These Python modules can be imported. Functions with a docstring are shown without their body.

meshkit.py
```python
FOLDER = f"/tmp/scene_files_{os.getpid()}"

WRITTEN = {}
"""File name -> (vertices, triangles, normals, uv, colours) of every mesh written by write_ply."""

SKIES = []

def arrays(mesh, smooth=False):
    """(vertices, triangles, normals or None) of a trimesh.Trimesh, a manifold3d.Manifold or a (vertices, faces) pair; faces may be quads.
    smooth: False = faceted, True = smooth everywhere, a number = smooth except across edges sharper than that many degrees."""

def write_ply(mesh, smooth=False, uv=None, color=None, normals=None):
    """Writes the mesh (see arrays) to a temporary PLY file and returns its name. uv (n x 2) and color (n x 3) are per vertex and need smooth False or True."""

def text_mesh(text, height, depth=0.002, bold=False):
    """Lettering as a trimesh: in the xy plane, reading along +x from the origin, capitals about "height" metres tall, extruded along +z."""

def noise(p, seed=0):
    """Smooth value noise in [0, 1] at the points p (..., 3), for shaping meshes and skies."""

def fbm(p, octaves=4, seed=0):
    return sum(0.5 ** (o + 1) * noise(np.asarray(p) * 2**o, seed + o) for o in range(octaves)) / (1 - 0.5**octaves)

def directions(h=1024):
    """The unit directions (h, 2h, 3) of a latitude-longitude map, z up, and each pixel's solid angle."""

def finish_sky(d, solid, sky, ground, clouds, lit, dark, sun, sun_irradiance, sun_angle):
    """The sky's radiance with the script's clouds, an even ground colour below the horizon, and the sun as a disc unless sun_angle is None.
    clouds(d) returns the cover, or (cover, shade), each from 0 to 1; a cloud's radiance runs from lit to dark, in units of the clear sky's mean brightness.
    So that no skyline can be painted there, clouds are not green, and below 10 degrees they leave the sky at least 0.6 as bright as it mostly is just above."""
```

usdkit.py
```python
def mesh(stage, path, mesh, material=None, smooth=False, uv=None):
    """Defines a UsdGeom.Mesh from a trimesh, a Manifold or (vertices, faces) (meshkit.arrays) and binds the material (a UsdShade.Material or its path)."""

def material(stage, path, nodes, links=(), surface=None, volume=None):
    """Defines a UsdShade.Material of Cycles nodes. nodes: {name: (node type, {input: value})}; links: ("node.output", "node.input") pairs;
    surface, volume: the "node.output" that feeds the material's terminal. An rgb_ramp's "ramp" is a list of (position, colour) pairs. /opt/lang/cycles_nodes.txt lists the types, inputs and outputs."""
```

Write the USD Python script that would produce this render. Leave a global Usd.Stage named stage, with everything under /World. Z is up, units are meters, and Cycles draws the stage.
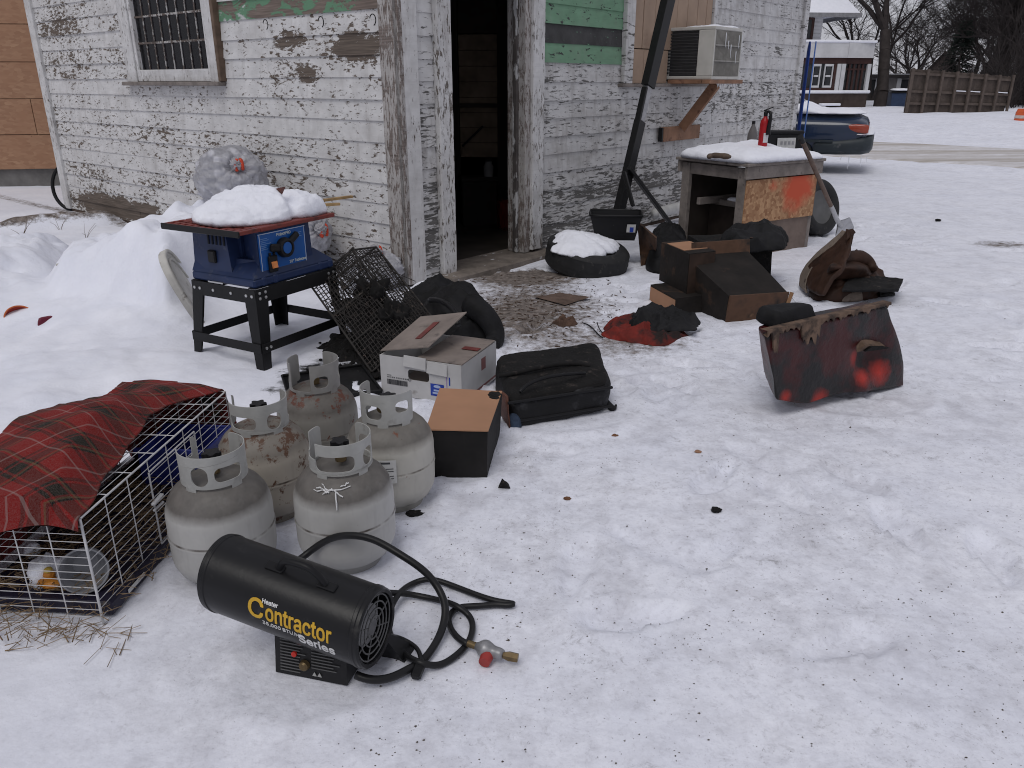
import math, random
import numpy as np, trimesh, manifold3d, shapely
import shapely.geometry as sg
import usdkit, meshkit
from meshkit import fbm, noise, text_mesh
from pxr import Usd, UsdGeom, UsdLux, UsdShade, Gf, Sdf, Vt

stage = Usd.Stage.CreateInMemory()
UsdGeom.SetStageUpAxis(stage, UsdGeom.Tokens.z)
UsdGeom.SetStageMetersPerUnit(stage, 1.0)
UsdGeom.Xform.Define(stage, '/World'); UsdGeom.Scope.Define(stage, '/World/Looks')

# ------------------------------------------------------------------ camera
EYE, PITCH, FPX = 1.4, math.radians(21.0), 785.0
cam = UsdGeom.Camera.Define(stage, '/World/camera')
cam.AddTranslateOp().Set(Gf.Vec3d(0, 0, EYE))
cam.AddRotateXOp().Set(90 - math.degrees(PITCH))
cam.CreateHorizontalApertureAttr(36.0); cam.CreateVerticalApertureAttr(27.0)
cam.CreateFocalLengthAttr(FPX / 1024 * 36.0)
cam.CreateClippingRangeAttr(Gf.Vec2f(0.05, 2000))
cam.CreateExposureAttr(-0.30)

def at(x, y, z=0.0):
    """world point at height z that the photograph shows at pixel x, y"""
    c, s = math.cos(PITCH), math.sin(PITCH)
    u, v = (x - 512) / FPX, (384 - y) / FPX
    d = np.array([u, c + v * s, -s + v * c])
    return np.array([0, 0, EYE]) + d * (z - EYE) / d[2]

# ------------------------------------------------------------------ material helper
class G:
    """small node-graph writer: G.n(kind, input=value or 'node.output') returns the node's name"""
    def __init__(s): s.nodes, s.links, s.k = {}, [], 0
    def n(s, kind, **kw):
        s.k += 1; name = f'{kind}_{s.k}'; ins = {}
        for k, v in kw.items():
            if isinstance(v, tuple) and len(v) == 2 and v[0] == '@': s.links.append((v[1], f'{name}.{k}'))
            else: ins[k] = v
        s.nodes[name] = (kind, ins); return name
    def done(s, name, surf=None, vol=None):
        return usdkit.material(stage, '/World/Looks/' + name, s.nodes, s.links, surface=surf, volume=vol)
def L(node, out): return ('@', f'{node}.{out}')
def sc(c, k): return tuple(min(1, max(0, x * k)) for x in c)

def coords(g, scale, kind='object'):
    if kind == 'world': src = L(g.n('geometry'), 'position')
    else: src = L(g.n('texture_coordinate'), 'object')
    return L(g.n('mapping', vector=src, scale=scale if np.ndim(scale) else (scale,) * 3), 'vector')
def thr(g, val, a, b): return L(g.n('map_range', value=val, from_min=a, from_max=b, to_min=0.0, to_max=1.0, clamp=True), 'result')
def nz(g, vec, scale=1.0, detail=4, rough=.55, dist=0.0): return L(g.n('noise_texture', vector=vec, scale=scale, detail=detail, roughness=rough, distortion=dist), 'fac')
def mixc(g, fac, a, b): return L(g.n('mix', fac=fac, color1=a, color2=b), 'color')
def mth(g, op, a, b=0.0): return L(g.n('math', math_type=op, value1=a, value2=b), 'value')

def mat(name, color, rough=.6, var=.2, scale=8, bump=0.0, bscale=60, metal=0.0, spots=None, spec=.3, space='object', rnd=0.0, coat=0.0, sheen=0.0):
    g = G(); v = coords(g, 1.0, space)
    f = nz(g, v, scale, 5, .6)
    col = mixc(g, thr(g, f, .3, .7), sc(color, 1 - var), sc(color, 1 + var))
    for s_ in spots or []:
        c2, s2, lo, hi = s_[:4]; vv = v if len(s_) < 5 else coords(g, s_[4], space)
        col = mixc(g, thr(g, nz(g, vv, s2, 6, .62), lo, hi), col, c2)
    if rnd:
        r = L(g.n('object_info'), 'random')
        col = mixc(g, thr(g, r, 0, 1), col, L(g.n('mix', mix_type='multiply', fac=1.0, color1=col, color2=(1 - rnd,) * 3), 'color'))
    kw = {}
    if bump:
        h = nz(g, v, bscale, 5, .6)
        kw['normal'] = L(g.n('bump', height=h, strength=bump, distance=.01), 'normal')
    if coat: kw['coat_weight'] = coat
    if sheen: kw['sheen_weight'] = sheen
    p = g.n('principled_bsdf', base_color=col, roughness=rough, metallic=metal, specular_ior_level=spec, **kw)
    return g.done(name, f'{p}.BSDF')

# ------------------------------------------------------------------ sky and sun (overcast winter day)
SUN_EL, SUN_AZ = math.radians(58), math.radians(205)          # azimuth: atan2(x, y) towards the sun
g = G()
sky = g.n('sky_texture', sky_type='single_scattering', sun_disc=False, sun_elevation=SUN_EL, sun_rotation=SUN_AZ)
tc = L(g.n('texture_coordinate'), 'generated')
cl = nz(g, L(g.n('mapping', vector=tc, scale=(1.5, 1.5, 4.0)), 'vector'), 2.0, 5, .5)
cloud = mixc(g, thr(g, cl, .3, .7), (6.0, 6.0, 6.65), (7.2, 7.2, 7.9))
skyc = mixc(g, .93, L(sky, 'color'), cloud)
bg = g.n('background_shader', color=skyc, strength=.085)
skymat = g.done('overcast_sky', f'{bg}.background')
dome = UsdLux.DomeLight.Define(stage, '/World/sky')
UsdShade.MaterialBindingAPI.Apply(dome.GetPrim()).Bind(skymat)
dome.GetPrim().SetCustomDataByKey('kind', 'structure')
sun = UsdLux.DistantLight.Define(stage, '/World/sun')
sun.CreateNormalizeAttr(True) if hasattr(sun, 'CreateNormalizeAttr') else None
sun.CreateIntensityAttr(.32); sun.CreateAngleAttr(30.0); sun.CreateColorAttr(Gf.Vec3f(1, .97, .93))
sun.AddRotateZOp().Set(-math.degrees(SUN_AZ)); sun.AddRotateXOp().Set(-(90 - math.degrees(SUN_EL)))

# ------------------------------------------------------------------ scene helpers
used = {}
def numbered(parent, name):
    k = used.get((parent, name), 0); used[(parent, name)] = k + 1
    return f'{parent}/{name}' if k == 0 else f'{parent}/{name}_{k:03d}'
class Thing:
    def __init__(s, name, label, cat, loc=(0, 0, 0), rot=0.0, group=None, kind=None):
        s.path = numbered('/World', name)
        x = UsdGeom.Xform.Define(stage, s.path); s.loc, s.rot = np.array(loc, float), rot
        x.AddTranslateOp().Set(Gf.Vec3d(*map(float, loc))); x.AddRotateZOp().Set(math.degrees(rot))
        tag(x.GetPrim(), label, cat, group, kind)
    def add(s, name, mesh, m, smooth=False, parent=None, label=None, uv=None):
        """mesh in the thing's own axes"""
        path = numbered(parent or s.path, name)
        o = usdkit.mesh(stage, path, mesh, m, smooth, uv)
        if label: o.GetPrim().SetCustomDataByKey('label', label)
        return path
    def world(s, pts):
        c, q = math.cos(s.rot), math.sin(s.rot); p = np.asarray(pts, float)
        return np.stack([p[..., 0] * c - p[..., 1] * q, p[..., 0] * q + p[..., 1] * c, p[..., 2]], -1) + s.loc
    def local(s, pts):
        c, q = math.cos(s.rot), math.sin(s.rot); p = np.asarray(pts, float) - s.loc
        return np.stack([p[..., 0] * c + p[..., 1] * q, -p[..., 0] * q + p[..., 1] * c, p[..., 2]], -1)
    def addw(s, name, mesh, m, smooth=False, **k):
        """mesh in world axes"""
        v, f, _ = meshkit.arrays(mesh)
        return s.add(name, (s.local(v), f), m, smooth, **k)
def tag(prim, label, cat, group=None, kind=None):
    for k, v in (('label', label), ('category', cat), ('group', group), ('kind', kind)):
        if v: prim.SetCustomDataByKey(k, v)
def single(name, mesh, m, label=None, cat=None, group=None, kind=None, smooth=False, uv=None):
    o = usdkit.mesh(stage, numbered('/World', name), mesh, m, smooth, uv)
    tag(o.GetPrim(), label, cat, group, kind); return o

cat_ = trimesh.util.concatenate
def TM(v, f): return trimesh.Trimesh(np.asarray(v, float), np.asarray(f), process=False)
def cbox(x0, x1, y0, y1, z0, z1, b=.004):
    """box with chamfered edges between two corners"""
    b = min(b, (x1 - x0) * .3, (y1 - y0) * .3, (z1 - z0) * .3); P = []
    for X, sx in ((x0, 1), (x1, -1)):
        for Y, sy in ((y0, 1), (y1, -1)):
            for Z, sz in ((z0, 1), (z1, -1)):
                P += [(X + sx * b, Y + sy * b, Z), (X + sx * b, Y, Z + sz * b), (X, Y + sy * b, Z + sz * b)]
    m = manifold3d.Manifold.hull_points(np.array(P)).to_mesh()
    return TM(m.vert_properties[:, :3], m.tri_verts)
def sbox(x0, x1, y0, y1, z0, z1):
    m = trimesh.creation.box((x1 - x0, y1 - y0, z1 - z0)); m.apply_translation(((x0 + x1) / 2, (y0 + y1) / 2, (z0 + z1) / 2)); return m
def unit(v): v = np.asarray(v, float); return v / np.linalg.norm(v)
def frame(o, x, y):
    x = unit(x); z = unit(np.cross(x, y)); y = np.cross(z, x)
    M = np.eye(4); M[:3, 0], M[:3, 1], M[:3, 2], M[:3, 3] = x, y, z, o; return M
def put(m, M): m = m.copy(); m.apply_transform(M); return m
def beam(p0, p1, w, t, up=(0, 0, 1), b=.003):
    """square bar from p0 to p1; w across, t along 'up'"""
    p0, p1 = np.asarray(p0, float), np.asarray(p1, float); d = p1 - p0; l = np.linalg.norm(d)
    z = np.asarray(up, float) - unit(d) * np.dot(up, unit(d))
    if np.linalg.norm(z) < 1e-4: z = np.array([1, 0, 0.]) - unit(d) * unit(d)[0]
    z = unit(z); y = np.cross(z, unit(d))
    m = cbox(0, l, -w / 2, w / 2, -t / 2, t / 2, b)
    M = np.eye(4); M[:3, 0], M[:3, 1], M[:3, 2], M[:3, 3] = unit(d), y, z, p0
    return put(m, M)
def hexa(c, n=(8, 6, 6), amp=0.0, scale=5.0, seed=0, rnd=0.0):
    """six-sided block from eight corners (bottom 4 counter-clockwise, top 4), subdivided, edges rounded by rnd, roughened by noise"""
    c = np.asarray(c, float); V, F = [], []
    def side(fn, na, nb):
        o = len(V); 
        for i in range(na + 1):
            for j in range(nb + 1): V.append(fn(i / na, j / nb))
        for i in range(na):
            for j in range(nb):
                a = o + i * (nb + 1) + j; F.append((a, a + nb + 1, a + nb + 2)); F.append((a, a + nb + 2, a + 1))
    nx, ny, nzz = n
    side(lambda a, b: (b, a, 0), ny, nx); side(lambda a, b: (a, b, 1), nx, ny)
    side(lambda a, b: (a, 0, b), nx, nzz); side(lambda a, b: (b, 1, a), nzz, nx)
    side(lambda a, b: (0, b, a), nzz, ny) if False else side(lambda a, b: (0, a, 1 - b), ny, nzz)
    side(lambda a, b: (1, a, b), ny, nzz)
    u = np.array(V, float)
    if rnd:
        q = u * 2 - 1; e = np.linalg.norm(q, ord=2 + 1 / max(rnd, 1e-3), axis=1, keepdims=True); u = (q / np.maximum(e, 1e-9) * np.abs(q).max(1, keepdims=True) + 1) / 2
    X, Y, Z = u[:, :1], u[:, 1:2], u[:, 2:]
    P = (c[0] * (1 - X) * (1 - Y) + c[1] * X * (1 - Y) + c[2] * X * Y + c[3] * (1 - X) * Y) * (1 - Z) + (c[4] * (1 - X) * (1 - Y) + c[5] * X * (1 - Y) + c[6] * X * Y + c[7] * (1 - X) * Y) * Z
    m = TM(P, F); m.merge_vertices(digits_vertex=6)
    if amp:
        vn = m.vertex_normals; h = fbm(m.vertices * scale, 4, seed) - .5
        m.vertices = m.vertices + vn * h[:, None] * 2 * amp
    return m
def prism(o, dx, dy, dz):
    o, dx, dy, dz = map(lambda q: np.asarray(q, float), (o, dx, dy, dz))
    return [o, o + dx, o + dx + dy, o + dy, o + dz, o + dx + dz, o + dx + dy + dz, o + dy + dz]
def tube(path, r, n=10, closed=False):
    p = np.asarray(path, float); N = len(p); r = np.broadcast_to(np.asarray(r, float), (N,))
    t = np.gradient(p, axis=0) if not closed else np.roll(p, -1, 0) - np.roll(p, 1, 0)
    t /= np.linalg.norm(t, axis=1, keepdims=True) + 1e-12
    a = np.array([0, 0, 1.]) if abs(t[0, 2]) < .9 else np.array([1., 0, 0]); u = unit(a - t[0] * (a @ t[0])); V = []
    for i in range(N):
        u = unit(u - t[i] * (u @ t[i])); w = np.cross(t[i], u)
        an = np.arange(n) / n * 2 * math.pi
        V.append(p[i] + r[i] * (np.cos(an)[:, None] * u + np.sin(an)[:, None] * w))
    V = np.vstack(V); F = []
    for i in range(N if closed else N - 1):
        j = (i + 1) % N
        for k in range(n):
            a0, a1, b0, b1 = i * n + k, i * n + (k + 1) % n, j * n + k, j * n + (k + 1) % n
            F += [(a0, a1, b1), (a0, b1, b0)]
    if not closed:
        V = np.vstack([V, p[0], p[-1]]); a, b = len(V) - 2, len(V) - 1
        F += [(a, (k + 1) % n, k) for k in range(n)] + [(b, (N - 1) * n + k, (N - 1) * n + (k + 1) % n) for k in range(n)]
    return TM(V, F)
def spline(pts, n=60):
    from scipy.interpolate import CubicSpline
    p = np.asarray(pts, float); d = np.r_[0, np.cumsum(np.linalg.norm(np.diff(p, axis=0), axis=1) ** .5)]
    return CubicSpline(d, p)(np.linspace(0, d[-1], n))
def frusta(segs, n=5):
    """many tapered sticks (p0, p1, r0, r1) as one mesh"""
    S = np.array([(*a, *b, r0, r1) for a, b, r0, r1 in segs], float); p0, p1, r0, r1 = S[:, :3], S[:, 3:6], S[:, 6], S[:, 7]
    d = p1 - p0; d /= np.linalg.norm(d, axis=1, keepdims=True) + 1e-12
    a = np.where(np.abs(d[:, 2:]) < .9, [[0, 0, 1.]], [[1., 0, 0]]); u = np.cross(a, d); u /= np.linalg.norm(u, axis=1, keepdims=True); w = np.cross(d, u)
    an = np.arange(n) / n * 2 * math.pi; ring = np.cos(an)[None, :, None] * u[:, None] + np.sin(an)[None, :, None] * w[:, None]
    V = np.concatenate([p0[:, None] + ring * r0[:, None, None], p1[:, None] + ring * r1[:, None, None]], 1)
    k = np.arange(n); f = np.concatenate([np.stack([k, (k + 1) % n, n + (k + 1) % n], 1), np.stack([k, n + (k + 1) % n, n + k], 1)])
    F = f[None] + (np.arange(len(S)) * 2 * n)[:, None, None]
    return TM(V.reshape(-1, 3), F.reshape(-1, 3))
def lathe(profile, n=48, caps=True):
    """profile [(r, z)...] turned round z; r = 0 ends close it"""
    P = np.asarray(profile, float); an = np.arange(n) / n * 2 * math.pi; V = []
    for r, z in P: V.append(np.stack([r * np.cos(an), r * np.sin(an), np.full(n, z)], 1))
    F = []
    for i in range(len(P) - 1):
        for k in range(n):
            a0, a1, b0, b1 = i * n + k, i * n + (k + 1) % n, (i + 1) * n + k, (i + 1) * n + (k + 1) % n
            F += [(a0, a1, b1), (a0, b1, b0)]
    m = TM(np.vstack(V), F); m.merge_vertices(); m.update_faces(m.nondegenerate_faces()); return m
def blob(poly, H, k=2.5, base=0.0, n=(110, 26), amp=0.0, scale=6.0, seed=0, fold=0.0, fscale=(10, 10, 10), soft=2.0, hf=None, wob=0.0, basef=None):
    """a lump lying on a surface: outline poly (x, y), rounded sides, noisy top"""
    P = np.asarray(poly, float)[:, :2]; pg = sg.Polygon(P); c = np.array(pg.representative_point().coords[0]) if not pg.contains(pg.centroid) else np.array(pg.centroid.coords[0])
    nt, ns = n; th = np.arange(nt) / nt * 2 * math.pi; rr = []
    for a in th:
        x = shapely.intersection(pg, sg.LineString([c, c + 50 * np.array([math.cos(a), math.sin(a)])])); co = np.array(x.coords if x.geom_type == 'LineString' else x.geoms[0].coords); rr.append(np.linalg.norm(co - c, axis=1).max())
    from scipy.ndimage import gaussian_filter1d
    rr = gaussian_filter1d(np.array(rr), soft, mode='wrap')
    if wob: rr = rr * (1 + wob * (fbm(np.stack([np.cos(th) * 4, np.sin(th) * 4, th * 0 + seed], 1), 4, seed) - .5) * 2)
    s = 1 - (1 - np.linspace(0, 1, ns + 1)) ** 1.6; s = s[1:]
    X = c[0] + np.outer(s, rr * np.cos(th)); Y = c[1] + np.outer(s, rr * np.sin(th))
    prof = (1 - s ** k) ** (1 / k)
    h = np.repeat(prof[:, None], nt, 1)
    hh = H if hf is None else hf(X, Y); Z = h * hh
    V = np.stack([X, Y, Z], -1).reshape(-1, 3); V = np.vstack([V, [[c[0], c[1], H if hf is None else float(np.asarray(hf(np.array([c[0]]), np.array([c[1]])))[0])]]])
    w = np.r_[np.repeat(np.minimum(1, prof * 2.2), nt), 1.0]
    if amp: V[:, 2] += w * amp * (2 * (fbm(V * scale, 4, seed) - .5) + .7 * (fbm(V * scale * 3.7, 3, seed + 3) - .5))
    if fold:
        fq = fscale[0] / 2.5; q = fbm(V * np.array([2.2, 2.2, 1.0]) * fscale[0] / 10, 3, seed + 9); q2 = fbm(V * 3.1 + 4.0, 3, seed + 5); a_ = seed * 1.7
        for an_, kf, wt_ in ((a_, 1.0, .6), (a_ + 1.1, 1.7, .45), (a_ - .8, 2.9, .22)):
            ph = (V[:, 0] * math.cos(an_) + V[:, 1] * math.sin(an_)) * fq * kf + 2.2 * q + 1.3 * q2 * kf
            V[:, 2] += w * fold * wt_ * 2 * ((1 - np.abs(np.sin(math.pi * ph))) ** 1.6 - .35)
    V[:, 2] = np.maximum(V[:, 2], 0) + base
    if basef is not None: V[:, 2] += basef(V[:, 0], V[:, 1])
    F = []
    for i in range(ns - 1):
        a = i * nt + np.arange(nt); b = i * nt + (np.arange(nt) + 1) % nt
        F.append(np.stack([a, a + nt, b + nt], 1)); F.append(np.stack([a, b + nt, b], 1))
    ct = len(V) - 1; k0 = np.arange(nt); F.append(np.stack([np.full(nt, ct), k0, (k0 + 1) % nt], 1))
    V = np.vstack([V, [[c[0], c[1], base if basef is None else base + float(basef(c[0], c[1]))]]]); cb = ct + 1; o = (ns - 1) * nt
    F.append(np.stack([np.full(nt, cb), o + (k0 + 1) % nt, o + k0], 1))
    return TM(V, np.vstack(F))
def ball(c, r, seed=0, amp=0.0, scale=4.0, sub=4):
    m = trimesh.creation.icosphere(subdivisions=sub); u = m.vertices.copy()
    k = 1 + amp * 2 * (fbm(u * scale + seed * 3.1, 4, seed) - .5) if amp else 1.0
    m.vertices = u * np.asarray(r) * (k[:, None] if amp else 1.0) + np.asarray(c); return m
def ttext(s, h, M, depth=.001, bold=False):
    """lettering laid on a plane: M is the frame of its lower left corner"""
    return put(text_mesh(s, h, depth, bold), M)
def smooth01(x): x = np.clip(x, 0, 1); return x * x * (3 - 2 * x)

# ------------------------------------------------------------------ materials
BLACK_CH = mat('charred_black', (.007, .0065, .0065), .9, .5, 14, .5, 50, spots=[((.05, .04, .035), 22, .58, .72)])
BLACK_PL = mat('black_plastic', (.007, .007, .008), .45, .2, 10, .1, 120, spots=[((.05, .05, .053), 30, .68, .82)], spec=.25)
def crease_cloth(name, c, c2, k=1.0):
    g = G(); v = coords(g, 1.0)
    r1 = L(g.n('noise_texture', type='ridged_multifractal', vector=v, scale=5.5, detail=5, roughness=.5, distortion=.8), 'fac'); r2 = nz(g, v, 90, 4, .6)
    col = mixc(g, thr(g, nz(g, v, 6, 5, .6), .35, .7), c, c2); col = mixc(g, thr(g, r1, .75, 1.0), col, sc(c2, 1.5))
    b = L(g.n('bump', height=mth(g, 'add', mth(g, 'multiply', r1, .8), mth(g, 'multiply', r2, .12)), strength=.55 * k, distance=.03), 'normal')
    p = g.n('principled_bsdf', base_color=col, roughness=.72, specular_ior_level=.25, normal=b); return g.done(name, f'{p}.BSDF')
BLACK_CL = crease_cloth('black_cloth', (.004, .004, .0045), (.015, .015, .017))
BLACK_ST = mat('black_steel', (.0075, .0075, .008), .42, .2, 9, .08, 90, spots=[((.06, .055, .05), 25, .7, .82)], spec=.25)
SNOW_O = None
def snow_material(name, space):
    g = G(); v = coords(g, 1.0, space)
    f = nz(g, v, 6, 6, .6); col = mixc(g, thr(g, f, .25, .75), (.78, .795, .865), (.87, .885, .945))
    sp = thr(g, nz(g, v, 120, 3, .6), .76, .8); col = mixc(g, L(g.n('math', math_type='multiply', value1=sp, value2=.5), 'value'), col, (.2, .18, .17))
    h = L(g.n('math', math_type='add', value1=nz(g, v, 25, 6, .6), value2=mth(g, 'multiply', nz(g, v, 160, 3, .6), .25)), 'value')
    b = L(g.n('bump', height=h, strength=.5, distance=.014), 'normal')
    p = g.n('principled_bsdf', base_color=col, roughness=.85, specular_ior_level=.25, normal=b)
    return g.done(name, f'{p}.BSDF')
SNOW = snow_material('snow_clean', 'world')

def ground_material():
    g = G(); v = coords(g, 1.0, 'world')
    at_ = g.n('attribute', attribute='dirt'); s_ = g.n('separate_color', color=L(at_, 'color'))
    dirt, tramp, soot = L(s_, 'r'), L(s_, 'g'), L(s_, 'b')
    col = mixc(g, thr(g, nz(g, v, 2.2, 7, .62), .3, .7), (.75, .77, .855), (.855, .87, .94))
    # packed, slightly dirty snow where people walked
    fm = mth(g, 'multiply', thr(g, nz(g, v, 13, 10, .78), .44, .70), mth(g, 'add', mth(g, 'multiply', tramp, .75), .12)); col = mixc(g, mth(g, 'multiply', fm, .5), col, (.50, .505, .57))
    fm2 = mth(g, 'multiply', thr(g, nz(g, v, 42, 8, .8), .53, .68), tramp); col = mixc(g, mth(g, 'multiply', fm2, .5), col, (.36, .35, .385))
    pk = mth(g, 'multiply', thr(g, mth(g, 'add', mth(g, 'multiply', nz(g, v, 7.5, 8, .72), .7), mth(g, 'multiply', nz(g, v, 1.4, 4, .6), .3)), .47, .66), tramp)
    col = mixc(g, mth(g, 'multiply', pk, .62), col, (.42, .415, .455))
    ic = mth(g, 'multiply', thr(g, nz(g, v, 24, 9, .8, .6), .535, .66), mth(g, 'multiply', tramp, thr(g, nz(g, v, 3.4, 5, .68), .46, .66)))
    col = mixc(g, mth(g, 'multiply', ic, .8), col, (.20, .188, .19))
    sp = thr(g, nz(g, v, 48, 7, .74), .63, .69); sp = mth(g, 'multiply', sp, mth(g, 'multiply', tramp, thr(g, nz(g, v, 2.6, 4, .6), .42, .66)))
    col = mixc(g, mth(g, 'multiply', sp, .8), col, (.13, .12, .115))
    sp2 = mth(g, 'multiply', thr(g, nz(g, v, 120, 3, .6), .665, .72), mth(g, 'multiply', tramp, thr(g, nz(g, v, 3.3, 4, .6), .40, .6)))
    col = mixc(g, mth(g, 'multiply', sp2, .85), col, (.1, .09, .085))
    dn = thr(g, mth(g, 'add', nz(g, v, 17, 9, .78), dirt), .93, 1.16)
    dc = mixc(g, thr(g, nz(g, v, 26, 6, .65), .35, .65), (.07, .056, .048), (.25, .215, .195))
    col = mixc(g, dn, col, dc)
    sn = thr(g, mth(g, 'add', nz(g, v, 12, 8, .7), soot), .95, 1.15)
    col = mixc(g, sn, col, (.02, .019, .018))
    h = mth(g, 'add', nz(g, v, 10, 5, .55), mth(g, 'multiply', nz(g, v, 70, 3, .5), .14))
    b = L(g.n('bump', height=h, strength=.45, distance=.02), 'normal')
    p = g.n('principled_bsdf', base_color=col, roughness=.8, specular_ior_level=.3, normal=b)
    return g.done('snow_ground', f'{p}.BSDF')
GROUND = ground_material()

def peel(name, paint, wood, amount, flake=(19, 19, 52), under=None, rnd=.06, dirt=.5, lowdirt=0.0, patches=()):
    """flaking house paint over grey weathered boards; amount: 0 whole .. 1 bare"""
    g = G(); o = L(g.n('texture_coordinate'), 'object')
    v = L(g.n('mapping', vector=o, scale=flake), 'vector'); v1 = L(g.n('mapping', vector=o, scale=(1, 1, 1.6)), 'vector')
    r = L(g.n('object_info'), 'random')
    big = nz(g, v1, 1.3, 4, .6); mid = nz(g, v1, 5, 4, .6); fine = nz(g, v, 1.0, 6, .66, .4)
    val = mth(g, 'add', fine, mth(g, 'add', mth(g, 'multiply', mth(g, 'subtract', big, .5), .26), mth(g, 'multiply', mth(g, 'subtract', mid, .5), .22)))
    lgv = nz(g, L(g.n('mapping', vector=o, scale=(flake[0] * .3, flake[1] * .3, flake[2] * .36)), 'vector'), 1.0, 8, .7, .6)
    val = mth(g, 'maximum', val, mth(g, 'add', lgv, mth(g, 'add', -.045, mth(g, 'multiply', mth(g, 'subtract', big, .5), .35))))
    val = mth(g, 'add', val, mth(g, 'multiply', mth(g, 'subtract', r, .5), rnd))
    if lowdirt:
        z = L(g.n('separate_xyz', vector=o), 'z')
        val = mth(g, 'add', val, mth(g, 'multiply', L(g.n('map_range', value=z, from_min=.1, from_max=1.0, to_min=1.0, to_max=0.0, clamp=True), 'result'), lowdirt))
    for pc_, pr_, pk_ in patches:
        d_ = L(g.n('vector_math', math_type='length', vector1=L(g.n('mapping', vector=L(g.n('vector_math', math_type='subtract', vector1=o, vector2=pc_), 'vector'), scale=(1 / pr_[0], 1 / pr_[1], 1 / pr_[2])), 'vector')), 'value')
        val = mth(g, 'add', val, mth(g, 'multiply', L(g.n('map_range', value=d_, from_min=.3, from_max=1.0, to_min=1.0, to_max=0.0, clamp=True), 'result'), pk_))
    t = .78 - amount * .5
    m = thr(g, val, t, t + .025)
    grain = nz(g, L(g.n('mapping', vector=o, scale=(3, 3, 90)), 'vector'), 1.0, 5, .6)
    wc = mixc(g, thr(g, grain, .3, .7), sc(wood, .55), sc(wood, 1.35))
    pc = mixc(g, thr(g, nz(g, v1, 7, 5, .6), .3, .75), sc(paint, 1.05), sc(paint, .8))
    st = thr(g, nz(g, L(g.n('mapping', vector=o, scale=(14, 14, 3)), 'vector'), 1, 5, .65), .5, .8)
    pc = mixc(g, mth(g, 'multiply', st, dirt), pc, (.27, .25, .235))
    ds_ = thr(g, nz(g, v1, 2.1, 6, .68), .48, .78); pc = mixc(g, mth(g, 'multiply', ds_, dirt * .7), pc, (.24, .215, .195))
    gr2 = thr(g, nz(g, L(g.n('mapping', vector=o, scale=(5, 5, 110)), 'vector'), 1, 4, .6), .55, .8)
    pc = mixc(g, mth(g, 'multiply', gr2, .35), pc, sc(paint, .6))
    if under:
        m2 = thr(g, val, t - .1, t - .06); pc = mixc(g, m2, pc, under)
    col = mixc(g, m, pc, wc)
    h = mth(g, 'add', mth(g, 'multiply', mth(g, 'subtract', 1.0, m), 1.0), mth(g, 'multiply', grain, .5))
    b = L(g.n('bump', height=h, strength=.5, distance=.004), 'normal')
    p = g.n('principled_bsdf', base_color=col, roughness=.75, specular_ior_level=.25, normal=b)
    return g.done(name, f'{p}.BSDF')
WHITE, WOODG, WOODB = (.63, .625, .622), (.12, .108, .10), (.125, .10, .082)
LP = [((-.02, .42, 1.63), (.4, .40, .14), .2), ((-.02, 1.0, 1.47), (.4, .24, .10), .17), ((-.02, 1.15, 1.70), (.4, .26, .09), .14), ((-.02, 4.6, .14), (.4, 1.5, .16), .26), ((-.02, 2.3, .55), (.4, .6, .14), .09), ((-.02, 5.2, 2.0), (.4, .9, .25), .07)]
PEEL_L = peel('peeling_white_paint_left', WHITE, WOODB, .392, rnd=.10, dirt=.45, lowdirt=.03, patches=LP)
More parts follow.
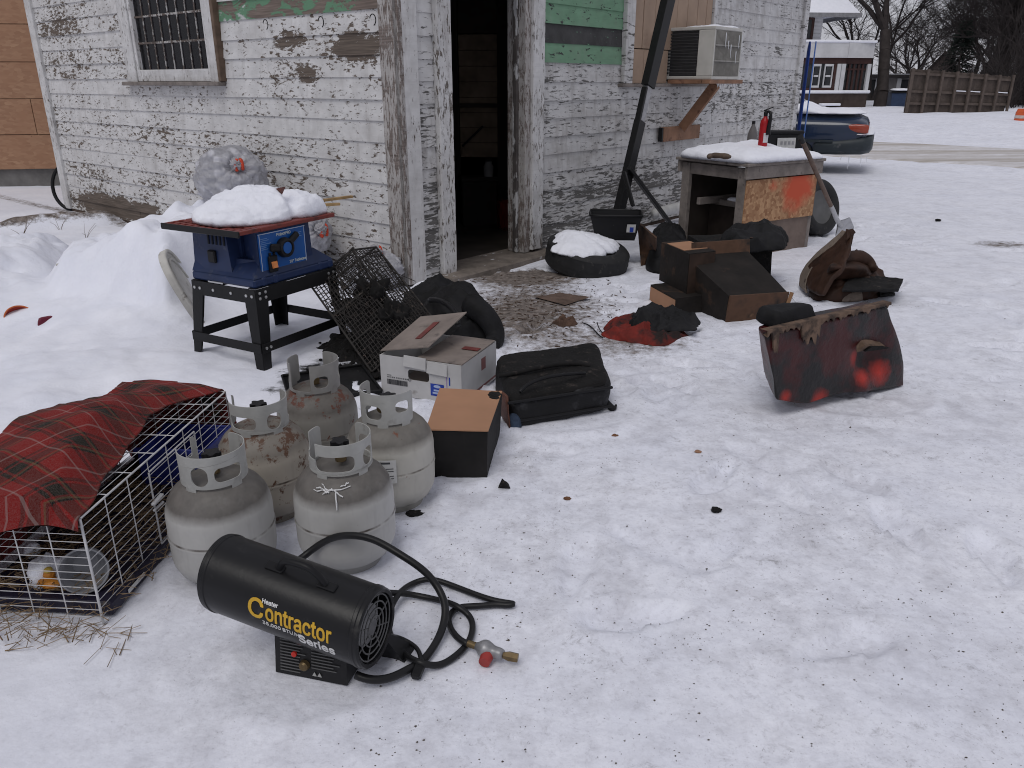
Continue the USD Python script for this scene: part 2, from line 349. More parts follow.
PEEL_L2 = peel('peeling_white_paint_worn', WHITE, WOODB, .43, (15, 15, 44), rnd=.05, dirt=.45, patches=LP)
PEEL_R = peel('peeling_white_paint_right', sc(WHITE, .96), (.13, .125, .12), .405, (9, 9, 50), rnd=.10, dirt=.9, lowdirt=.09)
PEEL_R0 = peel('sound_white_paint', sc(WHITE, .98), (.14, .135, .13), .355, (10, 10, 50), rnd=.09, dirt=.7, lowdirt=.08)
PEEL_P = peel('peeling_white_paint_post', sc(WHITE, .98), (.15, .13, .115), .36, (60, 60, 16), dirt=.6)
PEEL_PB = peel('peeling_brown_post', (.42, .40, .385), (.17, .14, .125), .50, (70, 70, 14), dirt=.6)
GREEN = peel('flaking_green_paint', (.18, .33, .215), (.055, .055, .055), .33, (9, 9, 22), dirt=.3)
GREENW = peel('green_and_white_paint_remains', (.52, .53, .53), (.17, .135, .115), .60, (3, 3, 9), under=(.12, .24, .15))
BARE = mat('bare_grey_board', (.06, .06, .06), .8, .35, 6, .6, 30, spots=[((.2, .42, .26), 14, .66, .69, (1, 1, 3))])
BOARDBR = mat('weathered_brown_board', (.13, .09, .065), .8, .35, 10, .5, 40)
DARKJ = mat('worn_dark_jamb', (.075, .066, .062), .75, .3, 10, .4, 40, spots=[((.45, .45, .45), 18, .54, .58, (1, 1, .3))])
PINE = mat('raw_pine', (.24, .13, .08), .7, .3, 6, .3, 40, spots=[((.11, .05, .035), 9, .58, .7, (1, 1, 1))])
GREYWOOD = mat('grey_weathered_wood', (.20, .175, .16), .8, .3, 9, .5, 45, spots=[((.07, .06, .055), 14, .6, .72)])
# ------------------------------------------------------------------ ground, road
AW = math.radians(39.7)
CORNER = np.array([-0.752, 5.664, 0.0])
RD = np.array([math.sin(AW), math.cos(AW), 0]); LD = np.array([-math.cos(AW), math.sin(AW), 0]); NR = np.array([math.cos(AW), -math.sin(AW), 0]); NL = -RD
def inside(poly, X, Y):
    """signed distance to a convex polygon, positive inside"""
    P = np.asarray(poly, float); d = np.full(np.shape(X), 1e9); s = np.sign(sg.Polygon(P).exterior.is_ccw - .5)
    for i in range(len(P)):
        a, b = P[i], P[(i + 1) % len(P)]; e = (b - a) / np.linalg.norm(b - a)
        d = np.minimum(d, s * (e[0] * (Y - a[1]) - e[1] * (X - a[0])))
    return d
M1 = np.array([(-3.08, 5.12, .24), (-2.13, 4.72, .46), (-1.86, 5.12, .46), (-1.45, 6.0, .48), (-2.2, 6.75, .66), (-2.80, 6.28, .54), (-3.34, 5.6, .26)])
M2 = np.array([(-5.0, 5.0, .3), (-3.55, 5.15, .22), (-3.3, 5.7, .28), (-3.5, 6.45, .3), (-3.9, 6.6, .28), (-5.0, 6.1, .3)])
def mound(M, X, Y, edge):
    d = inside(M[:, :2], X, Y) + .12 * (f2(X, Y, 3.5, 4, 31) - .5); w = 1 / (1e-3 + (X[..., None] - M[:, 0]) ** 2 + (Y[..., None] - M[:, 1]) ** 2) ** 1.2
    return (w * M[:, 2]).sum(-1) / w.sum(-1) * smooth01(d / edge + .15) ** .7
def f2(X, Y, s, o=4, seed=0): return fbm(np.stack([X * s, Y * s, X * 0 + seed * 7.3], -1), o, seed)
_r = np.random.RandomState(44); FEET = []
while len(FEET) < 190:
    a_, b_ = _r.uniform(-.7, 4.5), _r.uniform(1.3, 8.5)
    if f2(a_, b_, .8, 2, 51) > .47: FEET.append((a_, b_, _r.uniform(0, 6.28), _r.uniform(.008, .028)))
RINGS = [(-.868, 2.045, .165), (-.515, 2.125, .165), (-.845, 2.415, .165), (-.425, 2.49, .165), (-.745, 2.77, .165), (.60, 6.22, .37), (-.215, 2.87, .27), (.2, 3.45, .40), (-.42, 3.75, .36), (1.63, 3.62, .40), (-.51, 1.62, .19)]
def gz(X, Y):
    X, Y = np.asarray(X, float), np.asarray(Y, float)
    z = gz0(X, Y)
    for a_, b_, t_, d_ in FEET:
        m = (np.abs(X - a_) < .3) & (np.abs(Y - b_) < .3)
        if m.any():
            u = (X[m] - a_) * math.cos(t_) + (Y[m] - b_) * math.sin(t_); v = -(X[m] - a_) * math.sin(t_) + (Y[m] - b_) * math.cos(t_); q = np.sqrt((u / .15) ** 2 + (v / (.052 + .012 * np.sign(u))) ** 2)
            z[m] += -d_ * smooth01((1.15 - q) / .4) + d_ * .35 * np.exp(-((q - 1.35) / .22) ** 2)
    for a_, b_, r_ in RINGS:                      # snow pushed up round things standing in it
        m = (np.abs(X - a_) < r_ + .2) & (np.abs(Y - b_) < r_ + .2)
        if m.any(): z[m] += .022 * np.exp(-((np.hypot(X[m] - a_, Y[m] - b_) - r_ - .02) / .035) ** 2) * f2(X[m], Y[m], 14, 3, 61)
    return z
def gz0(X, Y):
    z = .018 * (f2(X, Y, 3, 5, 1) - .5) + .020 * (f2(X, Y, 7, 4, 2) - .5)
    left = smooth01((-1.15 - X) / .5) * smooth01((Y - 2.75) / .5) * smooth01((8.5 - Y) / 2)
    z = z + left * (.11 * (f2(X, Y, 2.0, 5, 3) - .42) + .06 * (f2(X, Y, 7, 4, 4) - .5))
    a = mound(M1, X, Y, .26); b = mound(M2, X, Y, .42)
    m = np.maximum(a, b); z = z + m * (1 + .30 * (f2(X, Y, 2.5, 4, 5) - .5)) + smooth01(m / .2) * (.11 * (f2(X, Y, 4, 4, 6) - .5) - .045 * np.maximum(0, 1 - np.abs(2 * f2(X, Y, 2.3, 3, 71) - 1) * 7) + .05 * (f2(X, Y, 13, 3, 16) - .5))
    # drifted skirt in front of the mounds
    sk = smooth01(1 + inside(M1[:, :2], X, Y) / .55) * .10 + smooth01(1 + inside(M2[:, :2], X, Y) / .6) * .09
    z = z + sk * smooth01((5.9 - Y) / .8) * (.7 + .6 * f2(X, Y, 5, 3, 7))
    # earth ridge by the left corner
    u = (X + 4.75) * .87 + (Y - 8.3) * .5; v = -(X + 4.75) * .5 + (Y - 8.3) * .87
    z = z + .13 * np.exp(-(v / .16) ** 2) * smooth01((.75 - np.abs(u)) / .4) * (.6 + .8 * f2(X, Y, 6, 4, 8))
    # snow thrown up along the far side of the road and over the yards beyond
    rx = (X * ROADN[0] + Y * ROADN[1]) - ROADC
    far = smooth01((rx - 2.6) / 3.0) * smooth01((90 - Y) / 40)
    z = z + far * (.30 * f2(X, Y, .55, 4, 9) + .22 * (f2(X, Y, 1.6, 3, 10)) - .1)
    z = z + .10 * np.exp(-((rx + 3.0) / .5) ** 2) * f2(X, Y, 1.2, 4, 11) * smooth01((X - 6.0) / 2)
    return z
ROADD = unit((2.2, -2.2)); ROADN = np.array([-ROADD[1], ROADD[0]]) if False else np.array([.7071, .7071]); ROADC = float(np.dot((9.0, 17.4), ROADN))

def lines(lo, hi, f0, f1, step, grow):
    a = list(np.arange(f0, f1 + 1e-6, step)); s = step; x = f1
    while x < hi: s *= grow; x += s; a.append(x)
    s = step; x = f0
    while x > lo: s *= grow; x -= s; a.insert(0, x)
    return np.array(a)
gx = lines(-500, 500, -4.8, 3.2, .022, 1.045); gy = lines(-60, 700, .9, 7.4, .022, 1.035)
GX, GY = np.meshgrid(gx, gy); GZ = gz(GX, GY)
rxg = GX * ROADN[0] + GY * ROADN[1] - ROADC
GZ = np.where(np.abs(rxg) < 2.4, np.minimum(GZ, -.012), GZ)          # the road sheet lies over this strip
def spot(x, y, r, k=1.0, sx=1.0): return k * np.exp(-(((GX - x) / sx) ** 2 + (GY - y) ** 2) / r ** 2)
dirt = spot(.05, 5.45, .5, .45, 1.5) + spot(.45, 5.0, .5, .35, 1.5) + spot(-.05, 4.75, .45, .36) + spot(.25, 4.2, .5, .34, 1.6) + spot(.6, 3.4, .6, .22, 1.8) + spot(4.55, 7.25, .30, .62, 1.7) + spot(-3.6, 5.1, .1, .3) + spot(.1, 6.0, .3, .75, 2.0) + spot(.9, 4.3, .3, .3, 2) + spot(-1.1, 1.72, .12, .32, 2.4)
for X0, Y0 in [(-5.0, 8.15), (-4.75, 8.3), (-4.5, 8.45), (-4.3, 8.6), (-5.2, 8.05)]: dirt += spot(X0, Y0, .2, .55)
dirt = np.maximum(dirt, 0)
WT = (GX - CORNER[0]) * NL[0] + (GY - CORNER[1]) * NL[1]; dirt = np.maximum(dirt, .6 * np.exp(-((WT - .08) / .16) ** 2) * (GX < -1.5))
for X0, Y0 in [(-2.35, 4.83), (-2.5, 4.9), (-2.7, 4.98)]: dirt += spot(X0, Y0, .08, .3)
tramp = smooth01((GX + 1.7 + (GY - 3) * .1) / .9) * smooth01((60 - GY) / 30); tramp = np.where((GX < -.7) & (GY > 3.2), tramp * .35, tramp)
tramp *= .65 + .6 * np.exp(-((GX - .3) ** 2 + (GY - 3.6) ** 2) / 3.5)
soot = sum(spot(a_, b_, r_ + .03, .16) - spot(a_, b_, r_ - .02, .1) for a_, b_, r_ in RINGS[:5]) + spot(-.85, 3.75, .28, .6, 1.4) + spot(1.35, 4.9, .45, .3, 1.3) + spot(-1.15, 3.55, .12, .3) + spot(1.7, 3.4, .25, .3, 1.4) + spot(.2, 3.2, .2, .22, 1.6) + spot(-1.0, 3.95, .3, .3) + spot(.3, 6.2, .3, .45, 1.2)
redmark = None
nv = len(gx); ii, jj = np.meshgrid(np.arange(len(gy) - 1), np.arange(nv - 1), indexing='ij'); a0 = (ii * nv + jj).ravel()
F = np.vstack([np.stack([a0, a0 + 1, a0 + nv + 1], 1), np.stack([a0, a0 + nv + 1, a0 + nv], 1)])
o = usdkit.mesh(stage, '/World/ground', (np.stack([GX, GY, GZ], -1).reshape(-1, 3), F), GROUND, True)
UsdGeom.PrimvarsAPI(o).CreatePrimvar('dirt', Sdf.ValueTypeNames.Color3fArray, 'vertex').Set(Vt.Vec3fArray.FromNumpy(np.stack([dirt, np.clip(tramp, 0, 1), soot], -1).reshape(-1, 3).astype(np.float32)))
tag(o.GetPrim(), 'snow covered yard with trampled dirty patches', 'snow', kind='structure')

g = G(); v = coords(g, 1.0, 'object')
tr = L(g.n('separate_xyz', vector=v), 'y')
lane = nz(g, L(g.n('mapping', vector=v, scale=(.05, 2.2, 1)), 'vector'), 1.0, 4, .6)
col = mixc(g, thr(g, lane, .36, .62), (.70, .695, .73), (.40, .365, .33))
col = mixc(g, mth(g, 'multiply', thr(g, nz(g, v, 5, 7, .7), .45, .75), .6), col, (.36, .33, .30))
b = L(g.n('bump', height=nz(g, v, 14, 6, .6), strength=.5, distance=.03), 'normal')
p = g.n('principled_bsdf', base_color=col, roughness=.8, specular_ior_level=.3, normal=b); ROADM = g.done('packed_snow_road', f'{p}.BSDF')
u, w = np.meshgrid(np.linspace(-60, 160, 500), np.linspace(-2.5, 2.5, 56))
RX, RY = np.array([9.0, 17.4])[0] + u * .7071 + w * .7071, 17.4 - u * .7071 + w * .7071
RZ = .02 + .035 * (f2(u * .12, w * 3.0, 1.0, 4, 21) - .5) + .02 * (f2(u, w, 1.2, 4, 22) - .5)
RZ = RZ - .09 * smooth01((np.abs(w) - 2.25) / .25)

q0 = np.arange(55 )[:, None] * 500 + np.arange(499)[None]; q0 = q0.ravel()
single('road', (np.stack([RX, RY, RZ], -1).reshape(-1, 3), np.vstack([np.stack([q0, q0 + 1, q0 + 501], 1), np.stack([q0, q0 + 501, q0 + 500], 1)])), ROADM, 'snow packed street with tan wheel tracks', 'road', kind='structure', smooth=True)
# ------------------------------------------------------------------ garage (own axes: x along the door wall, y along the window wall, outside is negative)
R_ = random.Random(4)
gar = Thing('garage', 'old white clapboard garage with badly peeling paint and an open doorway', 'garage', CORNER, math.pi / 2 - AW)
LENR, LENL, TOP = 7.04, 5.75, 2.75
def clap(axis, a0, a1, z0, z1, jitter=.004):
    """one clapboard: thick lower edge, thin upper edge tucked under the next board"""
    j = R_.uniform(-jitter, jitter); b, t = .021 + j * .6, .009 + j * .6; e0, e1 = z0 + R_.uniform(-.003, .003), z1 + .004
    n = max(2, int((a1 - a0) / .6)); P, Fc = [], []
    for i in range(n + 1):
        a = a0 + (a1 - a0) * i / n; w = R_.uniform(-.0022, .0022) if 0 < i < n else 0; w2 = R_.uniform(-.002, .002) if 0 < i < n else 0
        for off, z in ((-b - w, e0 + w2), (-t - w, e1), (.01, e1), (.01, e0 + w2)):
            P.append((a, off, z) if axis == 'x' else (off, a, z))
    for i in range(n):
        for k in range(4):
            p, q = i * 4 + k, i * 4 + (k + 1) % 4; Fc += [(p, p + 4, q + 4), (p, q + 4, q)] if axis == 'y' else [(p, q + 4, p + 4), (p, q, q + 4)]
    l = n * 4; Fc += [(0, 1, 2), (0, 2, 3), (l, l + 2, l + 1), (l, l + 3, l + 2)] if axis == 'y' else [(0, 2, 1), (0, 3, 2), (l, l + 1, l + 2), (l, l + 2, l + 3)]
    return TM(P, Fc)
# right (door) wall
ST = .1455; z = .098 - ST
k = 0
while z < TOP:
    z0, z1 = max(z, .035), z + ST; segs = [(.134, .302)]
    if z0 > 2.2: segs.append((.302, 1.52))
    if z0 > 1.38 and z0 < 2.5: segs += [(1.521, 2.719), (4.50, LENR - .01)]
    else:
        c = R_.uniform(3.6, 5.2); segs += [(1.521, c - .0015), (c + .0015, LENR - .01)]
    for s0, s1 in segs:
        m = PEEL_R if z0 < 1.2 or R_.random() < .3 else PEEL_R0
        if s0 < .2: m = PEEL_R
        if s0 > 1.5 and s1 < 2.8 and z0 > 1.5: m = BARE if 1.68 < z0 < 1.75 else GREEN
        gar.add('siding_board', clap('x', s0, s1, z0, z1), m)
    z += ST; k += 1
# left (window) wall
ST = .1425; z = .152 - ST
while z < TOP:
    z0, z1 = max(z, .035), z + ST
    if z0 > 1.36 and z0 < 2.4: segs = [(.143, 2.124), (3.762, LENL - .01)]
    else:
        c = R_.uniform(2.2, 4.4); segs = [(.143, c - .0015), (c + .0015, LENL - .01)]
    for s0, s1 in segs:
        m = PEEL_L2 if (s1 < 2.5 and 1.5 < z0 < 1.8) or R_.random() < .2 or z0 < .2 else PEEL_L
        if s1 < 2.5 and 1.80 < z0 < 2.0: m = GREENW
        gar.add('siding_board', clap('y', s0, s1, z0, z1), m)
    z += ST
# corner boards
gar.add('corner_board', cbox(-.048, .132, -.048, -.002, .02, TOP, .006), PEEL_P)
gar.add('corner_board', cbox(-.048, -.002, -.0485, .141, .02, TOP, .006), PEEL_PB, label='brown weathered corner board beside the doorway corner')
gar.add('corner_board', cbox(LENR - .10, LENR + .045, -.05, -.005, .03, TOP, .006), PEEL_R0)
gar.add('corner_board', cbox(-.05, -.005, LENL - .10, LENL + .04, .03, TOP, .006), PEEL_P)
# backing walls (boards nailed to them) and hidden walls, leaving the openings free
WALLIN = mat('dark_sheathing', (.05, .04, .034), .85, .3, 5)
for x0, x1, z0, z1 in [(0.0, .447, 0, TOP), (1.315, 2.86, 0, TOP), (2.86, 4.42, 0, 1.40), (2.86, 4.42, 2.42, TOP), (4.42, LENR, 0, TOP), (.447, 1.315, 2.14, TOP)]:
    gar.add('wall_backing', sbox(x0, x1, .012, .10, z0, z1), WALLIN)
for y0, y1, z0, z1 in [(.10, 2.26, 0, TOP), (2.26, 3.53, 0, 1.49), (2.26, 3.53, 2.35, TOP), (3.53, LENL, 0, TOP)]:
    gar.add('wall_backing', sbox(.012, .10, y0, y1, z0, z1), WALLIN)
gar.add('far_wall', sbox(.0, LENR, LENL - .1, LENL, 0, TOP), WALLIN); gar.add('far_wall', sbox(LENR - .1, LENR, .1, LENL - .1, 0, TOP), WALLIN)
gar.add('floor', sbox(.1, LENR - .1, .1, LENL - .1, -.05, .012), mat('dirty_floor', (.05, .042, .036), .85, .4, 3))
CONC = mat('grey_concrete', (.16, .155, .15), .85, .25, 6, .4, 40)
gar.add('foundation', cbox(-.01, LENR, -.012, .09, -.3, .034, .004), mat('muddy_footing', (.085, .06, .048), .9, .4, 7, .5, 30)); gar.add('foundation', cbox(-.012, .09, .091, LENL, -.3, .034, .004), mat('muddy_footing_left', (.10, .07, .055), .9, .4, 7, .5, 30))
# doorway: casings, jambs, stop, header, sill
gar.add('door_casing', cbox(.304, .446, -.062, -.004, .03, 2.22, .006), PEEL_P); gar.add('door_casing', cbox(1.372, 1.519, -.062, -.004, .06, 2.22, .006), PEEL_P)
gar.add('door_casing', cbox(.447, 1.371, -.058, -.004, 2.12, 2.22, .006), PEEL_P)
gar.add('door_jamb', cbox(.447, .470, -.02, .13, .045, 2.12, .003), DARKJ); gar.add('door_jamb', cbox(1.30, 1.371, -.035, .15, .045, 2.12, .003), PEEL_PB)
gar.add('door_stop', cbox(1.272, 1.299, .03, .075, .045, 2.115, .003), DARKJ)
gar.add('door_sill', cbox(.26, 1.60, -.20, .22, -.035, .042, .01), mat('worn_door_sill', (.17, .145, .125), .8, .35, 8, .6, 30, spots=[((.8, .8, .83), 9, .62, .7)]))
dr = gar.add('door', cbox(.52, .565, .16, .93, .05, 2.05, .004), mat('dark_door', (.035, .03, .028), .7), label='dark plank door swung into the garage')
# interior partition of old boards, seen dimly through the doorway
PLK = mat('old_interior_planks', (.27, .205, .15), .8, .3, 6, .4, 30)
def Wl(P): return gar.local(np.asarray(P, float))
c0 = Wl((-.60, 8.7, 0)); c1 = Wl((.15, 8.62, 0)); dxy = unit(c1 - c0); nrm = np.array([dxy[1], -dxy[0], 0])
for i in range(8):
    zz = .66 + i * .15
    gar.add('partition_board', put(cbox(0, .72, -.012 + .003 * (i % 3), .012, zz, zz + .146, .003), frame(c0, dxy, -nrm)), PLK)
for xx in (-.06, .46):
    gar.add('partition_stud', put(cbox(xx, xx + (.12 if xx < 0 else .34), -.09, -.03, .012, 2.5, .004), frame(c0, dxy, -nrm)), mat(f'dark_stud_{int(xx > 0)}', (.03, .026, .024), .8))
gar.add('partition_rail', put(cbox(.061, .459, -.075, -.03, 1.16, 1.20, .004), frame(c0, dxy, -nrm)), WALLIN)
gar.add('partition_header', put(cbox(.061, .459, -.07, .0, 1.864, 2.5, .004), frame(c0, dxy, -nrm)), WALLIN)
gar.add('brace_rod', beam(Wl((-.52, 8.55, .78)), Wl((-.30, 8.52, .98)), .02, .02), BLACK_ST)
# roof, low gable with snow
ROOF = mat('dark_shingles', (.06, .058, .058), .9, .3, 12)
for y0, y1, z0, z1 in ((-.22, LENL / 2, TOP + .0, TOP + .95), (LENL + .22, LENL / 2, TOP + .0, TOP + .95)):
    d = unit((0, y1 - y0, z1 - z0)); o_ = np.array([-.25, y0, z0 + .02]); n_ = np.cross((1, 0, 0), d); n_ = n_ * np.sign(n_[2]); ln = math.hypot(y1 - y0, z1 - z0)
    rp = gar.add('roof_slab', hexa(prism(o_, (LENR + .5, 0, 0), d * ln, n_ * .06), (1, 1, 1)), ROOF)
    gar.add('roof_snow', hexa(prism(o_ + n_ * .062, (LENR + .5, 0, 0), d * (ln - .01), n_ * .12), (30, 14, 2), .02, 3.0, 3), SNOW, True, parent=rp)
for xx in (0.0, LENR - .06):
    gar.add('gable', TM([(xx, .0, TOP), (xx, LENL, TOP), (xx, LENL / 2, TOP + .93), (xx + .06, .0, TOP), (xx + .06, LENL, TOP), (xx + .06, LENL / 2, TOP + .93)], [(0, 2, 1), (3, 4, 5), (0, 1, 4), (0, 4, 3), (1, 2, 5), (1, 5, 4), (2, 0, 3), (2, 3, 5)]), PEEL_R0)
# window in the left wall: casing, sash, bars, panes
WF = PEEL_P
wn = gar.add('window', cat_([cbox(-.06, -.004, 2.126, 2.255, 1.40, 2.45, .005), cbox(-.06, -.004, 3.535, 3.66, 1.40, 2.45, .005), cbox(-.06, -.004, 2.256, 3.534, 2.36, 2.45, .005)]), WF)
gar.add('sill', cbox(-.095, .01, 2.10, 3.775, 1.375, 1.408, .006), GREYWOOD, parent=wn)
gar.add('edge_trim', cbox(-.045, -.003, 3.661, 3.745, 1.41, 2.45, .004), WF, parent=wn)
gar.add('edge_trim', cbox(-.07, -.003, 2.085, 2.125, 1.41, 2.45, .004), BOARDBR, parent=wn)
gar.add('sash', cat_([cbox(-.045, .03, 2.257, 2.30, 1.41, 2.355, .004), cbox(-.045, .03, 3.49, 3.533, 1.41, 2.355, .004), cbox(-.045, .03, 2.301, 3.489, 1.41, 1.51, .004)]), WF, parent=wn)
MUN = peel('peeling_muntins', (.44, .43, .42), (.10, .08, .07), .62, (40, 40, 30), dirt=.6)
NV = 8
for i in range(1, NV): gar.add('muntin', cbox(-.016, -.008, 2.30 + 1.19 * i / NV - .0075, 2.30 + 1.19 * i / NV + .0075, 1.511, 2.354, .003), MUN, parent=wn)
for zz in (1.735, 1.955, 2.17): gar.add('muntin', cbox(-.018, -.0085, 2.301, 3.489, zz - .009, zz + .009, .003), MUN, parent=wn)
g = G(); t_ = g.n('transparent_bsdf', color=(.5, .5, .52)); gl = g.n('glossy_bsdf', color=(.6, .6, .62), roughness=.12); fr = g.n('fresnel', IOR=1.45)
mx = g.n('mix_closure', fac=L(fr, 'fac'), closure1=L(t_, 'BSDF'), closure2=L(gl, 'BSDF')); GLASS = g.done('dirty_window_glass', f'{mx}.closure')
for i in range(NV):
    for z0, z1 in ((1.512, 1.733), (1.737, 1.953), (1.957, 2.168), (2.172, 2.353)):
        y0 = 2.302 + 1.19 * i / NV; gar.add('pane', sbox(-.006, -.003, y0 + .002, y0 + 1.19 / NV - .004, z0, z1), GLASS, parent=wn)
gar.add('curtain', cbox(.16, .165, 2.98, 3.10, 1.45, 1.75, .001), mat('pale_rag', (.5, .5, .5), .8), parent=wn)
# window opening in the door wall boarded with tan panels round the air conditioner
w2 = gar.add('boarded_window', cat_([cbox(2.721, 2.862, -.06, -.004, 1.392, 2.46, .005), cbox(4.43, 4.498, -.05, -.004, 1.392, 2.46, .005), cbox(2.863, 4.429, -.058, -.004, 2.37, 2.46, .005)]), PEEL_R0)
gar.add('sill', cbox(2.68, 4.52, -.075, .01, 1.362, 1.392, .005), GREYWOOD, parent=w2)
TAN = mat('tan_panel', (.34, .245, .18), .75, .12, 5, .15, 60, spots=[((.2, .13, .09), 3, .62, .75)])
xs_ = [2.866, 3.06, 3.27, 3.48, 3.69, 3.90, 4.11, 4.30, 4.427]
for a, b in zip(xs_, xs_[1:]): gar.add('panel_board', cbox(a, b - .006, -.022 - R_.uniform(0, .004), .0, 1.70, 2.368, .003), TAN, parent=w2)
for a, b in zip([2.866, 3.10, 3.33], [3.10, 3.33, 3.56]): gar.add('panel_board', cbox(a, b - .006, -.026, .0, 1.394, 1.692, .003), TAN, parent=w2)
gar.add('panel_board', cbox(4.25, 4.427, -.024, 0, 1.394, 1.692, .003), TAN, parent=w2)
# small hooks on the left wall
for y_, z_ in ((1.40, 1.81), (.73, 1.80), (.18, 1.79)):
    th = np.linspace(.3, 4.4, 14); gar.add('hook', tube(np.stack([-.055 - .0 * th, y_ + .03 * np.cos(th), z_ + .035 * np.sin(th)], 1), .0035, 6), BLACK_ST, True)

# ------------------------------------------------------------------ window air conditioner and its bracket
ac = Thing('air_conditioner', 'beige window air conditioner with icicles sticking out of the garage wall', 'air conditioner', gar.world((3.58, 0, 1.43)), gar.rot)
BEIGE = mat('beige_metal', (.46, .45, .42), .5, .12, 5, .05, spots=[((.25, .22, .19), 11, .62, .75)]); DK = mat('dark_louver_metal', (.05, .05, .052), .6)
W_, D_, H_ = .60, -.50, .47
ac.add('case', cat_([cbox(0, W_, D_, .08, .44, H_, .006), cbox(0, W_, D_, .08, 0, .03, .006), cbox(W_ - .02, W_, D_, .07, .031, .439, .004), cbox(0, .02, D_, D_ + .17, .031, .439, .004), cbox(.02, W_ - .021, -.02, .06, .031, .439)]), BEIGE)
ac.add('side_back', sbox(.03, .04, D_ + .171, .06, .031, .439), DK)
for i in range(13): ac.add('side_louver', beam((.012, D_ + .172, .06 + i * .029), (.012, .04, .06 + i * .029), .016, .006, (.6, 0, .8), .001), DK)
GRL = mat('grille_beige', (.27, .26, .24), .6, .25, 9)
ac.add('core', sbox(.03, W_ - .03, D_ + .02, D_ + .03, .04, .43), DK)
for i in range(24): ac.add('grille_bar', beam((.03 + i * (W_ - .06) / 23, D_ + .004, .032), (.03 + i * (W_ - .06) / 23, D_ + .004, .438), .007, .010, (0, 1, 0), .001), GRL)
for zz in (.16, .30): ac.add('grille_rail', cbox(.02, W_ - .02, D_ - .004, D_ + .010, zz, zz + .012, .001), GRL)
ICE = mat('ice', (.72, .74, .78), .12, .06, 10, spec=.6)
ic = []
for i in range(9):
    x_ = .18 + i * .05 + R_.uniform(-.015, .015); l_ = R_.uniform(.05, .16); ic.append(((x_, D_ + .02, .0), (x_ + .004, D_ + .02, -l_ * .8), .008, .002))
for i in range(7):
    x_ = .2 + R_.uniform(0, .38); z_ = R_.uniform(.2, .43); ic.append(((x_, D_ - .012, z_), (x_ + .004, D_ - .012, z_ - R_.uniform(.06, .14)), .005, .002))
ac.add('icicles', frusta(ic, 6), ICE, True)
ac.add('snow_cap', blob([(.05, D_ + .02), (W_ - .02, D_ + .02), (W_ - .03, -.1), (.1, -.1)], .025, base=H_, amp=.012, scale=9, seed=3), SNOW, True)
br = Thing('support_bracket', 'raw pine bracket with slanted brace under the air conditioner', 'bracket', gar.world((3.45, -.03, .83)), gar.rot)
br.add('wall_plank', cbox(.02, .80, -.055, -.004, .01, .15, .006), PINE); br.add('plank_end', cbox(-.01, .019, -.05, -.004, .012, .148, .004), BLACK_ST)
br.add('brace', beam((.36, -.075, .13), (.33, -.42, .555), .10, .045, (1, 0, 0)), PINE)
br.add('shelf', cat_([cbox(.10, .84, -.47, -.38, .56, .598, .004), cbox(.10, .30, -.376, -.01, .56, .598, .004)]), PINE)

# ------------------------------------------------------------------ unfinished house wall of wafer board on the left
osb = Thing('unfinished_house', 'unfinished house wall sheathed in brown wafer board panels at left edge', 'house', at(60, 186), math.radians(9))
g = G(); v = coords(g, (1, 1, 1)); vo = L(g.n('voronoi_texture', vector=L(g.n('mapping', vector=v, scale=(14, 14, 34)), 'vector'), scale=1.0), 'color'); bw = L(g.n('rgb_to_bw', color=vo), 'val')
col = mixc(g, bw, (.27, .14, .08), (.42, .25, .15)); col = mixc(g, thr(g, nz(g, v, 2.2, 5, .6), .35, .7), col, (.33, .175, .10)); col = mixc(g, thr(g, nz(g, v, 6, 5, .7), .66, .72), col, (.05, .03, .022))
p = g.n('principled_bsdf', base_color=col, roughness=.75); OSBM = g.done('wafer_board', f'{p}.BSDF')
osb.add('wall_core', sbox(-6, 1.7, .03, 4, .25, 5.6), WALLIN); osb.add('foundation', cbox(-6, 1.68, .05, 3.9, -.2, .245, .004), CONC)
zz = .24; rr = 0; hs = .475
while zz < 5.5:
    x = 1.7 - [0, .62, 1.15, .3][rr % 4] - .02; cuts = [1.7] + [c for c in np.arange(x, -6, -1.22)] + [-6]
    for a, b in zip(cuts[1:], cuts):
        if b - a > .02: osb.add('wafer_board_panel', cbox(a + .004, b - .004, R_.uniform(-.004, .004), .028, zz + .004, zz + hs - .004, .003), OSBM)
    zz += hs; rr += 1
osb.add('roof', hexa(prism((-6.3, -.3, 5.6), (8.3, 0, 0), (0, 5, .3), (0, 0, .2)), (1, 1, 1)), ROOF)
ho = Thing('tyre_hoop', 'thin black bicycle tyre leaning behind the left garage corner', 'tyre', (-5.13, 9.36, .27), 0)
th = np.linspace(0, 2 * math.pi, 40, endpoint=False); ho.add('hoop', tube(np.stack([.22 * np.cos(th), .05 * np.sin(th), .26 * np.sin(th)], 1), .02, 10, True), BLACK_PL, True)

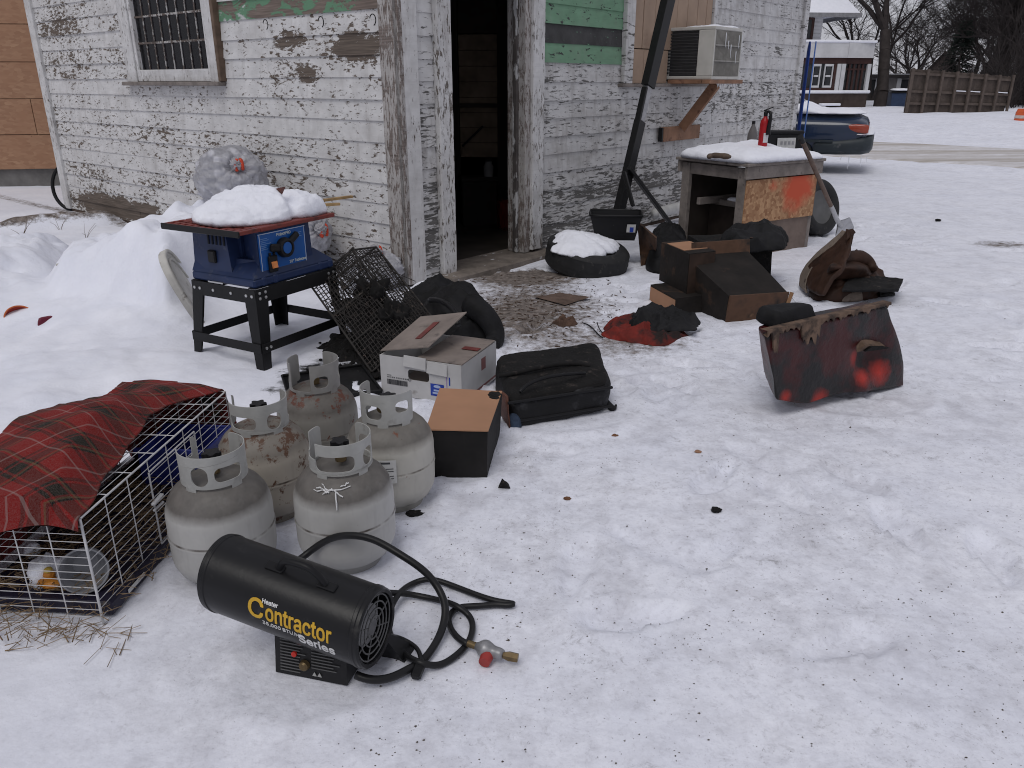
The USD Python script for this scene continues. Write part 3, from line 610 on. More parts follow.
# dim clutter inside the doorway
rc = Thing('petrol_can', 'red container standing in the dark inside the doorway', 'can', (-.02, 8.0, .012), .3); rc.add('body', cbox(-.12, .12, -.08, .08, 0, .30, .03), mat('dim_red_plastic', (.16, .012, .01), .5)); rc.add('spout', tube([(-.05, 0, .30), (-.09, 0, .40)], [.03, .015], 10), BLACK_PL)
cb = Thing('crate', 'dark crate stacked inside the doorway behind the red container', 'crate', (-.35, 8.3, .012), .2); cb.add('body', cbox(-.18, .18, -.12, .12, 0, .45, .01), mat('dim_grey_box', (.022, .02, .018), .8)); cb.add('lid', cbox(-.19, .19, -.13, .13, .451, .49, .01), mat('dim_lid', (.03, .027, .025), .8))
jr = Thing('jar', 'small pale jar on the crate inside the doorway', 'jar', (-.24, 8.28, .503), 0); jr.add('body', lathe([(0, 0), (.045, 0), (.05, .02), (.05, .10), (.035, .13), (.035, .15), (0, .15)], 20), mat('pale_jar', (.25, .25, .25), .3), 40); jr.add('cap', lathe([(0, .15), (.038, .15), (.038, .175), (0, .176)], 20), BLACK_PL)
# ------------------------------------------------------------------ propane tanks
BRASS = mat('dull_brass', (.16, .115, .06), .45, .3, 30, metal=.7)
def tank_paint(name, base, rust, rthr, dirty):
    g = G(); o = L(g.n('texture_coordinate'), 'object'); z = L(g.n('separate_xyz', vector=o), 'z')
    col = mixc(g, thr(g, nz(g, o, 7, 6, .6), .3, .75), sc(base, 1.06), sc(base, .82))
    # grime on the shoulder, where water and soot settle (follows the height of the tank itself)
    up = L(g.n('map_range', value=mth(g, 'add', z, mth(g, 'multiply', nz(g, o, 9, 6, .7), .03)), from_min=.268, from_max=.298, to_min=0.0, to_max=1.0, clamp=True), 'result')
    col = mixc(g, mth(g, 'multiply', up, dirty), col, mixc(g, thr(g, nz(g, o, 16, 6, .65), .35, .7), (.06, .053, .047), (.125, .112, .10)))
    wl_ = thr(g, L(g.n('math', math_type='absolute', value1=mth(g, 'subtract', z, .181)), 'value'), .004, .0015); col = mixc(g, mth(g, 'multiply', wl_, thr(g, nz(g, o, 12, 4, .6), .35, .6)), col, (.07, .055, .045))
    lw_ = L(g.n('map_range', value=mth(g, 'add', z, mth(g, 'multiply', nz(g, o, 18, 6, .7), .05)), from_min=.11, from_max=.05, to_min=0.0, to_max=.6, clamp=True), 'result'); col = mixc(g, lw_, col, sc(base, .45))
    str_ = thr(g, nz(g, L(g.n('mapping', vector=o, scale=(30, 30, 4)), 'vector'), 1, 6, .65), .54, .8); col = mixc(g, mth(g, 'multiply', str_, .4), col, sc(base, .5))
    r = thr(g, mth(g, 'add', nz(g, o, 20, 8, .74), mth(g, 'multiply', up, .03)), rthr, rthr + .05); col = mixc(g, r, col, rust)
    ch = thr(g, nz(g, o, 60, 4, .65), .70, .74); col = mixc(g, mth(g, 'multiply', ch, .7), col, (.10, .06, .045))
    b = L(g.n('bump', height=mth(g, 'add', nz(g, o, 45, 5, .6), mth(g, 'multiply', r, .5)), strength=.15, distance=.006), 'normal')
    p = g.n('principled_bsdf', base_color=col, roughness=.5, specular_ior_level=.35, normal=b)
    return g.done(name, f'{p}.BSDF')
def collar(R, span, h, holes, notch=()):
    """bent guard plate: span in degrees, holes and notches [(centre deg, z, half width deg, half height)]"""
    k = math.radians(1) * R; S = span * k
    pl = sg.box(-S / 2, .018, S / 2, h).buffer(-.012).buffer(.012)
    for c in np.linspace(-span / 2 + 22, span / 2 - 22, 4): pl = pl.union(sg.box(c * k - .018, 0, c * k + .018, .03))
    for c, z, a, b in holes: pl = pl.difference(sg.box(-1, -1, 1, 1).intersection(sg.Point(0, 0).buffer(.001)).buffer(0) if False else sg.box(c * k - a * k + b * .8, z - b * .2, c * k + a * k - b * .8, z + b * .2).buffer(b * .8))
    for c, a, d in notch: pl = pl.difference(sg.box(c * k - a * k, h - d, c * k + a * k, h + 1).buffer(.008))
    parts = []
    for gm in getattr(pl, 'geoms', [pl]):
        m = trimesh.creation.extrude_polygon(gm, .0028, engine='earcut'); m = m.subdivide_to_size(.012); v = m.vertices
        th = v[:, 0] / R; rr = R - v[:, 2] + .0014
        parts.append(TM(np.stack([rr * np.cos(th), rr * np.sin(th), v[:, 1]], 1), m.faces[:, ::-1]))
    return cat_(parts)
def tank_collar_paint(name, base, rust): return mat(name, base, .5, .14, 12, .1, 60, spots=[(rust, 18, .70, .75), ((.12, .105, .095), 10, .6, .8)])
def tank(label, x, y, face, base, rust=(.16, .06, .035), rthr=.72, dirty=.55, span=285, hol=None, notch=(), ch=.115, cR=.092, z0=-.012, tilt=0.0, k=.955, knob=0.0):
    t = Thing('propane_tank', label, 'propane tank', (x, y, z0), face, 'propane tanks standing in the snow')
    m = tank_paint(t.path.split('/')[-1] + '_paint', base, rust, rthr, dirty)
    CM = tank_collar_paint(t.path.split('/')[-1] + '_collar', (.34, .34, .325) if rust[0] < .17 and base[0] > .25 else (.25, .245, .235), rust)
    prof = [(0, .035), (.08, .028), (.115, .036), (.14, .056), (.154, .085), (.1575, .105), (.1580, .165), (.1604, .170), (.1604, .178), (.158, .1825), (.1578, .235), (.155, .258), (.146, .284), (.130, .308), (.108, .327), (.08, .341), (.045, .350), (0, .353)]
    from scipy.interpolate import PchipInterpolator
    body = lathe([(r * k, z) for r, z in prof], 64)
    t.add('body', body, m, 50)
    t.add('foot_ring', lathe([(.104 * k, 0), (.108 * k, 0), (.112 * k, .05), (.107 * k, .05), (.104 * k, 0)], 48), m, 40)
    c = collar(cR, span, ch, hol if hol is not None else [(-95, .062, 16, .028), (-38, .058, 24, .024), (38, .058, 24, .024), (98, .062, 16, .028)], notch)
    c.apply_translation((0, 0, .325)); t.add('collar', c, CM, 30)
    v = t.add('valve', cat_([lathe([(0, .345), (.017, .345), (.017, .372), (.013, .376), (.013, .398), (.009, .402), (0, .405)], 16), tube([(0, 0, .38), (.045, 0, .38)], [.013, .015], 12), tube([(0, 0, .38), (-.03, .0, .38)], [.010, .009], 10)]), BRASS, 40)
    th = np.linspace(0, 2 * math.pi, 40, endpoint=False); rr = .024 + .005 * np.cos(5 * th)
    kn = trimesh.creation.extrude_polygon(sg.Polygon(np.stack([rr * np.cos(th), rr * np.sin(th)], 1)), .016, engine='earcut'); kn.apply_translation((knob, 0, .402)); t.add('knob', kn, BLACK_PL, parent=v)
    return t, m
GRW = (.37, .36, .335)
D = math.radians
front = D(-90)
t1, m1 = tank('pale grey propane tank beside the wire cage, nearest the black heater end', -.868, 2.045, D(-72), (.41, .405, .39), rthr=.80, dirty=.88, span=300, hol=[(-22, .057, 15, .030), (30, .057, 26, .022), (-95, .062, 20, .030), (105, .062, 20, .030)], notch=[(-115, 20, .05)])
t3, m3 = tank('grey propane tank with white scratches on its shoulder behind the hose', -.515, 2.125, D(-75), (.41, .405, .39), rthr=.80, dirty=.88, span=290, hol=[(-15, .055, 38, .024), (58, .058, 16, .028), (-90, .062, 12, .022), (115, .055, 24, .025)], notch=[(-80, 24, .045)])
t2, m2_ = tank('rust speckled propane tank between the cage and other tanks, with an open collar', -.845, 2.415, D(-70), (.38, .345, .295), rust=(.10, .05, .03), rthr=.545, dirty=.6, span=250, hol=[(-42, .055, 32, .022), (28, .055, 16, .028), (96, .062, 22, .026)], notch=[(-100, 14, .05)])
t5, m5 = tank('cream propane tank with a paper label beside the tan topped box', -.425, 2.49, D(-120), (.42, .405, .365), rthr=.66, dirty=.8, span=200, hol=[(5, .06, 20, .024), (70, .078, 16, .02), (-75, .078, 16, .02)], notch=(), ch=.125)
t4, m4 = tank('rear propane tank with rusty lower body and tall grey collar', -.745, 2.77, D(-70), (.24, .23, .21), rust=(.11, .04, .025), rthr=.57, dirty=.8, span=300, hol=[(10, .06, 17, .022), (-90, .07, 16, .025), (80, .07, 15, .024)], notch=[(-42, 22, .09)], ch=.125)
# paper label on the cream tank, white scratches on the scratched one
LBL = mat('faded_paper', (.47, .47, .46), .8, .12, 30); INK = mat('dark_ink', (.05, .05, .055), .8); INKB = mat('blue_ink', (.02, .05, .30), .7)
def bend(mesh, R): v = mesh.vertices; return TM(np.stack([(R + v[:, 2]) * np.cos(v[:, 0] / R), (R + v[:, 2]) * np.sin(v[:, 0] / R), v[:, 1]], 1), mesh.faces)
def curved(shape, R, d=.001):
    m = trimesh.creation.extrude_polygon(shape, d, engine='earcut').subdivide_to_size(.01); return bend(m, R)
lb = cat_([curved(sg.box(.34 * .158 * 1.0, .16, .34 * .158 + .07, .245), .1585)]); pth = t5.add('label', lb, LBL)
t5.add('label_lines', cat_([curved(sg.box(.06, .168 + i * .009, .06 + (.055 if i % 3 else .04), .1705 + i * .009), .1597, .0006) for i in range(6)] + [curved(sg.box(.06, .232, .105, .239), .1597, .0006)]), INK, parent=pth)
WP = mat('white_paint_marks', (.62, .62, .62), .7); rs = np.random.RandomState(5); sg_ = []
prf = lambda r: np.interp(r, [.08, .108, .130, .146, .155], [.341, .327, .308, .284, .258]) + .0012
for a0, r0, a1, r1 in [(-.75, .128, .15, .118), (-.60, .112, -.05, .135), (-.70, .12, -.35, .127), (-.1, .115, .12, .108), (-.22, .12, -.18, .150), (-.5, .135, -.3, .12)]:
    P = [(r * math.cos(a), r * math.sin(a), prf(r)) for a, r in zip(np.linspace(a0, a1, 9), np.linspace(r0, r1, 9) + rs.uniform(-.003, .003, 9))]
    for p_, q_ in zip(P, P[1:]): sg_.append((p_, q_, .0022 * rs.uniform(.4, 1.2), .0022 * rs.uniform(.4, 1.2)))
t3.add('scratches', frusta(sg_, 5), WP)

# ------------------------------------------------------------------ heater with hose, regulator and power cord
hz = .204
e0, e1 = at(222, 571, .238), at(377, 628, .172); TILT = -.066 / float(np.linalg.norm((e1 - e0)[:2])); e0 = e0 * (1, 1, 0); e1 = e1 * (1, 1, 0); ax = unit(e1 - e0); HL = np.linalg.norm(e1 - e0); ang = math.atan2(ax[1], ax[0])
ht = Thing('portable_heater', 'black tube propane heater with yellow lettering lying on the snow', 'heater', (e0[0], e0[1], 0), ang)
HB = mat('heater_black_paint', (.007, .007, .008), .34, .2, 7, .05, 60, spots=[((.05, .048, .046), 16, .58, .8)]); HP = mat('heater_print_plate', (.010, .010, .011), .5, .2, 12)
HR = .097
def along(m):      # z axis -> heater axis (local x)
    return put(m, frame((0, 0, hz), (0, 1, 0), (0, 0, 1)))
barrel = lathe([(HR - .004, .0), (HR, .004), (HR, HL - .004), (HR - .004, HL), (HR - .012, HL - .002), (HR - .012, HL - .05), (HR - .012, .06), (HR - .012, .01), (HR - .004, .0)], 72)
def hta(name, mesh, m, smooth=False, **k):        # the barrel tips down towards the hose end
    v, f, _ = meshkit.arrays(mesh); v = v.copy(); v[:, 2] += TILT * (v[:, 0] - HL / 2); return ht.add(name, (v, f), m, smooth, **k)
hta('barrel', along(barrel), HB, 30)
hta('band', along(lathe([(HR, .012), (HR + .002, .014), (HR + .002, .020), (HR, .022)], 72)), HB, 30); hta('band', along(lathe([(HR, HL - .024), (HR + .002, HL - .022), (HR + .002, HL - .014), (HR, HL - .012)], 72)), HB, 30)
hta('seam', along(bend(sbox(HR * .6, HR * .6 + .004, .02, HL - .02, 0, .0015), HR)), HB)
hta('inner_tube', along(lathe([(.066, .01), (.069, .01), (.069, .15), (.066, .15), (.066, .01)], 40)), BLACK_ST, 30)
MT = mat('grille_wire', (.10, .10, .10), .45, .2, 20, metal=.4); GREYD = mat('motor_grey', (.22, .22, .225), .5, .2, 20, metal=.4)
thc = np.linspace(0, 2 * math.pi, 48, endpoint=False); rings = []
for r_ in (.028, .046, .063, .080): rings.append(tube(np.stack([HL - .008 + 0 * thc, r_ * np.cos(thc), hz + r_ * np.sin(thc)], 1), .0022, 6, True))
rings.append(frusta([((HL - .010, .02 * math.cos(a), hz + .02 * math.sin(a)), (HL - .010, .091 * math.cos(a), hz + .091 * math.sin(a)), .002, .002) for a in np.linspace(0, 2 * math.pi, 8, endpoint=False) + .3], 6))
hta('intake_grille', cat_(rings), MT, True)
hta('motor', put(lathe([(0, 0), (.05, 0), (.052, .004), (.052, .06), (0, .06)], 32), frame((HL - .085, 0, hz), (0, 1, 0), (0, 0, 1))), GREYD, 30)
hta('fan', put(cat_([put(cbox(.02, .082, -.02, .02, 0, .003, .001), np.array(trimesh.transformations.rotation_matrix(a, (0, 0, 1)) @ trimesh.transformations.rotation_matrix(.5, (1, 0, 0)))) for a in np.linspace(0, 2 * math.pi, 5, endpoint=False)]), frame((HL - .11, 0, hz), (0, 1, 0), (0, 0, 1))), GREYD)
# handle on top, tipped slightly towards the camera
hd = D(90 + 14); hv = np.array([0, math.cos(hd), math.sin(hd)])
hp = [(HL * .43, .0, 0), (HL * .46, 0, .012), (HL * .50, 0, .036), (HL * .58, 0, .046), (HL * .66, 0, .044), (HL * .715, 0, .022), (HL * .735, 0, .002)]
hpts = spline([np.array([a, 0, hz]) + hv * (HR + c) for a, b_, c in hp], 30); hn = hta('handle', tube(hpts, .0085, 10), BLACK_PL, True)
for a in (.42, .745): hta('handle_foot', put(cbox(-.024, .024, -.012, .012, -.002, .006, .002), frame(np.array([HL * a, 0, hz]) + hv * HR, (1, 0, 0), np.cross(hv, (1, 0, 0)))), BLACK_PL, parent=hn)
# control box below, facing the camera
A0 = ht.local(at(276, 673)); A1 = ht.local(at(347, 687)); cx = unit(A1 - A0); cy = np.array([-cx[1], cx[0], 0]); bl = np.linalg.norm(A1 - A0)
M = frame((A0[0], A0[1], .0), cx, cy)
ht.add('control_box', put(hexa([(0, 0, .004), (bl, 0, .004), (bl, .17, .004), (0, .17, .004), (-.0, .018, .125), (bl, .018, .125), (bl, .15, .125), (-.0, .15, .125)], (4, 4, 4), 0, rnd=.0), M), HP, 30)
Mf = frame(put(TM([(0.004, -.002, .006)], [(0, 0, 0)]), M).vertices[0], M[:3, 0], unit(M[:3, 2] * .119 + M[:3, 1] * .018))
pr = random.Random(8); txt = []
for i in range(11): txt.append(put(sbox(.012, .012 + pr.uniform(.05, .07), .010 + i * .0085, .0125 + i * .0085, 0, .0012), Mf))
for i in range(9): txt.append(put(sbox(.098, .098 + pr.uniform(.055, bl - .115), .030 + i * .0085, .0325 + i * .0085, 0, .0012), Mf))
pi_ = ht.add('printed_lines', cat_(txt), mat('grey_print', (.10, .10, .10), .6))
ht.add('button', put(lathe([(0, 0), (.007, 0), (.007, .006), (0, .008)], 16), Mf @ trimesh.transformations.translation_matrix((.052, .062, 0))), mat('red_button', (.5, .03, .02), .4), 30)
ht.add('knob', put(lathe([(0, .014), (.008, .014), (.012, .010), (.014, 0)][::-1], 20), Mf @ trimesh.transformations.translation_matrix((.080, .036, 0))), BRASS, 30)
for i in range(2): ht.add('warning_mark', put(trimesh.creation.extrude_polygon(sg.Polygon([(0, 0), (.012, 0), (.006, .011)]), .0014, engine='earcut'), Mf @ trimesh.transformations.translation_matrix((.10 + .014 * i, .010, 0))), mat(f'warning_print_{i}', (.35, .35, .34), .6))
ht.add('rear_foot', hexa([(HL * .62, .10, 0), (HL * 1.06, .085, 0), (HL * 1.05, .16, 0), (HL * .60, .20, 0), (HL * .64, .06, .10), (HL * .95, .06, .10), (HL * .95, .075, .10), (HL * .64, .075, .10)], (2, 2, 2)), HP)
# lettering round the barrel
def on_barrel(s, h, x, a, bold, d=.0012):
    m = text_mesh(s, h, d, bold).subdivide_to_size(.012); v = m.vertices; th = a + v[:, 1] / HR; rr = HR + .0004 + v[:, 2]
    return TM(np.stack([x + v[:, 0], -rr * np.cos(th), hz + rr * np.sin(th)], 1), m.faces), v[:, 0].max()
YEL = mat('yellow_lettering', (.55, .33, .03), .5, .1, 30); WHT = mat('white_lettering', (.62, .62, .62), .5)
ta = D(1)
m_, wd = on_barrel('C', .046, HL * .33, ta - .03, True); hta('lettering', m_, YEL)
m2x, wd2 = on_barrel('ontractor', .040, HL * .33 + wd + .004, ta + .0, True); m2x.vertices[:, 0] = HL * .33 + wd + .004 + (m2x.vertices[:, 0] - (HL * .33 + wd + .004)) * (HL * .84 - HL * .33 - wd) / wd2; hta('lettering', m2x, YEL)
m_, w_ = on_barrel('Series', .024, HL * .64, ta - .33, True); hta('lettering', m_, WHT)
m_, w_ = on_barrel('35,000 BTU/HR', .0095, HL * .42, ta - .17, False); m_.vertices[:, 0] = HL * .40 + (m_.vertices[:, 0] - HL * .40) * (HL * .25) / w_; hta('lettering', m_, WHT)
m_, w_ = on_barrel('Heater', .010, HL * .42, ta + .40, True); hta('lettering', m_, WHT)
HOSE = mat('rubber_hose', (.010, .010, .011), .42, .2, 30, .05)
zA = [.10, .12, .16, .19, .19, .17, .13, .09, .06, .03, .02, .015, .02, .03, .045]
pA = [(296, 562), (312, 550), (330, 539), (352, 535.5), (374, 540), (399, 553.7), (424, 571), (438, 588), (445, 607), (442, 629), (432, 649), (421, 662), (409, 669), (389, 678), (356, 675)]
h1 = spline([at(x, y, z) for (x, y), z in zip(pA, zA)], 120); ht.addw('gas_hose', tube(h1, .0105, 12), HOSE, True)
pB = [(385, 592, .06), (395, 593, .04), (411, 594.5, .02), (438, 600, .016), (458, 607, .03), (469, 616, .014), (472.5, 629, .012), (467, 644, .012), (454, 657, .012), (438, 665, .012), (420, 662.5, .03), (403, 653, .014), (392, 638, .012), (388.5, 618, .012), (396, 598, .034), (413, 583.5, .016), (428, 579.5, .022), (448, 584, .014), (477, 595, .013), (497, 601, .013), (509, 603, .013), (513, 604, .013), (509, 605, .012), (497, 604.5, .011), (477, 606, .011), (460, 607.5, .012), (450, 615, .013), (449.5, 625, .013), (458, 638, .022), (468, 643.5, .024)]
h2 = spline([at(*q) for q in pB], 260); ht.addw('gas_hose', tube(h2, .0088, 10), HOSE, True)
pC = [(380, 636, .10), (390, 636, .07), (401, 638.5, .03), (413, 645, .02), (420, 655, .03), (421, 664, .025)]
ht.addw('power_cord', tube(spline([at(*q) for q in pC], 50), .006, 8), HOSE, True)
P0, P1 = at(422, 660, .025), at(415, 678, .012); ht.addw('plug', beam(P0, P1, .026, .022, b=.005), BLACK_PL)
rg = [at(468, 643.5, .024), at(476, 646, .024), at(503, 655, .022), at(518, 658, .02)]
rp = ht.addw('regulator', cat_([tube(spline([rg[1], (rg[1] + rg[2]) / 2, rg[2]], 14), [.010, .013, .018, .022, .024, .024, .022, .020, .017, .016, .016, .016, .015, .013], 14)]), mat('regulator_grey', (.26, .26, .27), .4, .2, 30, metal=.4), True)
ht.addw('fitting', tube([rg[0], rg[1]], .0095, 10), BRASS, 40, parent=rp); ht.addw('fitting', tube([rg[2], rg[2] * .6 + rg[3] * .4, rg[3]], [.008, .013, .012], 6), BRASS, 40, parent=rp)
ht.addw('pressure_knob', tube([at(489, 652, .018), at(484, 663, .013)], [.019, .015], 14), mat('red_knob', (.28, .035, .03), .45, .2, 20), 40, parent=rp)

# ------------------------------------------------------------------ wire cage with tray, blanket over it
CX0, CX1, CY0, CY1, CZ = -1.52, -1.13, 1.79, 2.70, .335
CT = D(-4.5)
def turn_cage(p):      # the cage stands slightly turned about its near right corner
    p = np.asarray(p, float).copy(); u, w_ = p[:, 0] - CX1, p[:, 1] - CY0; p[:, 0] = CX1 + u * math.cos(CT) - w_ * math.sin(CT); p[:, 1] = CY0 + u * math.sin(CT) + w_ * math.cos(CT); return p
cg = Thing('wire_cage', 'white wire pet cage with a dark plastic tray, littered with straw', 'cage', (-1.45, 2.2, -.004))
WIRE = mat('white_coated_wire', (.52, .52, .53), .45, .2, 20, spots=[((.2, .15, .11), 40, .62, .72)])
TRAY = mat('navy_plastic_tray', (.016, .014, .030), .5, .3, 12, spots=[((.10, .075, .05), 22, .58, .68)])
cg.addw('tray', cat_([cbox(CX0 - .01, CX1 + .012, CY0 + .03, CY1 + .01, .004, .05, .006), cbox(CX0 - .015, CX1 + .017, CY1 - .01, CY1 + .015, .05, .07, .004)]), TRAY)
cg.addw('tray_label', beam((CX1 + .016, 1.90, .030), (CX1 + .016, 1.99, .030), .012, .004, (1, 0, 0), .001), mat('pale_sticker', (.5, .5, .5), .6))
rw = .00115
def panel(o, du, dv, nu, nv, mu=1):      # wires along du spaced up dv, plus heavier ones along dv
    o, du, dv = map(lambda q: np.asarray(q, float), (o, du, dv)); S = []
    for i in range(nv + 1): S.append((o + dv * i / nv, o + dv * i / nv + du, rw, rw))
    for i in range(nu + 1): S.append((o + du * i / nu, o + du * i / nu + dv, rw * 1.45, rw * 1.45))
    return frusta(S, 6)
cg.addw('front_wires', panel((CX0, CY0, .0), (CX1 - CX0, 0, 0), (0, 0, CZ), 4, 14), WIRE, True)
cg.addw('side_wires', panel((CX1, CY0, .0), (0, CY1 - CY0, 0), (0, 0, CZ), 8, 13), WIRE, True)
cg.addw('side_wires', panel((CX0, CY0, .0), (0, CY1 - CY0, 0), (0, 0, CZ), 8, 13), WIRE, True)
cg.addw('back_wires', panel((CX0, CY1, .0), (CX1 - CX0, 0, 0), (0, 0, CZ), 4, 13), WIRE, True)
cg.addw('top_wires', panel((CX0, CY0, CZ), (0, CY1 - CY0, 0), (CX1 - CX0, 0, 0), 7, 14), WIRE, True)
cg.addw('door_frame', frusta([((CX1 + .006, a, b), (CX1 + .006, c, d), .0028, .0028) for a, b, c, d in [(2.12, .05, 2.12, .30), (2.12, .30, 2.42, .30), (2.42, .30, 2.42, .05), (2.42, .05, 2.12, .05)]], 6), WIRE, True)
cg.addw('latch', cat_([beam((CX1 + .012, 2.10, .20), (CX1 + .012, 2.16, .205), .014, .01), beam((CX1 + .012, 2.10, .18), (CX1 + .012, 2.16, .178), .008, .008)]), WIRE)
cg.addw('corner_wire', frusta([((CX1, CY0, 0), (CX1, CY0, CZ), .0035, .0035), ((CX1, CY0, CZ), (CX1, CY1, CZ), .003, .003), ((CX0, CY0, CZ), (CX1, CY0, CZ), .003, .003)], 6), WIRE, True)
BLUEP = mat('blue_plastic', (.025, .035, .20), .45, .2, 9)
bp = Thing('storage_bin', 'blue plastic bin inside the far end of the wire cage', 'bin', (-1.25, 2.585, .052))
bp.add('shell', cat_([cbox(-.13, .12, -.10, -.094, 0, .14, .003), cbox(-.13, .12, .094, .10, 0, .14, .003), cbox(.114, .12, -.093, .093, 0, .14, .003), cbox(-.13, -.124, -.093, .093, 0, .14, .003), cbox(-.124, .114, -.093, .093, 0, .01, .002)]), BLUEP); bp.add('rim', cat_([cbox(-.14, .13, -.11, -.101, .13, .15, .003), cbox(-.14, .13, .101, .11, .13, .15, .003), cbox(.121, .13, -.10, .10, .13, .15, .003)]), BLUEP)
STRAW = mat('straw', (.21, .145, .085), .8, .4, 30)
rs = np.random.RandomState(3); S = []
def straw(n, x0, x1, y0, y1, z0, z1, l=.09):
    for _ in range(n):
        a = rs.uniform(0, math.pi); p = np.array([rs.uniform(x0, x1), rs.uniform(y0, y1), rs.uniform(z0, z1)]); d = np.array([math.cos(a), math.sin(a), rs.uniform(-.25, .25)]) * rs.uniform(.3, 1) * l / 2
        S.append((p - d, p + d, rs.uniform(.0008, .002), .0008))
straw(900, CX0 + .04, CX1 - .03, CY0 + .05, CY1 - .1, .055, .085); straw(110, CX0, CX1 + .02, CY0 - .10, CY0 + .05, .01, .05, .13); straw(60, CX1 - .02, CX1 + .06, 1.85, 2.3, .03, .08, .1); straw(40, -1.35, -1.02, 1.66, 1.78, .004, .014, .1)
sm_ = frusta(S, 4); sm_.vertices = turn_cage(sm_.vertices); single('straw', sm_, STRAW, 'loose brown straw in and around the wire cage', 'straw', kind='stuff')
dish = Thing('water_dish', 'translucent grey plastic bowl lying on straw inside the cage', 'bowl', (-1.245, 1.93, .10), .2)
DG = mat('cloudy_plastic', (.23, .235, .25), .35, .2, 8)
dish.add('bowl', put(lathe([(.0, 0), (.035, .004), (.055, .025), (.064, .08), (.060, .08), (.051, .028), (.033, .010), (0, .008)], 40), trimesh.transformations.rotation_matrix(D(75), (1, .3, 0))), DG, 40)
dish.add('rim', put(tube(np.stack([.063 * np.cos(thc), .063 * np.sin(thc), .08 + 0 * thc], 1), .003, 8, True), trimesh.transformations.rotation_matrix(D(75), (1, .3, 0))), DG, True)
ot = Thing('toy', 'small orange and yellow plastic toy beside the bowl in the cage', 'toy', at(46, 586, .07))
ORY = mat('orange_plastic', (.50, .20, .03), .4, .2, 30)
ot.add('body', cat_([ball((0, 0, .0), (.04, .02, .014), 1, .25, 3, 3), ball((-.01, .012, .02), (.016, .014, .016), 2, .2, 3, 3), ball((.045, .005, .0), (.018, .008, .008), 3, .2, 3, 3)]), ORY, True)
ot.add('cap', ball((-.008, .01, .036), (.012, .012, .008), 4, .1, 3, 3), mat('yellow_plastic', (.5, .36, .08), .45), True)
sd = Thing('snow_clods', 'clumps of snow lying inside the cage floor', 'snow', kind='stuff', loc=(-1.42, 1.95, .05)); sd.add('clod', cat_([ball((rs.uniform(-.08, .12), rs.uniform(-.08, .1), .02), rs.uniform(.02, .05), i, .4, 3, 2) for i in range(4)]), SNOW, True)
for t_ in (cg, bp, dish, ot, sd):
    ops = UsdGeom.Xformable(stage.GetPrimAtPath(t_.path)).GetOrderedXformOps(); q_ = turn_cage([t_.loc])[0]; ops[0].Set(Gf.Vec3d(*map(float, q_))); ops[1].Set(math.degrees(t_.rot + CT))
# blanket: a sheet laid over the top, hanging over the edges of the cage
NU, NVv = 120, 130
bu, bv = np.meshgrid(np.linspace(0, 1, NU), np.linspace(0, 1, NVv), indexing='ij')

# right hand border of the blanket, as x over y (front .. back); at the back it reaches over the right edge
yb = np.array([1.76, 1.82, 1.90, 2.00, 2.10, 2.20, 2.30, 2.40, 2.50, 2.60, 2.69, 2.95]); xr = np.array([-1.122, -1.13, -1.15, -1.175, -1.19, -1.205, -1.23, -1.25, -1.255, -1.21, -1.15, -1.09])
BYv = 1.765 + bv * (2.95 - 1.765) + .008 * np.sin(bu * 9)
left = np.interp(BYv, [1.76, 2.0, 2.25, 2.5, 2.7, 2.95], [-1.80, -1.76, -1.70, -1.68, -1.68, -1.64]); xrv = np.interp(BYv, yb, xr) + .004 * np.sin(BYv * 31)
BX = left + bu * (xrv - left)
fo = fbm(np.stack([BX * 3.2 + BYv * 2.2, BYv * 3.0 - BX * 1.5, BX * 0 + 2.2], -1), 2, 5); fo2 = fbm(np.stack([BX * 9, BYv * 7, BX * 0], -1), 2, 6)
ridge = 1 - np.sqrt((2.4 * fo - 1.2) ** 2 + .01)
top = CZ + .006 + np.maximum(0, ridge * .075 - .01) * np.interp(BYv, [2.3, 2.55], [1, .35]) * np.clip((xrv - BX) / .09, .12, 1) + .012 * fo2 * np.clip((xrv - BX) / .05, .2, 1)
top += .06 * (fbm(np.stack([BX * 6 - BYv * 3, BYv * 6, BX * 0 + 1], -1), 2, 15) - .4) * np.clip((xrv - BX) / .08, .1, 1) * np.interp(BYv, [2.3, 2.55], [1, .4]); top += .055 * np.exp(-((BX + 1.47) ** 2 + (BYv - 2.15) ** 2) / .05) + .03 * np.exp(-((BX + 1.33) ** 2 / .01 + (BYv - 2.36) ** 2 / .06))
dx = np.maximum(0, BX - (CX1 + .01)); dy = np.maximum(0, (CY0 - .008) - BYv); dyb = np.maximum(0, BYv - (CY1 + .01)); dxl = np.maximum(0, (CX0 - .01) - BX)
hang = np.maximum.reduce([dx, dy, dyb, dxl])
topz = np.where(hang > 0, CZ + .008 + fo2 * .006 - np.minimum(hang * 2.4, .42), top)
shrink = np.clip(hang * 3, 0, 1) * .80
BXf = np.where(dx > 0, BX - dx * shrink, np.where(dxl > 0, BX + dxl * shrink, BX)); BYf = np.where(dy > 0, BYv + dy * shrink, np.where(dyb > 0, BYv - dyb * shrink, BYv))
BXf = BXf + .014 * (fo2 - .5) * (hang > .02); BYf = BYf + .014 * (fo - .5) * (hang > .02)
V = turn_cage(np.stack([BXf, BYf, topz], -1).reshape(-1, 3)); a0 = (np.arange(NU - 1)[:, None] * NVv + np.arange(NVv - 1)[None]).ravel(); Fq = np.vstack([np.stack([a0, a0 + NVv, a0 + NVv + 1], 1), np.stack([a0, a0 + NVv + 1, a0 + 1], 1)])
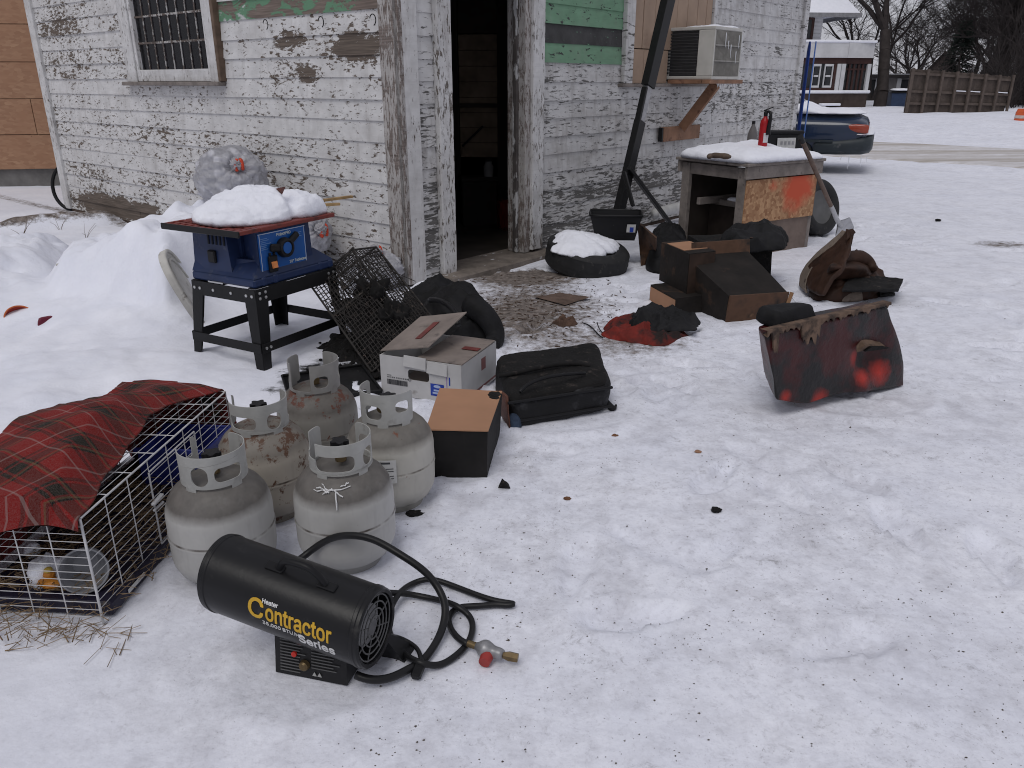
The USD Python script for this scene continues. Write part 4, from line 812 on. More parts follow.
# thickness: a second layer below, joined round the border
n_ = len(V); V2 = V - np.array([0, 0, .005]); rim = np.r_[np.arange(NVv), np.arange(NVv - 1, NU * NVv, NVv), np.arange(NU * NVv - 1, (NU - 1) * NVv - 1, -1), np.arange((NU - 1) * NVv, -1, -NVv)]
Fr = np.vstack([np.stack([rim[:-1], rim[1:], rim[1:] + n_], 1), np.stack([rim[:-1], rim[1:] + n_, rim[:-1] + n_], 1)])
# plaid follows the cloth: skewed coordinates along the weave
U_ = (bu * (xrv - left)) * .90 - (BYv) * .42; W2 = BYv * .92 + (BX) * .40; uv = np.stack([U_, W2], -1).reshape(-1, 2)
g = G(); uvn = L(g.n('uvmap', attribute='st'), 'UV'); sx = g.n('separate_xyz', vector=uvn)
def stripes(val, per, ph): return mth(g, 'fraction', mth(g, 'add', mth(g, 'divide', val, per), ph))
RED, GRN, DKG, YLW, WTE = (.235, .011, .011), (.010, .014, .009), (.008, .009, .008), (.20, .14, .06), (.33, .31, .29)
rampc = [(0, RED), (.36, RED), (.361, DKG), (.43, DKG), (.431, RED), (.47, RED), (.471, GRN), (.70, GRN), (.701, RED), (.74, RED), (.741, DKG), (.81, DKG), (.811, RED), (1, RED)]
ca = L(g.n('rgb_ramp', ramp=rampc, interpolate=False, fac=stripes(L(sx, 'x'), .165, .1)), 'color'); cb = L(g.n('rgb_ramp', ramp=rampc, interpolate=False, fac=stripes(L(sx, 'y'), .165, .3)), 'color')
col = L(g.n('gamma', color=mixc(g, .5, ca, cb), gamma=1.18), 'color')
Lr = lambda a, b: [(0, (0, 0, 0)), (a - .0001, (0, 0, 0)), (a, (1, 1, 1)), (b, (1, 1, 1)), (b + .0001, (0, 0, 0)), (1, (0, 0, 0))]
for val, ph, c_ in ((L(sx, 'x'), .1, WTE), (L(sx, 'y'), .3, WTE), (L(sx, 'x'), .52, YLW), (L(sx, 'y'), .72, YLW)):
    f_ = L(g.n('rgb_ramp', ramp=Lr(.16, .185), interpolate=False, fac=stripes(val, .165, ph)), 'alpha'); lw = L(g.n('rgb_to_bw', color=L(g.n('rgb_ramp', ramp=Lr(.16, .19), interpolate=False, fac=stripes(val, .165, ph)), 'color')), 'val')
    col = mixc(g, mth(g, 'multiply', lw, .27), col, c_)
po = L(g.n('geometry'), 'position'); burn = thr(g, nz(g, L(g.n('mapping', vector=po, location=(3.1, 1.2, 0), scale=(1, 1, 1)), 'vector'), 3.2, 5, .6), .55, .72)
col = mixc(g, mth(g, 'multiply', burn, .8), col, (.05, .032, .022)); col = mixc(g, mth(g, 'multiply', thr(g, nz(g, po, 400, 3, .6), .4, .7), .3), col, (.25, .2, .18))
bmp = L(g.n('bump', height=mth(g, 'add', nz(g, po, 260, 4, .7), mth(g, 'multiply', nz(g, po, 40, 4, .6), 1.5)), strength=.5, distance=.004), 'normal')
p = g.n('principled_bsdf', base_color=col, roughness=.95, sheen_weight=.04, specular_ior_level=.1, normal=bmp); PLAID = g.done('plaid_blanket', f'{p}.BSDF')
single('blanket', (np.vstack([V, V2]), np.vstack([Fq, Fq[:, ::-1] + n_, Fr])), PLAID, 'red and dark green plaid blanket with scorched patches thrown over the cage', 'blanket', smooth=True, uv=np.vstack([uv, uv]))
# ------------------------------------------------------------------ table saw on its stand, snow on top
sw = Thing('table_saw', 'blue table saw with red top on a black steel stand', 'table saw', (-1.301, 3.881, 0), D(61))
SBL = mat('saw_blue_paint', (.014, .027, .078), .42, .18, 8, .04, spots=[((.055, .065, .10), 18, .6, .75)]); SRED = mat('saw_red_top', (.17, .035, .028), .45, .2, 9, spots=[((.07, .02, .018), 12, .6, .72)])
PANEL = mat('saw_panel_blue', (.012, .085, .30), .35, .15, 6); BOLT = mat('zinc_bolt', (.5, .5, .5), .35, .1, 30, metal=.8)
SX, SY, SZ = .60, .46, .42
def leg(x, y, sx, sy):
    fx, fy = x - sx * .035, y - sy * .035          # foot flares outwards
    return cat_([hexa([(min(fx, fx + sx * .05), fy - .002 if sy > 0 else fy - .002, -.04), (max(fx, fx + sx * .05), fy - .002, -.04), (max(fx, fx + sx * .05), fy + .002, -.04), (min(fx, fx + sx * .05), fy + .002, -.04),
                       (min(x, x + sx * .085), y - .002, SZ - .001), (max(x, x + sx * .085), y - .002, SZ - .001), (max(x, x + sx * .085), y + .002, SZ - .001), (min(x, x + sx * .085), y + .002, SZ - .001)], (1, 1, 1)),
                 hexa([(fx - .002, min(fy, fy + sy * .05), -.04), (fx + .002, min(fy, fy + sy * .05), -.04), (fx + .002, max(fy, fy + sy * .05), -.04), (fx - .002, max(fy, fy + sy * .05), -.04),
                       (x - .002, min(y, y + sy * .085), SZ - .001), (x + .002, min(y, y + sy * .085), SZ - .001), (x + .002, max(y, y + sy * .085), SZ - .001), (x - .002, max(y, y + sy * .085), SZ - .001)], (1, 1, 1))])
for x, y, a, b in ((0, 0, 1, 1), (SX, 0, -1, 1), (0, SY, 1, -1), (SX, SY, -1, -1)): sw.add('leg', leg(x, y, a, b), BLACK_ST)
for m in (cbox(-.004, SX + .004, -.006, -.002, SZ - .075, SZ), cbox(-.004, SX + .004, SY + .002, SY + .006, SZ - .075, SZ), cbox(-.0065, -.0025, -.002, SY + .002, SZ - .075, SZ), cbox(SX + .0025, SX + .0065, -.002, SY + .002, SZ - .075, SZ), cbox(0, SX, .0, .05, SZ, SZ + .004), cbox(0, SX, SY - .05, SY, SZ, SZ + .004)): sw.add('top_rail', m, BLACK_ST)
zb = .115; ex = .026
for a, b in (((-ex, -ex - .004), (SX + ex, -ex - .004)), ((-ex, SY + ex + .004), (SX + ex, SY + ex + .004))): sw.add('brace', beam((*a, zb), (*b, zb), .004, .05), BLACK_ST)
for a, b in (((-ex - .004, -ex), (-ex - .004, SY + ex)), ((SX + ex + .004, -ex), (SX + ex + .004, SY + ex))): sw.add('brace', beam((*a, zb), (*b, zb), .004, .05), BLACK_ST)
bl_ = [lathe([(0, 0), (.008, 0), (.008, .004), (0, .006)], 10)]
bolts = [put(bl_[0], frame((x, -.006, z), (1, 0, 0), (0, 0, 1))) for x in (.02, .06, SX - .06, SX - .02) for z in (SZ - .05, SZ - .022)] + [put(bl_[0], frame((-.0065, y, z), (0, -1, 0), (0, 0, 1))) for y in (.02, .06, .17, .30, SY - .06, SY - .02) for z in (SZ - .036,)] + [put(bl_[0], frame((x, -ex - .007, zb), (1, 0, 0), (0, 0, 1))) for x in (.0, .03, SX - .02)]
sw.add('bolts', cat_(bolts), BOLT, 40)
# body: flared foot, upright housing, recessed corner
b0 = sw.add('housing', cat_([cbox(.0, SX, .0, SY, SZ + .0045, SZ + .05, .01), hexa([(.005, .004, SZ + .05), (SX - .005, .004, SZ + .05), (SX - .005, SY - .005, SZ + .05), (.005, SY - .005, SZ + .05), (.085, .035, SZ + .13), (.48, .035, SZ + .13), (.48, SY - .02, SZ + .13), (.03, SY - .02, SZ + .13)], (1, 1, 1)),
                      hexa([(.062, .021, SZ + .045), (.46, .021, SZ + .045), (.46, SY - .02, SZ + .045), (.12, .17, SZ + .045), (.066, .021, .70), (.445, .021, .70), (.445, SY - .02, .70), (.12, .17, .70)], (1, 1, 1)), hexa([(.10, .17, SZ + .045), (.46, .17, SZ + .045), (.46, SY - .02, SZ + .045), (.10, SY - .02, SZ + .045), (.10, .17, .69), (.44, .17, .69), (.44, SY - .02, .69), (.10, SY - .02, .69)], (1, 1, 1)),
                      hexa([(.02, .17, SZ + .05), (.18, .17, SZ + .05), (.18, SY - .01, SZ + .05), (.02, SY - .01, SZ + .05), (.03, .20, .69), (.18, .20, .69), (.18, SY - .02, .69), (.03, SY - .02, .69)], (1, 1, 1))]), SBL)
for x in (.05, .13, .47, .55): sw.add('foot_rib', cbox(x, x + .035, -.006, .05, SZ + .006, SZ + .052, .008), SBL)
pf = sw.add('control_panel', put(cbox(0, .335, 0, .205, -.004, .003, .002), frame((.072, .018, .484), (1, 0, 0), (0, 0, 1))), PANEL)
PM = frame((.072, .018, .484), (1, 0, 0), (0, 0, 1)) @ trimesh.transformations.translation_matrix((0, 0, .003))
WS = mat('panel_print', (.5, .55, .6), .6)
sw.add('panel_border', put(cat_([sbox(.0, .335, .198, .201, 0, .001), sbox(.0, .335, .004, .007, 0, .001), sbox(.326, .329, .008, .197, 0, .001), sbox(.006, .009, .008, .197, 0, .001)]), PM), WS, parent=pf)
sw.add('lettering', cat_([ttext('ProjectPRO', .014, PM @ trimesh.transformations.translation_matrix((.125, .176, 0)), .001, True), ttext('10" Tablesaw', .014, PM @ trimesh.transformations.translation_matrix((.20, .022, 0)), .001, True)]), mat('pale_lettering', (.55, .58, .52), .6), parent=pf)
fl = [put(sbox(.015, .015 + pr.uniform(.03, .07), .12 + i * .009, .1225 + i * .009, 0, .0008), PM) for i in range(7)] + [put(sbox(.27, .27 + pr.uniform(.02, .045), .15 + i * .01, .153 + i * .01, 0, .0008), PM) for i in range(3)]
FPM = mat('panel_fine_print', (.15, .28, .5), .6); sw.add('fine_print', cat_(fl[:7]), FPM, parent=pf); sw.add('fine_print', cat_(fl[7:]), FPM, parent=pf)
hw = sw.add('hand_wheel', put(cat_([lathe([(0, 0), (.050, 0), (.053, .010), (.048, .034), (.038, .036), (.036, .030), (0, .030)], 36), put(cbox(.03, .115, -.017, .017, .004, .030, .008), trimesh.transformations.rotation_matrix(D(32), (0, 0, 1))), put(cbox(.03, .105, -.020, .020, .004, .030, .010), trimesh.transformations.rotation_matrix(D(180 - 8), (0, 0, 1)))]), PM @ trimesh.transformations.translation_matrix((.165, .112, 0))), BLACK_PL, 35)
sw.add('hub_disc', put(lathe([(0, .0325), (.030, .0325), (.030, .0305), (0, .0305)][::-1], 30), PM @ trimesh.transformations.translation_matrix((.165, .112, 0))), PANEL, parent=hw)
s0 = sw.add('switch', put(cat_([cbox(.045, .105, .0, .085, .001, .018, .008), cbox(.055, .068, .085, .10, .001, .012, .003), cbox(.085, .098, .085, .10, .001, .012, .003)]), PM), BLACK_PL)
sw.add('switch_key', put(hexa([(.060, .02, .0185), (.09, .02, .0185), (.095, .055, .0185), (.055, .055, .0185), (.063, .024, .032), (.087, .024, .032), (.088, .05, .028), (.062, .05, .028)], (2, 2, 2)), PM), mat('orange_switch', (.62, .22, .07), .4, .3, 40), parent=s0)
sw.add('vent', cat_([cbox(.022, .0335, .205 + i * .028, .217 + i * .028, .62, .672, .002) for i in range(5)]), mat('vent_dark', (.006, .008, .014), .7))
sw.add('side_box', cbox(.008, .03, .275, .33, .525, .59, .006), BLACK_PL); sw.add('plate', cbox(-.009, -.0066, .22, .33, SZ + .004, SZ + .012, .001), BOLT)
# table top with ribs on the extension wing (left end) and a dark edge
tp = sw.add('table_top', cat_([cbox(.08, SX + .035, -.005, SY + .09, .700, .722, .004), cbox(-.060, .076, -.005, .015, .702, .722, .003), cbox(-.060, .076, SY + .07, SY + .09, .702, .722, .003), cbox(-.060, -.045, .016, SY + .069, .702, .722, .003), cbox(.05, .076, .016, SY + .069, .702, .722, .003)]), SRED)
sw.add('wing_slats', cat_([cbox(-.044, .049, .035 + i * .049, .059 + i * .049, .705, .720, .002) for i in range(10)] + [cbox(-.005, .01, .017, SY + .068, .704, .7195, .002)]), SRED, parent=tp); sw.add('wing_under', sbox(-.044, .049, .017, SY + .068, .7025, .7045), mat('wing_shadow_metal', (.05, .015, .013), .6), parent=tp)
sw.add('edge_bar', cbox(-.071, -.0605, -.009, SY + .094, .692, .7235, .003), BLACK_ST, parent=tp)
sw.add('blade_guard', hexa([(.36, .22, .72), (.39, .22, .72), (.39, .36, .72), (.36, .36, .72), (.365, .10, .885), (.385, .10, .885), (.385, .22, .86), (.365, .22, .86)], (2, 4, 4)), mat('rusty_guard', (.12, .045, .035), .6, .3, 20))
sw.add('fence_knob', cbox(.30, .37, SY + .02, SY + .07, .80, .83, .01), BLACK_PL)
def saw_snow_h(X, Y): return .085 + .055 * smooth01((X - .12) / .22) * (.7 + .6 * f2(X, Y, 6, 4, 40)) + .02 * np.exp(-((X - .2) ** 2 + (Y - .35) ** 2) / .02) - .075 * np.exp(-(((X - .36 - .3 * (Y - .05)) / .035) ** 2 + ((Y - .04) / .16) ** 2)) + .03 * (f2(X, Y, 14, 3, 41) - .5)
ss = blob([(-.05, .18), (.03, .08), (.13, .05), (.22, .012), (.30, .02), (.345, .07), (.38, .02), (.47, .005), (.58, .03), (.625, .10), (.62, .42), (.5, .54), (.2, .55), (.05, .50), (-.03, .38)], .12, 3.0, .7225, (150, 36), .03, 9, 4, hf=saw_snow_h, soft=1.0, wob=.06)
single('snow_cap', (sw.world(ss.vertices * (1, 1, 1) + (.025, 0, 0)), ss.faces), SNOW, 'thick fresh snow heaped on the table saw', 'snow', kind='stuff', smooth=True)

# sticks lying behind the saw
for i, (a, b, z) in enumerate([((318, 201), (352, 196.5), .62), ((322, 205), (340, 204), .60)]):
    q0 = at(*a, z); q1 = at(*b, z)
    o_ = single('wood_stick', beam(q0 + (q0 - q1) * 1.0, q1, .028, .018, b=.002), mat(f'yellow_pine_{i}', (.36, .235, .11), .7, .3, 20), ['long yellow pine stick poking out from under the saw snow', 'short yellow pine stick below the longer one behind the saw'][i], 'stick')

# ------------------------------------------------------------------ junk in the snow mound
lid = Thing('drum_lid', 'off white round lid standing half buried in the snow mound', 'lid', (-2.03, 4.74, .19), D(24))
OFFW = mat('dirty_white_plastic', (.47, .46, .43), .55, .2, 8, .1, 40, spots=[((.16, .14, .12), 14, .6, .72)])
an = np.linspace(0, 2 * math.pi, 64, endpoint=False)
lidm = trimesh.creation.extrude_polygon(sg.Polygon(np.stack([.245 * np.sign(np.cos(an)) * np.abs(np.cos(an)) ** .8, .27 * np.sign(np.sin(an)) * np.abs(np.sin(an)) ** .8], 1)), .03, engine='earcut')
lid.add('disc', put(lidm, frame((0, 0, 0), (.12, 1, 0), (-.42, .1, 1))), OFFW); 
lid.add('rim', put(tube(np.stack([.235 * np.sign(np.cos(an)) * np.abs(np.cos(an)) ** .8, .26 * np.sign(np.sin(an)) * np.abs(np.sin(an)) ** .8, .034 + 0 * an], 1), .012, 8, True), frame((0, 0, 0), (.12, 1, 0), (-.42, .1, 1))), OFFW, True)
lid.add('inner_rim', put(tube(np.stack([.19 * np.cos(an), .21 * np.sin(an), .033 + 0 * an], 1), .008, 8, True), frame((0, 0, 0), (.12, 1, 0), (-.42, .1, 1))), OFFW, True)
pn = single('buried_panel', hexa([at(77, 304, .0), at(72, 305, -.0) , at(54, 276, .06), at(60, 276, .06), at(77, 298, .07), at(73, 299, .07), at(56, 264, .22), at(61, 263, .22)], (3, 3, 3), .004, 9, 1), OFFW, 'edge of a pale grey panel jutting from the left side of the snow mound', 'panel')
RDP = mat('red_plastic', (.28, .03, .02), .45, .25, 9)
bk = Thing('bucket', 'orange red bucket buried in snow with only its rim showing', 'bucket', at(20, 324, -.035), .3)
bk.add('shell', put(lathe([(.06, -.05), (.08, .09), (.084, .09), (.085, .08), (.064, -.05)], 40), trimesh.transformations.rotation_matrix(D(50), (1, .4, 0))), RDP, 40)
bk.add('rim', put(tube(np.stack([.082 * np.cos(an), .082 * np.sin(an), .09 + 0 * an], 1), .0045, 8, True), trimesh.transformations.rotation_matrix(D(50), (1, .4, 0))), mat('orange_rim', (.50, .12, .03), .45), True)
rt = Thing('toy_shovel', 'dark red plastic piece half sunk in snow right of the bucket', 'toy', at(46, 328, -.01), .5); rt.add('blade', hexa(prism((-.05, -.03, -.02), (.10, .04, 0), (0, .05, 0), (0.02, 0, .085)), (6, 4, 4), .008, 14, 2, .2), mat('crimson_plastic', (.13, .012, .03), .5), True)
tw = []
for x, y in [(12, 262), (22, 255), (8, 250), (75, 190), (82, 196), (70, 186), (60, 230), (90, 208), (86, 238), (30, 270)]:
    p = at(x, y); p[2] = float(gz(p[0], p[1]))
    for k in range(4):
        a = rs.uniform(0, 6.28); d = np.array([math.cos(a) * .07, math.sin(a) * .07, rs.uniform(.03, .12)]); tw.append((p - (0, 0, .02), p + d * .6, .0022, .0016)); tw.append((p + d * .6, p + d * 1.2 + rs.uniform(-.03, .03, 3), .0016, .0008))
single('dry_weeds', frusta(tw, 5), mat('dead_stem', (.12, .09, .065), .85), 'thin dry weed stems poking through the snow by the left corner', 'weeds', kind='stuff')

# ------------------------------------------------------------------ rubbish bags
def bagmat(name, c, op):
    g = G(); o = L(g.n('texture_coordinate'), 'object'); vo = g.n('voronoi_texture', vector=o, scale=11.0, feature='smooth_f1', smoothness=.6)
    col = mixc(g, thr(g, nz(g, o, 9, 5, .6), .35, .7), sc(c, 1.1), sc(c, .62)); col = mixc(g, thr(g, L(vo, 'distance'), .22, .42), sc(c, 1.35), sc(c, .62)); col = mixc(g, thr(g, nz(g, o, 3.5, 4, .6), .3, .7), col, sc(c, .9))
    b = L(g.n('bump', height=nz(g, L(g.n('mapping', vector=o, scale=(22, 22, 9)), 'vector'), 1, 5, .65, .8), strength=.8, distance=.02), 'normal')
    p = g.n('principled_bsdf', base_color=col, roughness=.28, specular_ior_level=.5, normal=b); tl = g.n('translucent_bsdf', color=sc(c, .9)); m = g.n('mix_closure', fac=op, closure1=L(p, 'BSDF'), closure2=L(tl, 'BSDF'))
    return g.done(name, f'{m}.closure')
BAG = bagmat('cloudy_bag_film', (.62, .62, .66), .3); TIE = mat('red_drawstring', (.62, .07, .03), .4, .2, 20)
def bag(label, c, r, seed, tied):
    c = np.array(c, float); t = Thing('rubbish_bag', label, 'rubbish bag', c, 0)
    m = trimesh.creation.icosphere(subdivisions=5); u = m.vertices.copy(); td = unit(tied); al = u @ td
    k = 1 + .16 * (fbm(u * 2.2 + seed, 4, seed) - .5) * 2; a1 = np.cross(td, (0, 0, 1.)); a1 = unit(a1); a2 = np.cross(td, a1); phi = np.arctan2(u @ a2, u @ a1)
    k = k + smooth01((al - .2) / .8) * .030 * np.sin(phi * 11 + 9 * fbm(u * 3, 3, seed)) - .16 * np.abs(2 * fbm(u * 3.2 + 3, 4, seed + 1) - 1) + .05 * (fbm(u * 9, 3, seed + 2) - .5) - .18 * np.exp(-((1 - al) / .05) ** 2)
    P = u * np.asarray(r) * k[:, None]; P[:, 2] = np.maximum(P[:, 2], -r[2] * .82); t.add('film', TM(P, m.faces), BAG, True)
    q = td * np.asarray(r) * .93
    nk = ball(q * 1.08, np.array([.045, .045, .045]), seed, .6, 4, 3); t.add('gathered_neck', nk, BAG, True)
    rs_ = np.random.RandomState(seed); 
    for j in range(2):
        lp = spline([q * 1.07, q * 1.16 + a1 * .03 * (j - 1) + (0, 0, .02), q * 1.20 + a1 * .05 * (j - .7) - (0, 0, .02), q * 1.12 + a1 * .04 * (j - 1) - (0, 0, .06 * rs_.uniform(.4, 1))], 14)
        t.add('drawstring', tube(lp, .014, 6), TIE, True)
    return t
bag('full cloudy white rubbish bag with red drawstring on top of the snow mound', (-2.20, 6.33, .70), (.29, .25, .24), 3, (.38, -.72, .50))
bag('cloudy rubbish bag with bright red tie in the corner behind the table saw', (-1.57, 6.0, .33), (.20, .2, .18), 8, (.60, -.5, .25))
bag('low pale rubbish bag with orange tie behind the charred wire rack', (-1.0, 5.57, .14), (.22, .15, .15), 12, (.15, -.3, .9))

# ------------------------------------------------------------------ charred wire rack, heap, tray, coat
CW = mat('charred_wire', (.03, .027, .025), .65, .4, 30, metal=.2, spots=[((.16, .12, .10), 40, .6, .72)])
rk = Thing('wire_rack', 'charred wire crate leaning in a heap beside the table saw stand', 'wire crate', (-.86, 3.95, 0), 0)
def grid(o, du, dv, nu, nv, r, n=5):
    o, du, dv = map(lambda q: np.asarray(q, float), (o, du, dv)); S = []
    for i in range(nv + 1): S.append((o + dv * i / nv, o + dv * i / nv + du, r, r))
    for i in range(nu + 1): S.append((o + du * i / nu, o + du * i / nu + dv, r, r))
    return frusta(S, n)
Pw = lambda x, y, Y: at(x, y, 0) if Y is None else (lambda d: np.array([0, 0, EYE]) + d * (Y / d[1]))(at(x, y, 0) - np.array([0, 0, EYE]))
cA, cB, cC, cD = Pw(309, 283, 4.30), Pw(352, 250, 4.55), Pw(424, 335, 4.0), Pw(372, 372, 3.80)      # front face of the crate
cA, cB, cC, cD = map(rk.local, (cA, cB, cC, cD)); dep = np.array([.10, .24, -.03])
cC = cB + (cD - cA)
rk.add('front_mesh', grid(cA, cB - cA, cD - cA, 16, 26, .0024), CW); rk.add('back_mesh', grid(cA + dep, cB - cA, cD - cA, 14, 20, .0024), CW)
rk.add('side_mesh', grid(cA, dep, cD - cA, 7, 14, .0022), CW); rk.add('side_mesh', grid(cB, dep, cD - cA, 8, 20, .0022), CW); rk.add('end_mesh', grid(cA, dep, cB - cA, 7, 10, .0022), CW)
rk.add('frame_wire', frusta([(a, b, .0065, .0065) for a, b in ((cA, cB), (cB, cC), (cC, cD), (cD, cA), (cA + dep, cB + dep), (cB + dep, cC + dep), (cD + dep, cA + dep), (cA, cA + dep), (cB, cB + dep), (cC, cC + dep), (cA * .6 + cD * .4, cB * .6 + cC * .4), (cA * .3 + cD * .7, cB * .3 + cC * .7))], 6), CW, True)
for q, (s1, s2) in enumerate(((.28, .62), (.55, .95))):
    cc = cA + (cB - cA) * .5 + (cD - cA) * (s1 + s2) / 2 + dep * .55
    rk.add('charred_contents', ball(cc, (.085, .10, .13), 3 + q, .9, 2.2, 4), BLACK_CH, True)
sl = lambda a, b, c: cA + (cB - cA) * a + (cD - cA) * b + dep * c
rk.add('charred_contents', hexa([sl(.05, .98, .2), sl(.95, .98, .2), sl(.9, .98, .8), sl(.1, .98, .8), sl(.02, .28, .25), sl(.62, .40, .25), sl(.6, .42, .6), sl(.05, .3, .6)], (14, 8, 16), .045, 11, 9), BLACK_CH)
rs = np.random.RandomState(11)
sp_ = []
for i in range(260):
    a = cA + (cB - cA) * rs.uniform(0, 1) + (cD - cA) * rs.uniform(0, 1) + dep * rs.uniform(-.1, .9); d = unit((cD - cA) * rs.uniform(.3, 1) + (cB - cA) * rs.uniform(-.8, .8)) * rs.uniform(.05, .2); sp_.append((a, a + d, .003, .002))
rk.add('bent_wires', frusta(sp_, 5), CW)
gr_ = Thing('wire_shelf', 'fine mesh black wire shelf leaning behind the charred crate', 'wire shelf', (-.86, 4.5, 0), 0)
gA, gB, gD = gr_.local(Pw(357, 258, 4.75)), gr_.local(Pw(382, 252, 4.8)), gr_.local(Pw(400, 318, 4.45)); gB = gr_.local(Pw(379, 251, 4.78)); gC = gr_.local(Pw(421, 312, 4.45)); 
gr_.add('mesh', grid(gA, (gB - gA), (gC - gB), 9, 26, .0017), CW); gr_.add('frame', frusta([(gA, gB, .005, .005), (gB, gC, .005, .005), (gC, gC - gB + gA, .005, .005), (gC - gB + gA, gA, .005, .005)], 6), CW, True)
sh2 = Thing('wire_shelf', 'black wire shelf propped up at the top of the charred crate', 'wire shelf', (-.9, 4.3, 0), 0)
hA, hB, hC = sh2.local(Pw(336, 268, 4.4)), sh2.local(Pw(353, 247.5, 4.5)), sh2.local(Pw(362, 268, 4.35)); sh2.add('mesh', grid(hA, hB - hA, hC - hB, 7, 8, .0018), CW); sh2.add('frame', frusta([(hA, hB, .005, .005), (hB, hC, .005, .005), (hC, hA + hC - hB, .005, .005), (hA + hC - hB, hA, .005, .005)], 6), CW, True)
# soot heap
hp_ = blob([at(x, y)[:2] for x, y in [(318, 352), (345, 362), (385, 378), (420, 360), (430, 338), (400, 320), (360, 330), (325, 340)]], .06, 2.0, -.01, (90, 20), .05, 14, 3, wob=.2)
single('soot_heap', hp_, BLACK_CH, 'black heap of ash and charred scraps under the wire crate', 'ash', kind='stuff', smooth=False)
S = []
for i in range(150):
    p = at(rs.uniform(318, 405), rs.uniform(340, 372), .004); r = rs.choice([.004, .006, .010, .016], p=[.4, .35, .2, .05]); S.append(ball(p, (r, r * rs.uniform(.5, 1), r * .6), i, .5, 3, 1))
single('charred_crumbs', cat_(S), BLACK_CH, 'black charred crumbs scattered beside the wire crate', 'ash', kind='stuff')
tr_ = Thing('flat_tray', 'flat black metal tray lying in the snow behind the rear propane tank', 'tray', at(330, 385, .0), D(14))
A_, B_, C_, D_ = [tr_.local(at(x, y, .012)) for x, y in ((290, 402), (382, 392), (362, 366), (282, 377))]
A_, B_, C_, D_ = map(lambda q: np.array([q[0], q[1], 0]), (A_, B_, C_, D_))
up = np.array([0, 0, .012]); tr_.add('sheet', hexa([A_, B_, C_, D_, A_ + up, B_ + up, C_ + up, D_ + up], (8, 8, 1), .003, 9, 4), BLACK_ST)
for a, b in ((A_, B_), (B_, C_), (C_, D_), (D_, A_)): tr_.add('lip', beam(a + up * 1.6, b + up * 1.6, .010, .014), BLACK_ST)
coat = blob([at(x, y)[:2] for x, y in [(398, 318), (420, 332), (455, 345), (492, 342), (497, 330), (486, 318), (475, 305), (440, 298), (410, 300)]], .24, 2.2, -.01, (170, 44), .04, 4, 7, fold=.035, fscale=(7, 14, 6), wob=.08, soft=1.5)
ct = Thing('coat', 'crumpled black coat behind the white cardboard box', 'coat', at(450, 325), 0); ct.addw('body', coat, BLACK_CL, True)
ct.addw('strap', tube(spline([at(430, 300, .22), at(445, 303, .25), at(455, 313, .23), at(458, 325, .19)], 20), .016, 8), BLACK_PL, True)
ct.addw('sleeve', tube(spline([at(470, 305, .20), at(487, 318, .14), at(495, 333, .06), at(491, 345, .02)], 24), np.linspace(.07, .05, 24), 12), BLACK_CL, True)
snb = blob([at(x, y)[:2] for x, y in [(402, 296), (424, 302), (446, 296), (445, 289), (420, 287)]], .07, 2.2, 0, (60, 14), .03, 9, 2)
single('snow_cap', snb, SNOW, 'small snow patch between the coat and the corner post', 'snow', kind='stuff', smooth=True)

# ------------------------------------------------------------------ white cardboard box with torn flaps
q0, q1 = at(382, 393), at(462, 406); q2 = at(487, 356); ux = unit(q1 - q0); 
wb = Thing('cardboard_box', 'white cardboard box with grey brown flaps, barcode and blue mark', 'box', (q0[0], q0[1], 0), math.atan2(ux[1], ux[0]))
CW_, CD_, CH_ = float(np.linalg.norm(q1 - q0)), .40, .195
WBX = mat('white_carton', (.46, .455, .45), .75, .12, 6, .05, spots=[((.25, .23, .22), 9, .64, .76)]); KR = mat('sooty_kraft', (.22, .185, .165), .8, .25, 7, .1, 30, spots=[((.06, .05, .05), 9, .58, .74)])
th_ = .005
f0 = sg.box(0, 0, CW_, CH_).difference(sg.box(.165, .105, .245, .125).buffer(.016)); fm = trimesh.creation.extrude_polygon(f0, th_, engine='earcut')
fr_ = wb.add('front_panel', put(fm, frame((0, th_, .002), (1, 0, 0), (0, 0, 1))), WBX)
wb.add('side_panel', sbox(CW_ - th_, CW_, th_ + .0005, CD_, .002, CH_), WBX); wb.add('side_panel', sbox(0, th_, th_ + .0005, CD_, .002, CH_), WBX); wb.add('back_panel', sbox(th_ + .0005, CW_ - th_ - .0005, CD_ - th_, CD_, .002, CH_), WBX)
wb.add('bottom', sbox(th_ + .001, CW_ - th_ - .001, th_ + .001, CD_ - th_ - .001, .004, .010), KR)
wb.add('flap', hexa(prism((CW_ * .44, .01, CH_ + .001), (CW_ * .56, 0, .0), (.0, CD_ - .02, .004), (0, 0, .004)), (8, 8, 1), .003, 7, 2), KR)
wb.add('flap', hexa(prism((-.01, .03, CH_ + .008), (CW_ * .62, -.012, .055), (.04, CD_ * .82, .085), (-.001, 0, .004)), (8, 8, 1), .004, 6, 3), KR, label='raised torn flap with a red tape stripe')
TAPE = mat('red_brown_tape', (.14, .035, .03), .5, .2, 12)
fx = lambda a, b, dz=.0065: np.array([-.01, .03, CH_ + .008]) + np.array([CW_ * .62, -.012, .055]) * a + np.array([.04, CD_ * .82, .085]) * b + np.array([-.001, 0, dz])
wb.add('tape', hexa([fx(.52, .25), fx(.64, .25), fx(.64, .72), fx(.52, .72), fx(.52, .25, .0095), fx(.64, .25, .0095), fx(.64, .72, .0095), fx(.52, .72, .0095)], (1, 1, 1)), TAPE)
wb.add('tape', sbox(CW_ * .78, CW_ - .01, .2, .24, CH_ + .0105, CH_ + .0125), TAPE)
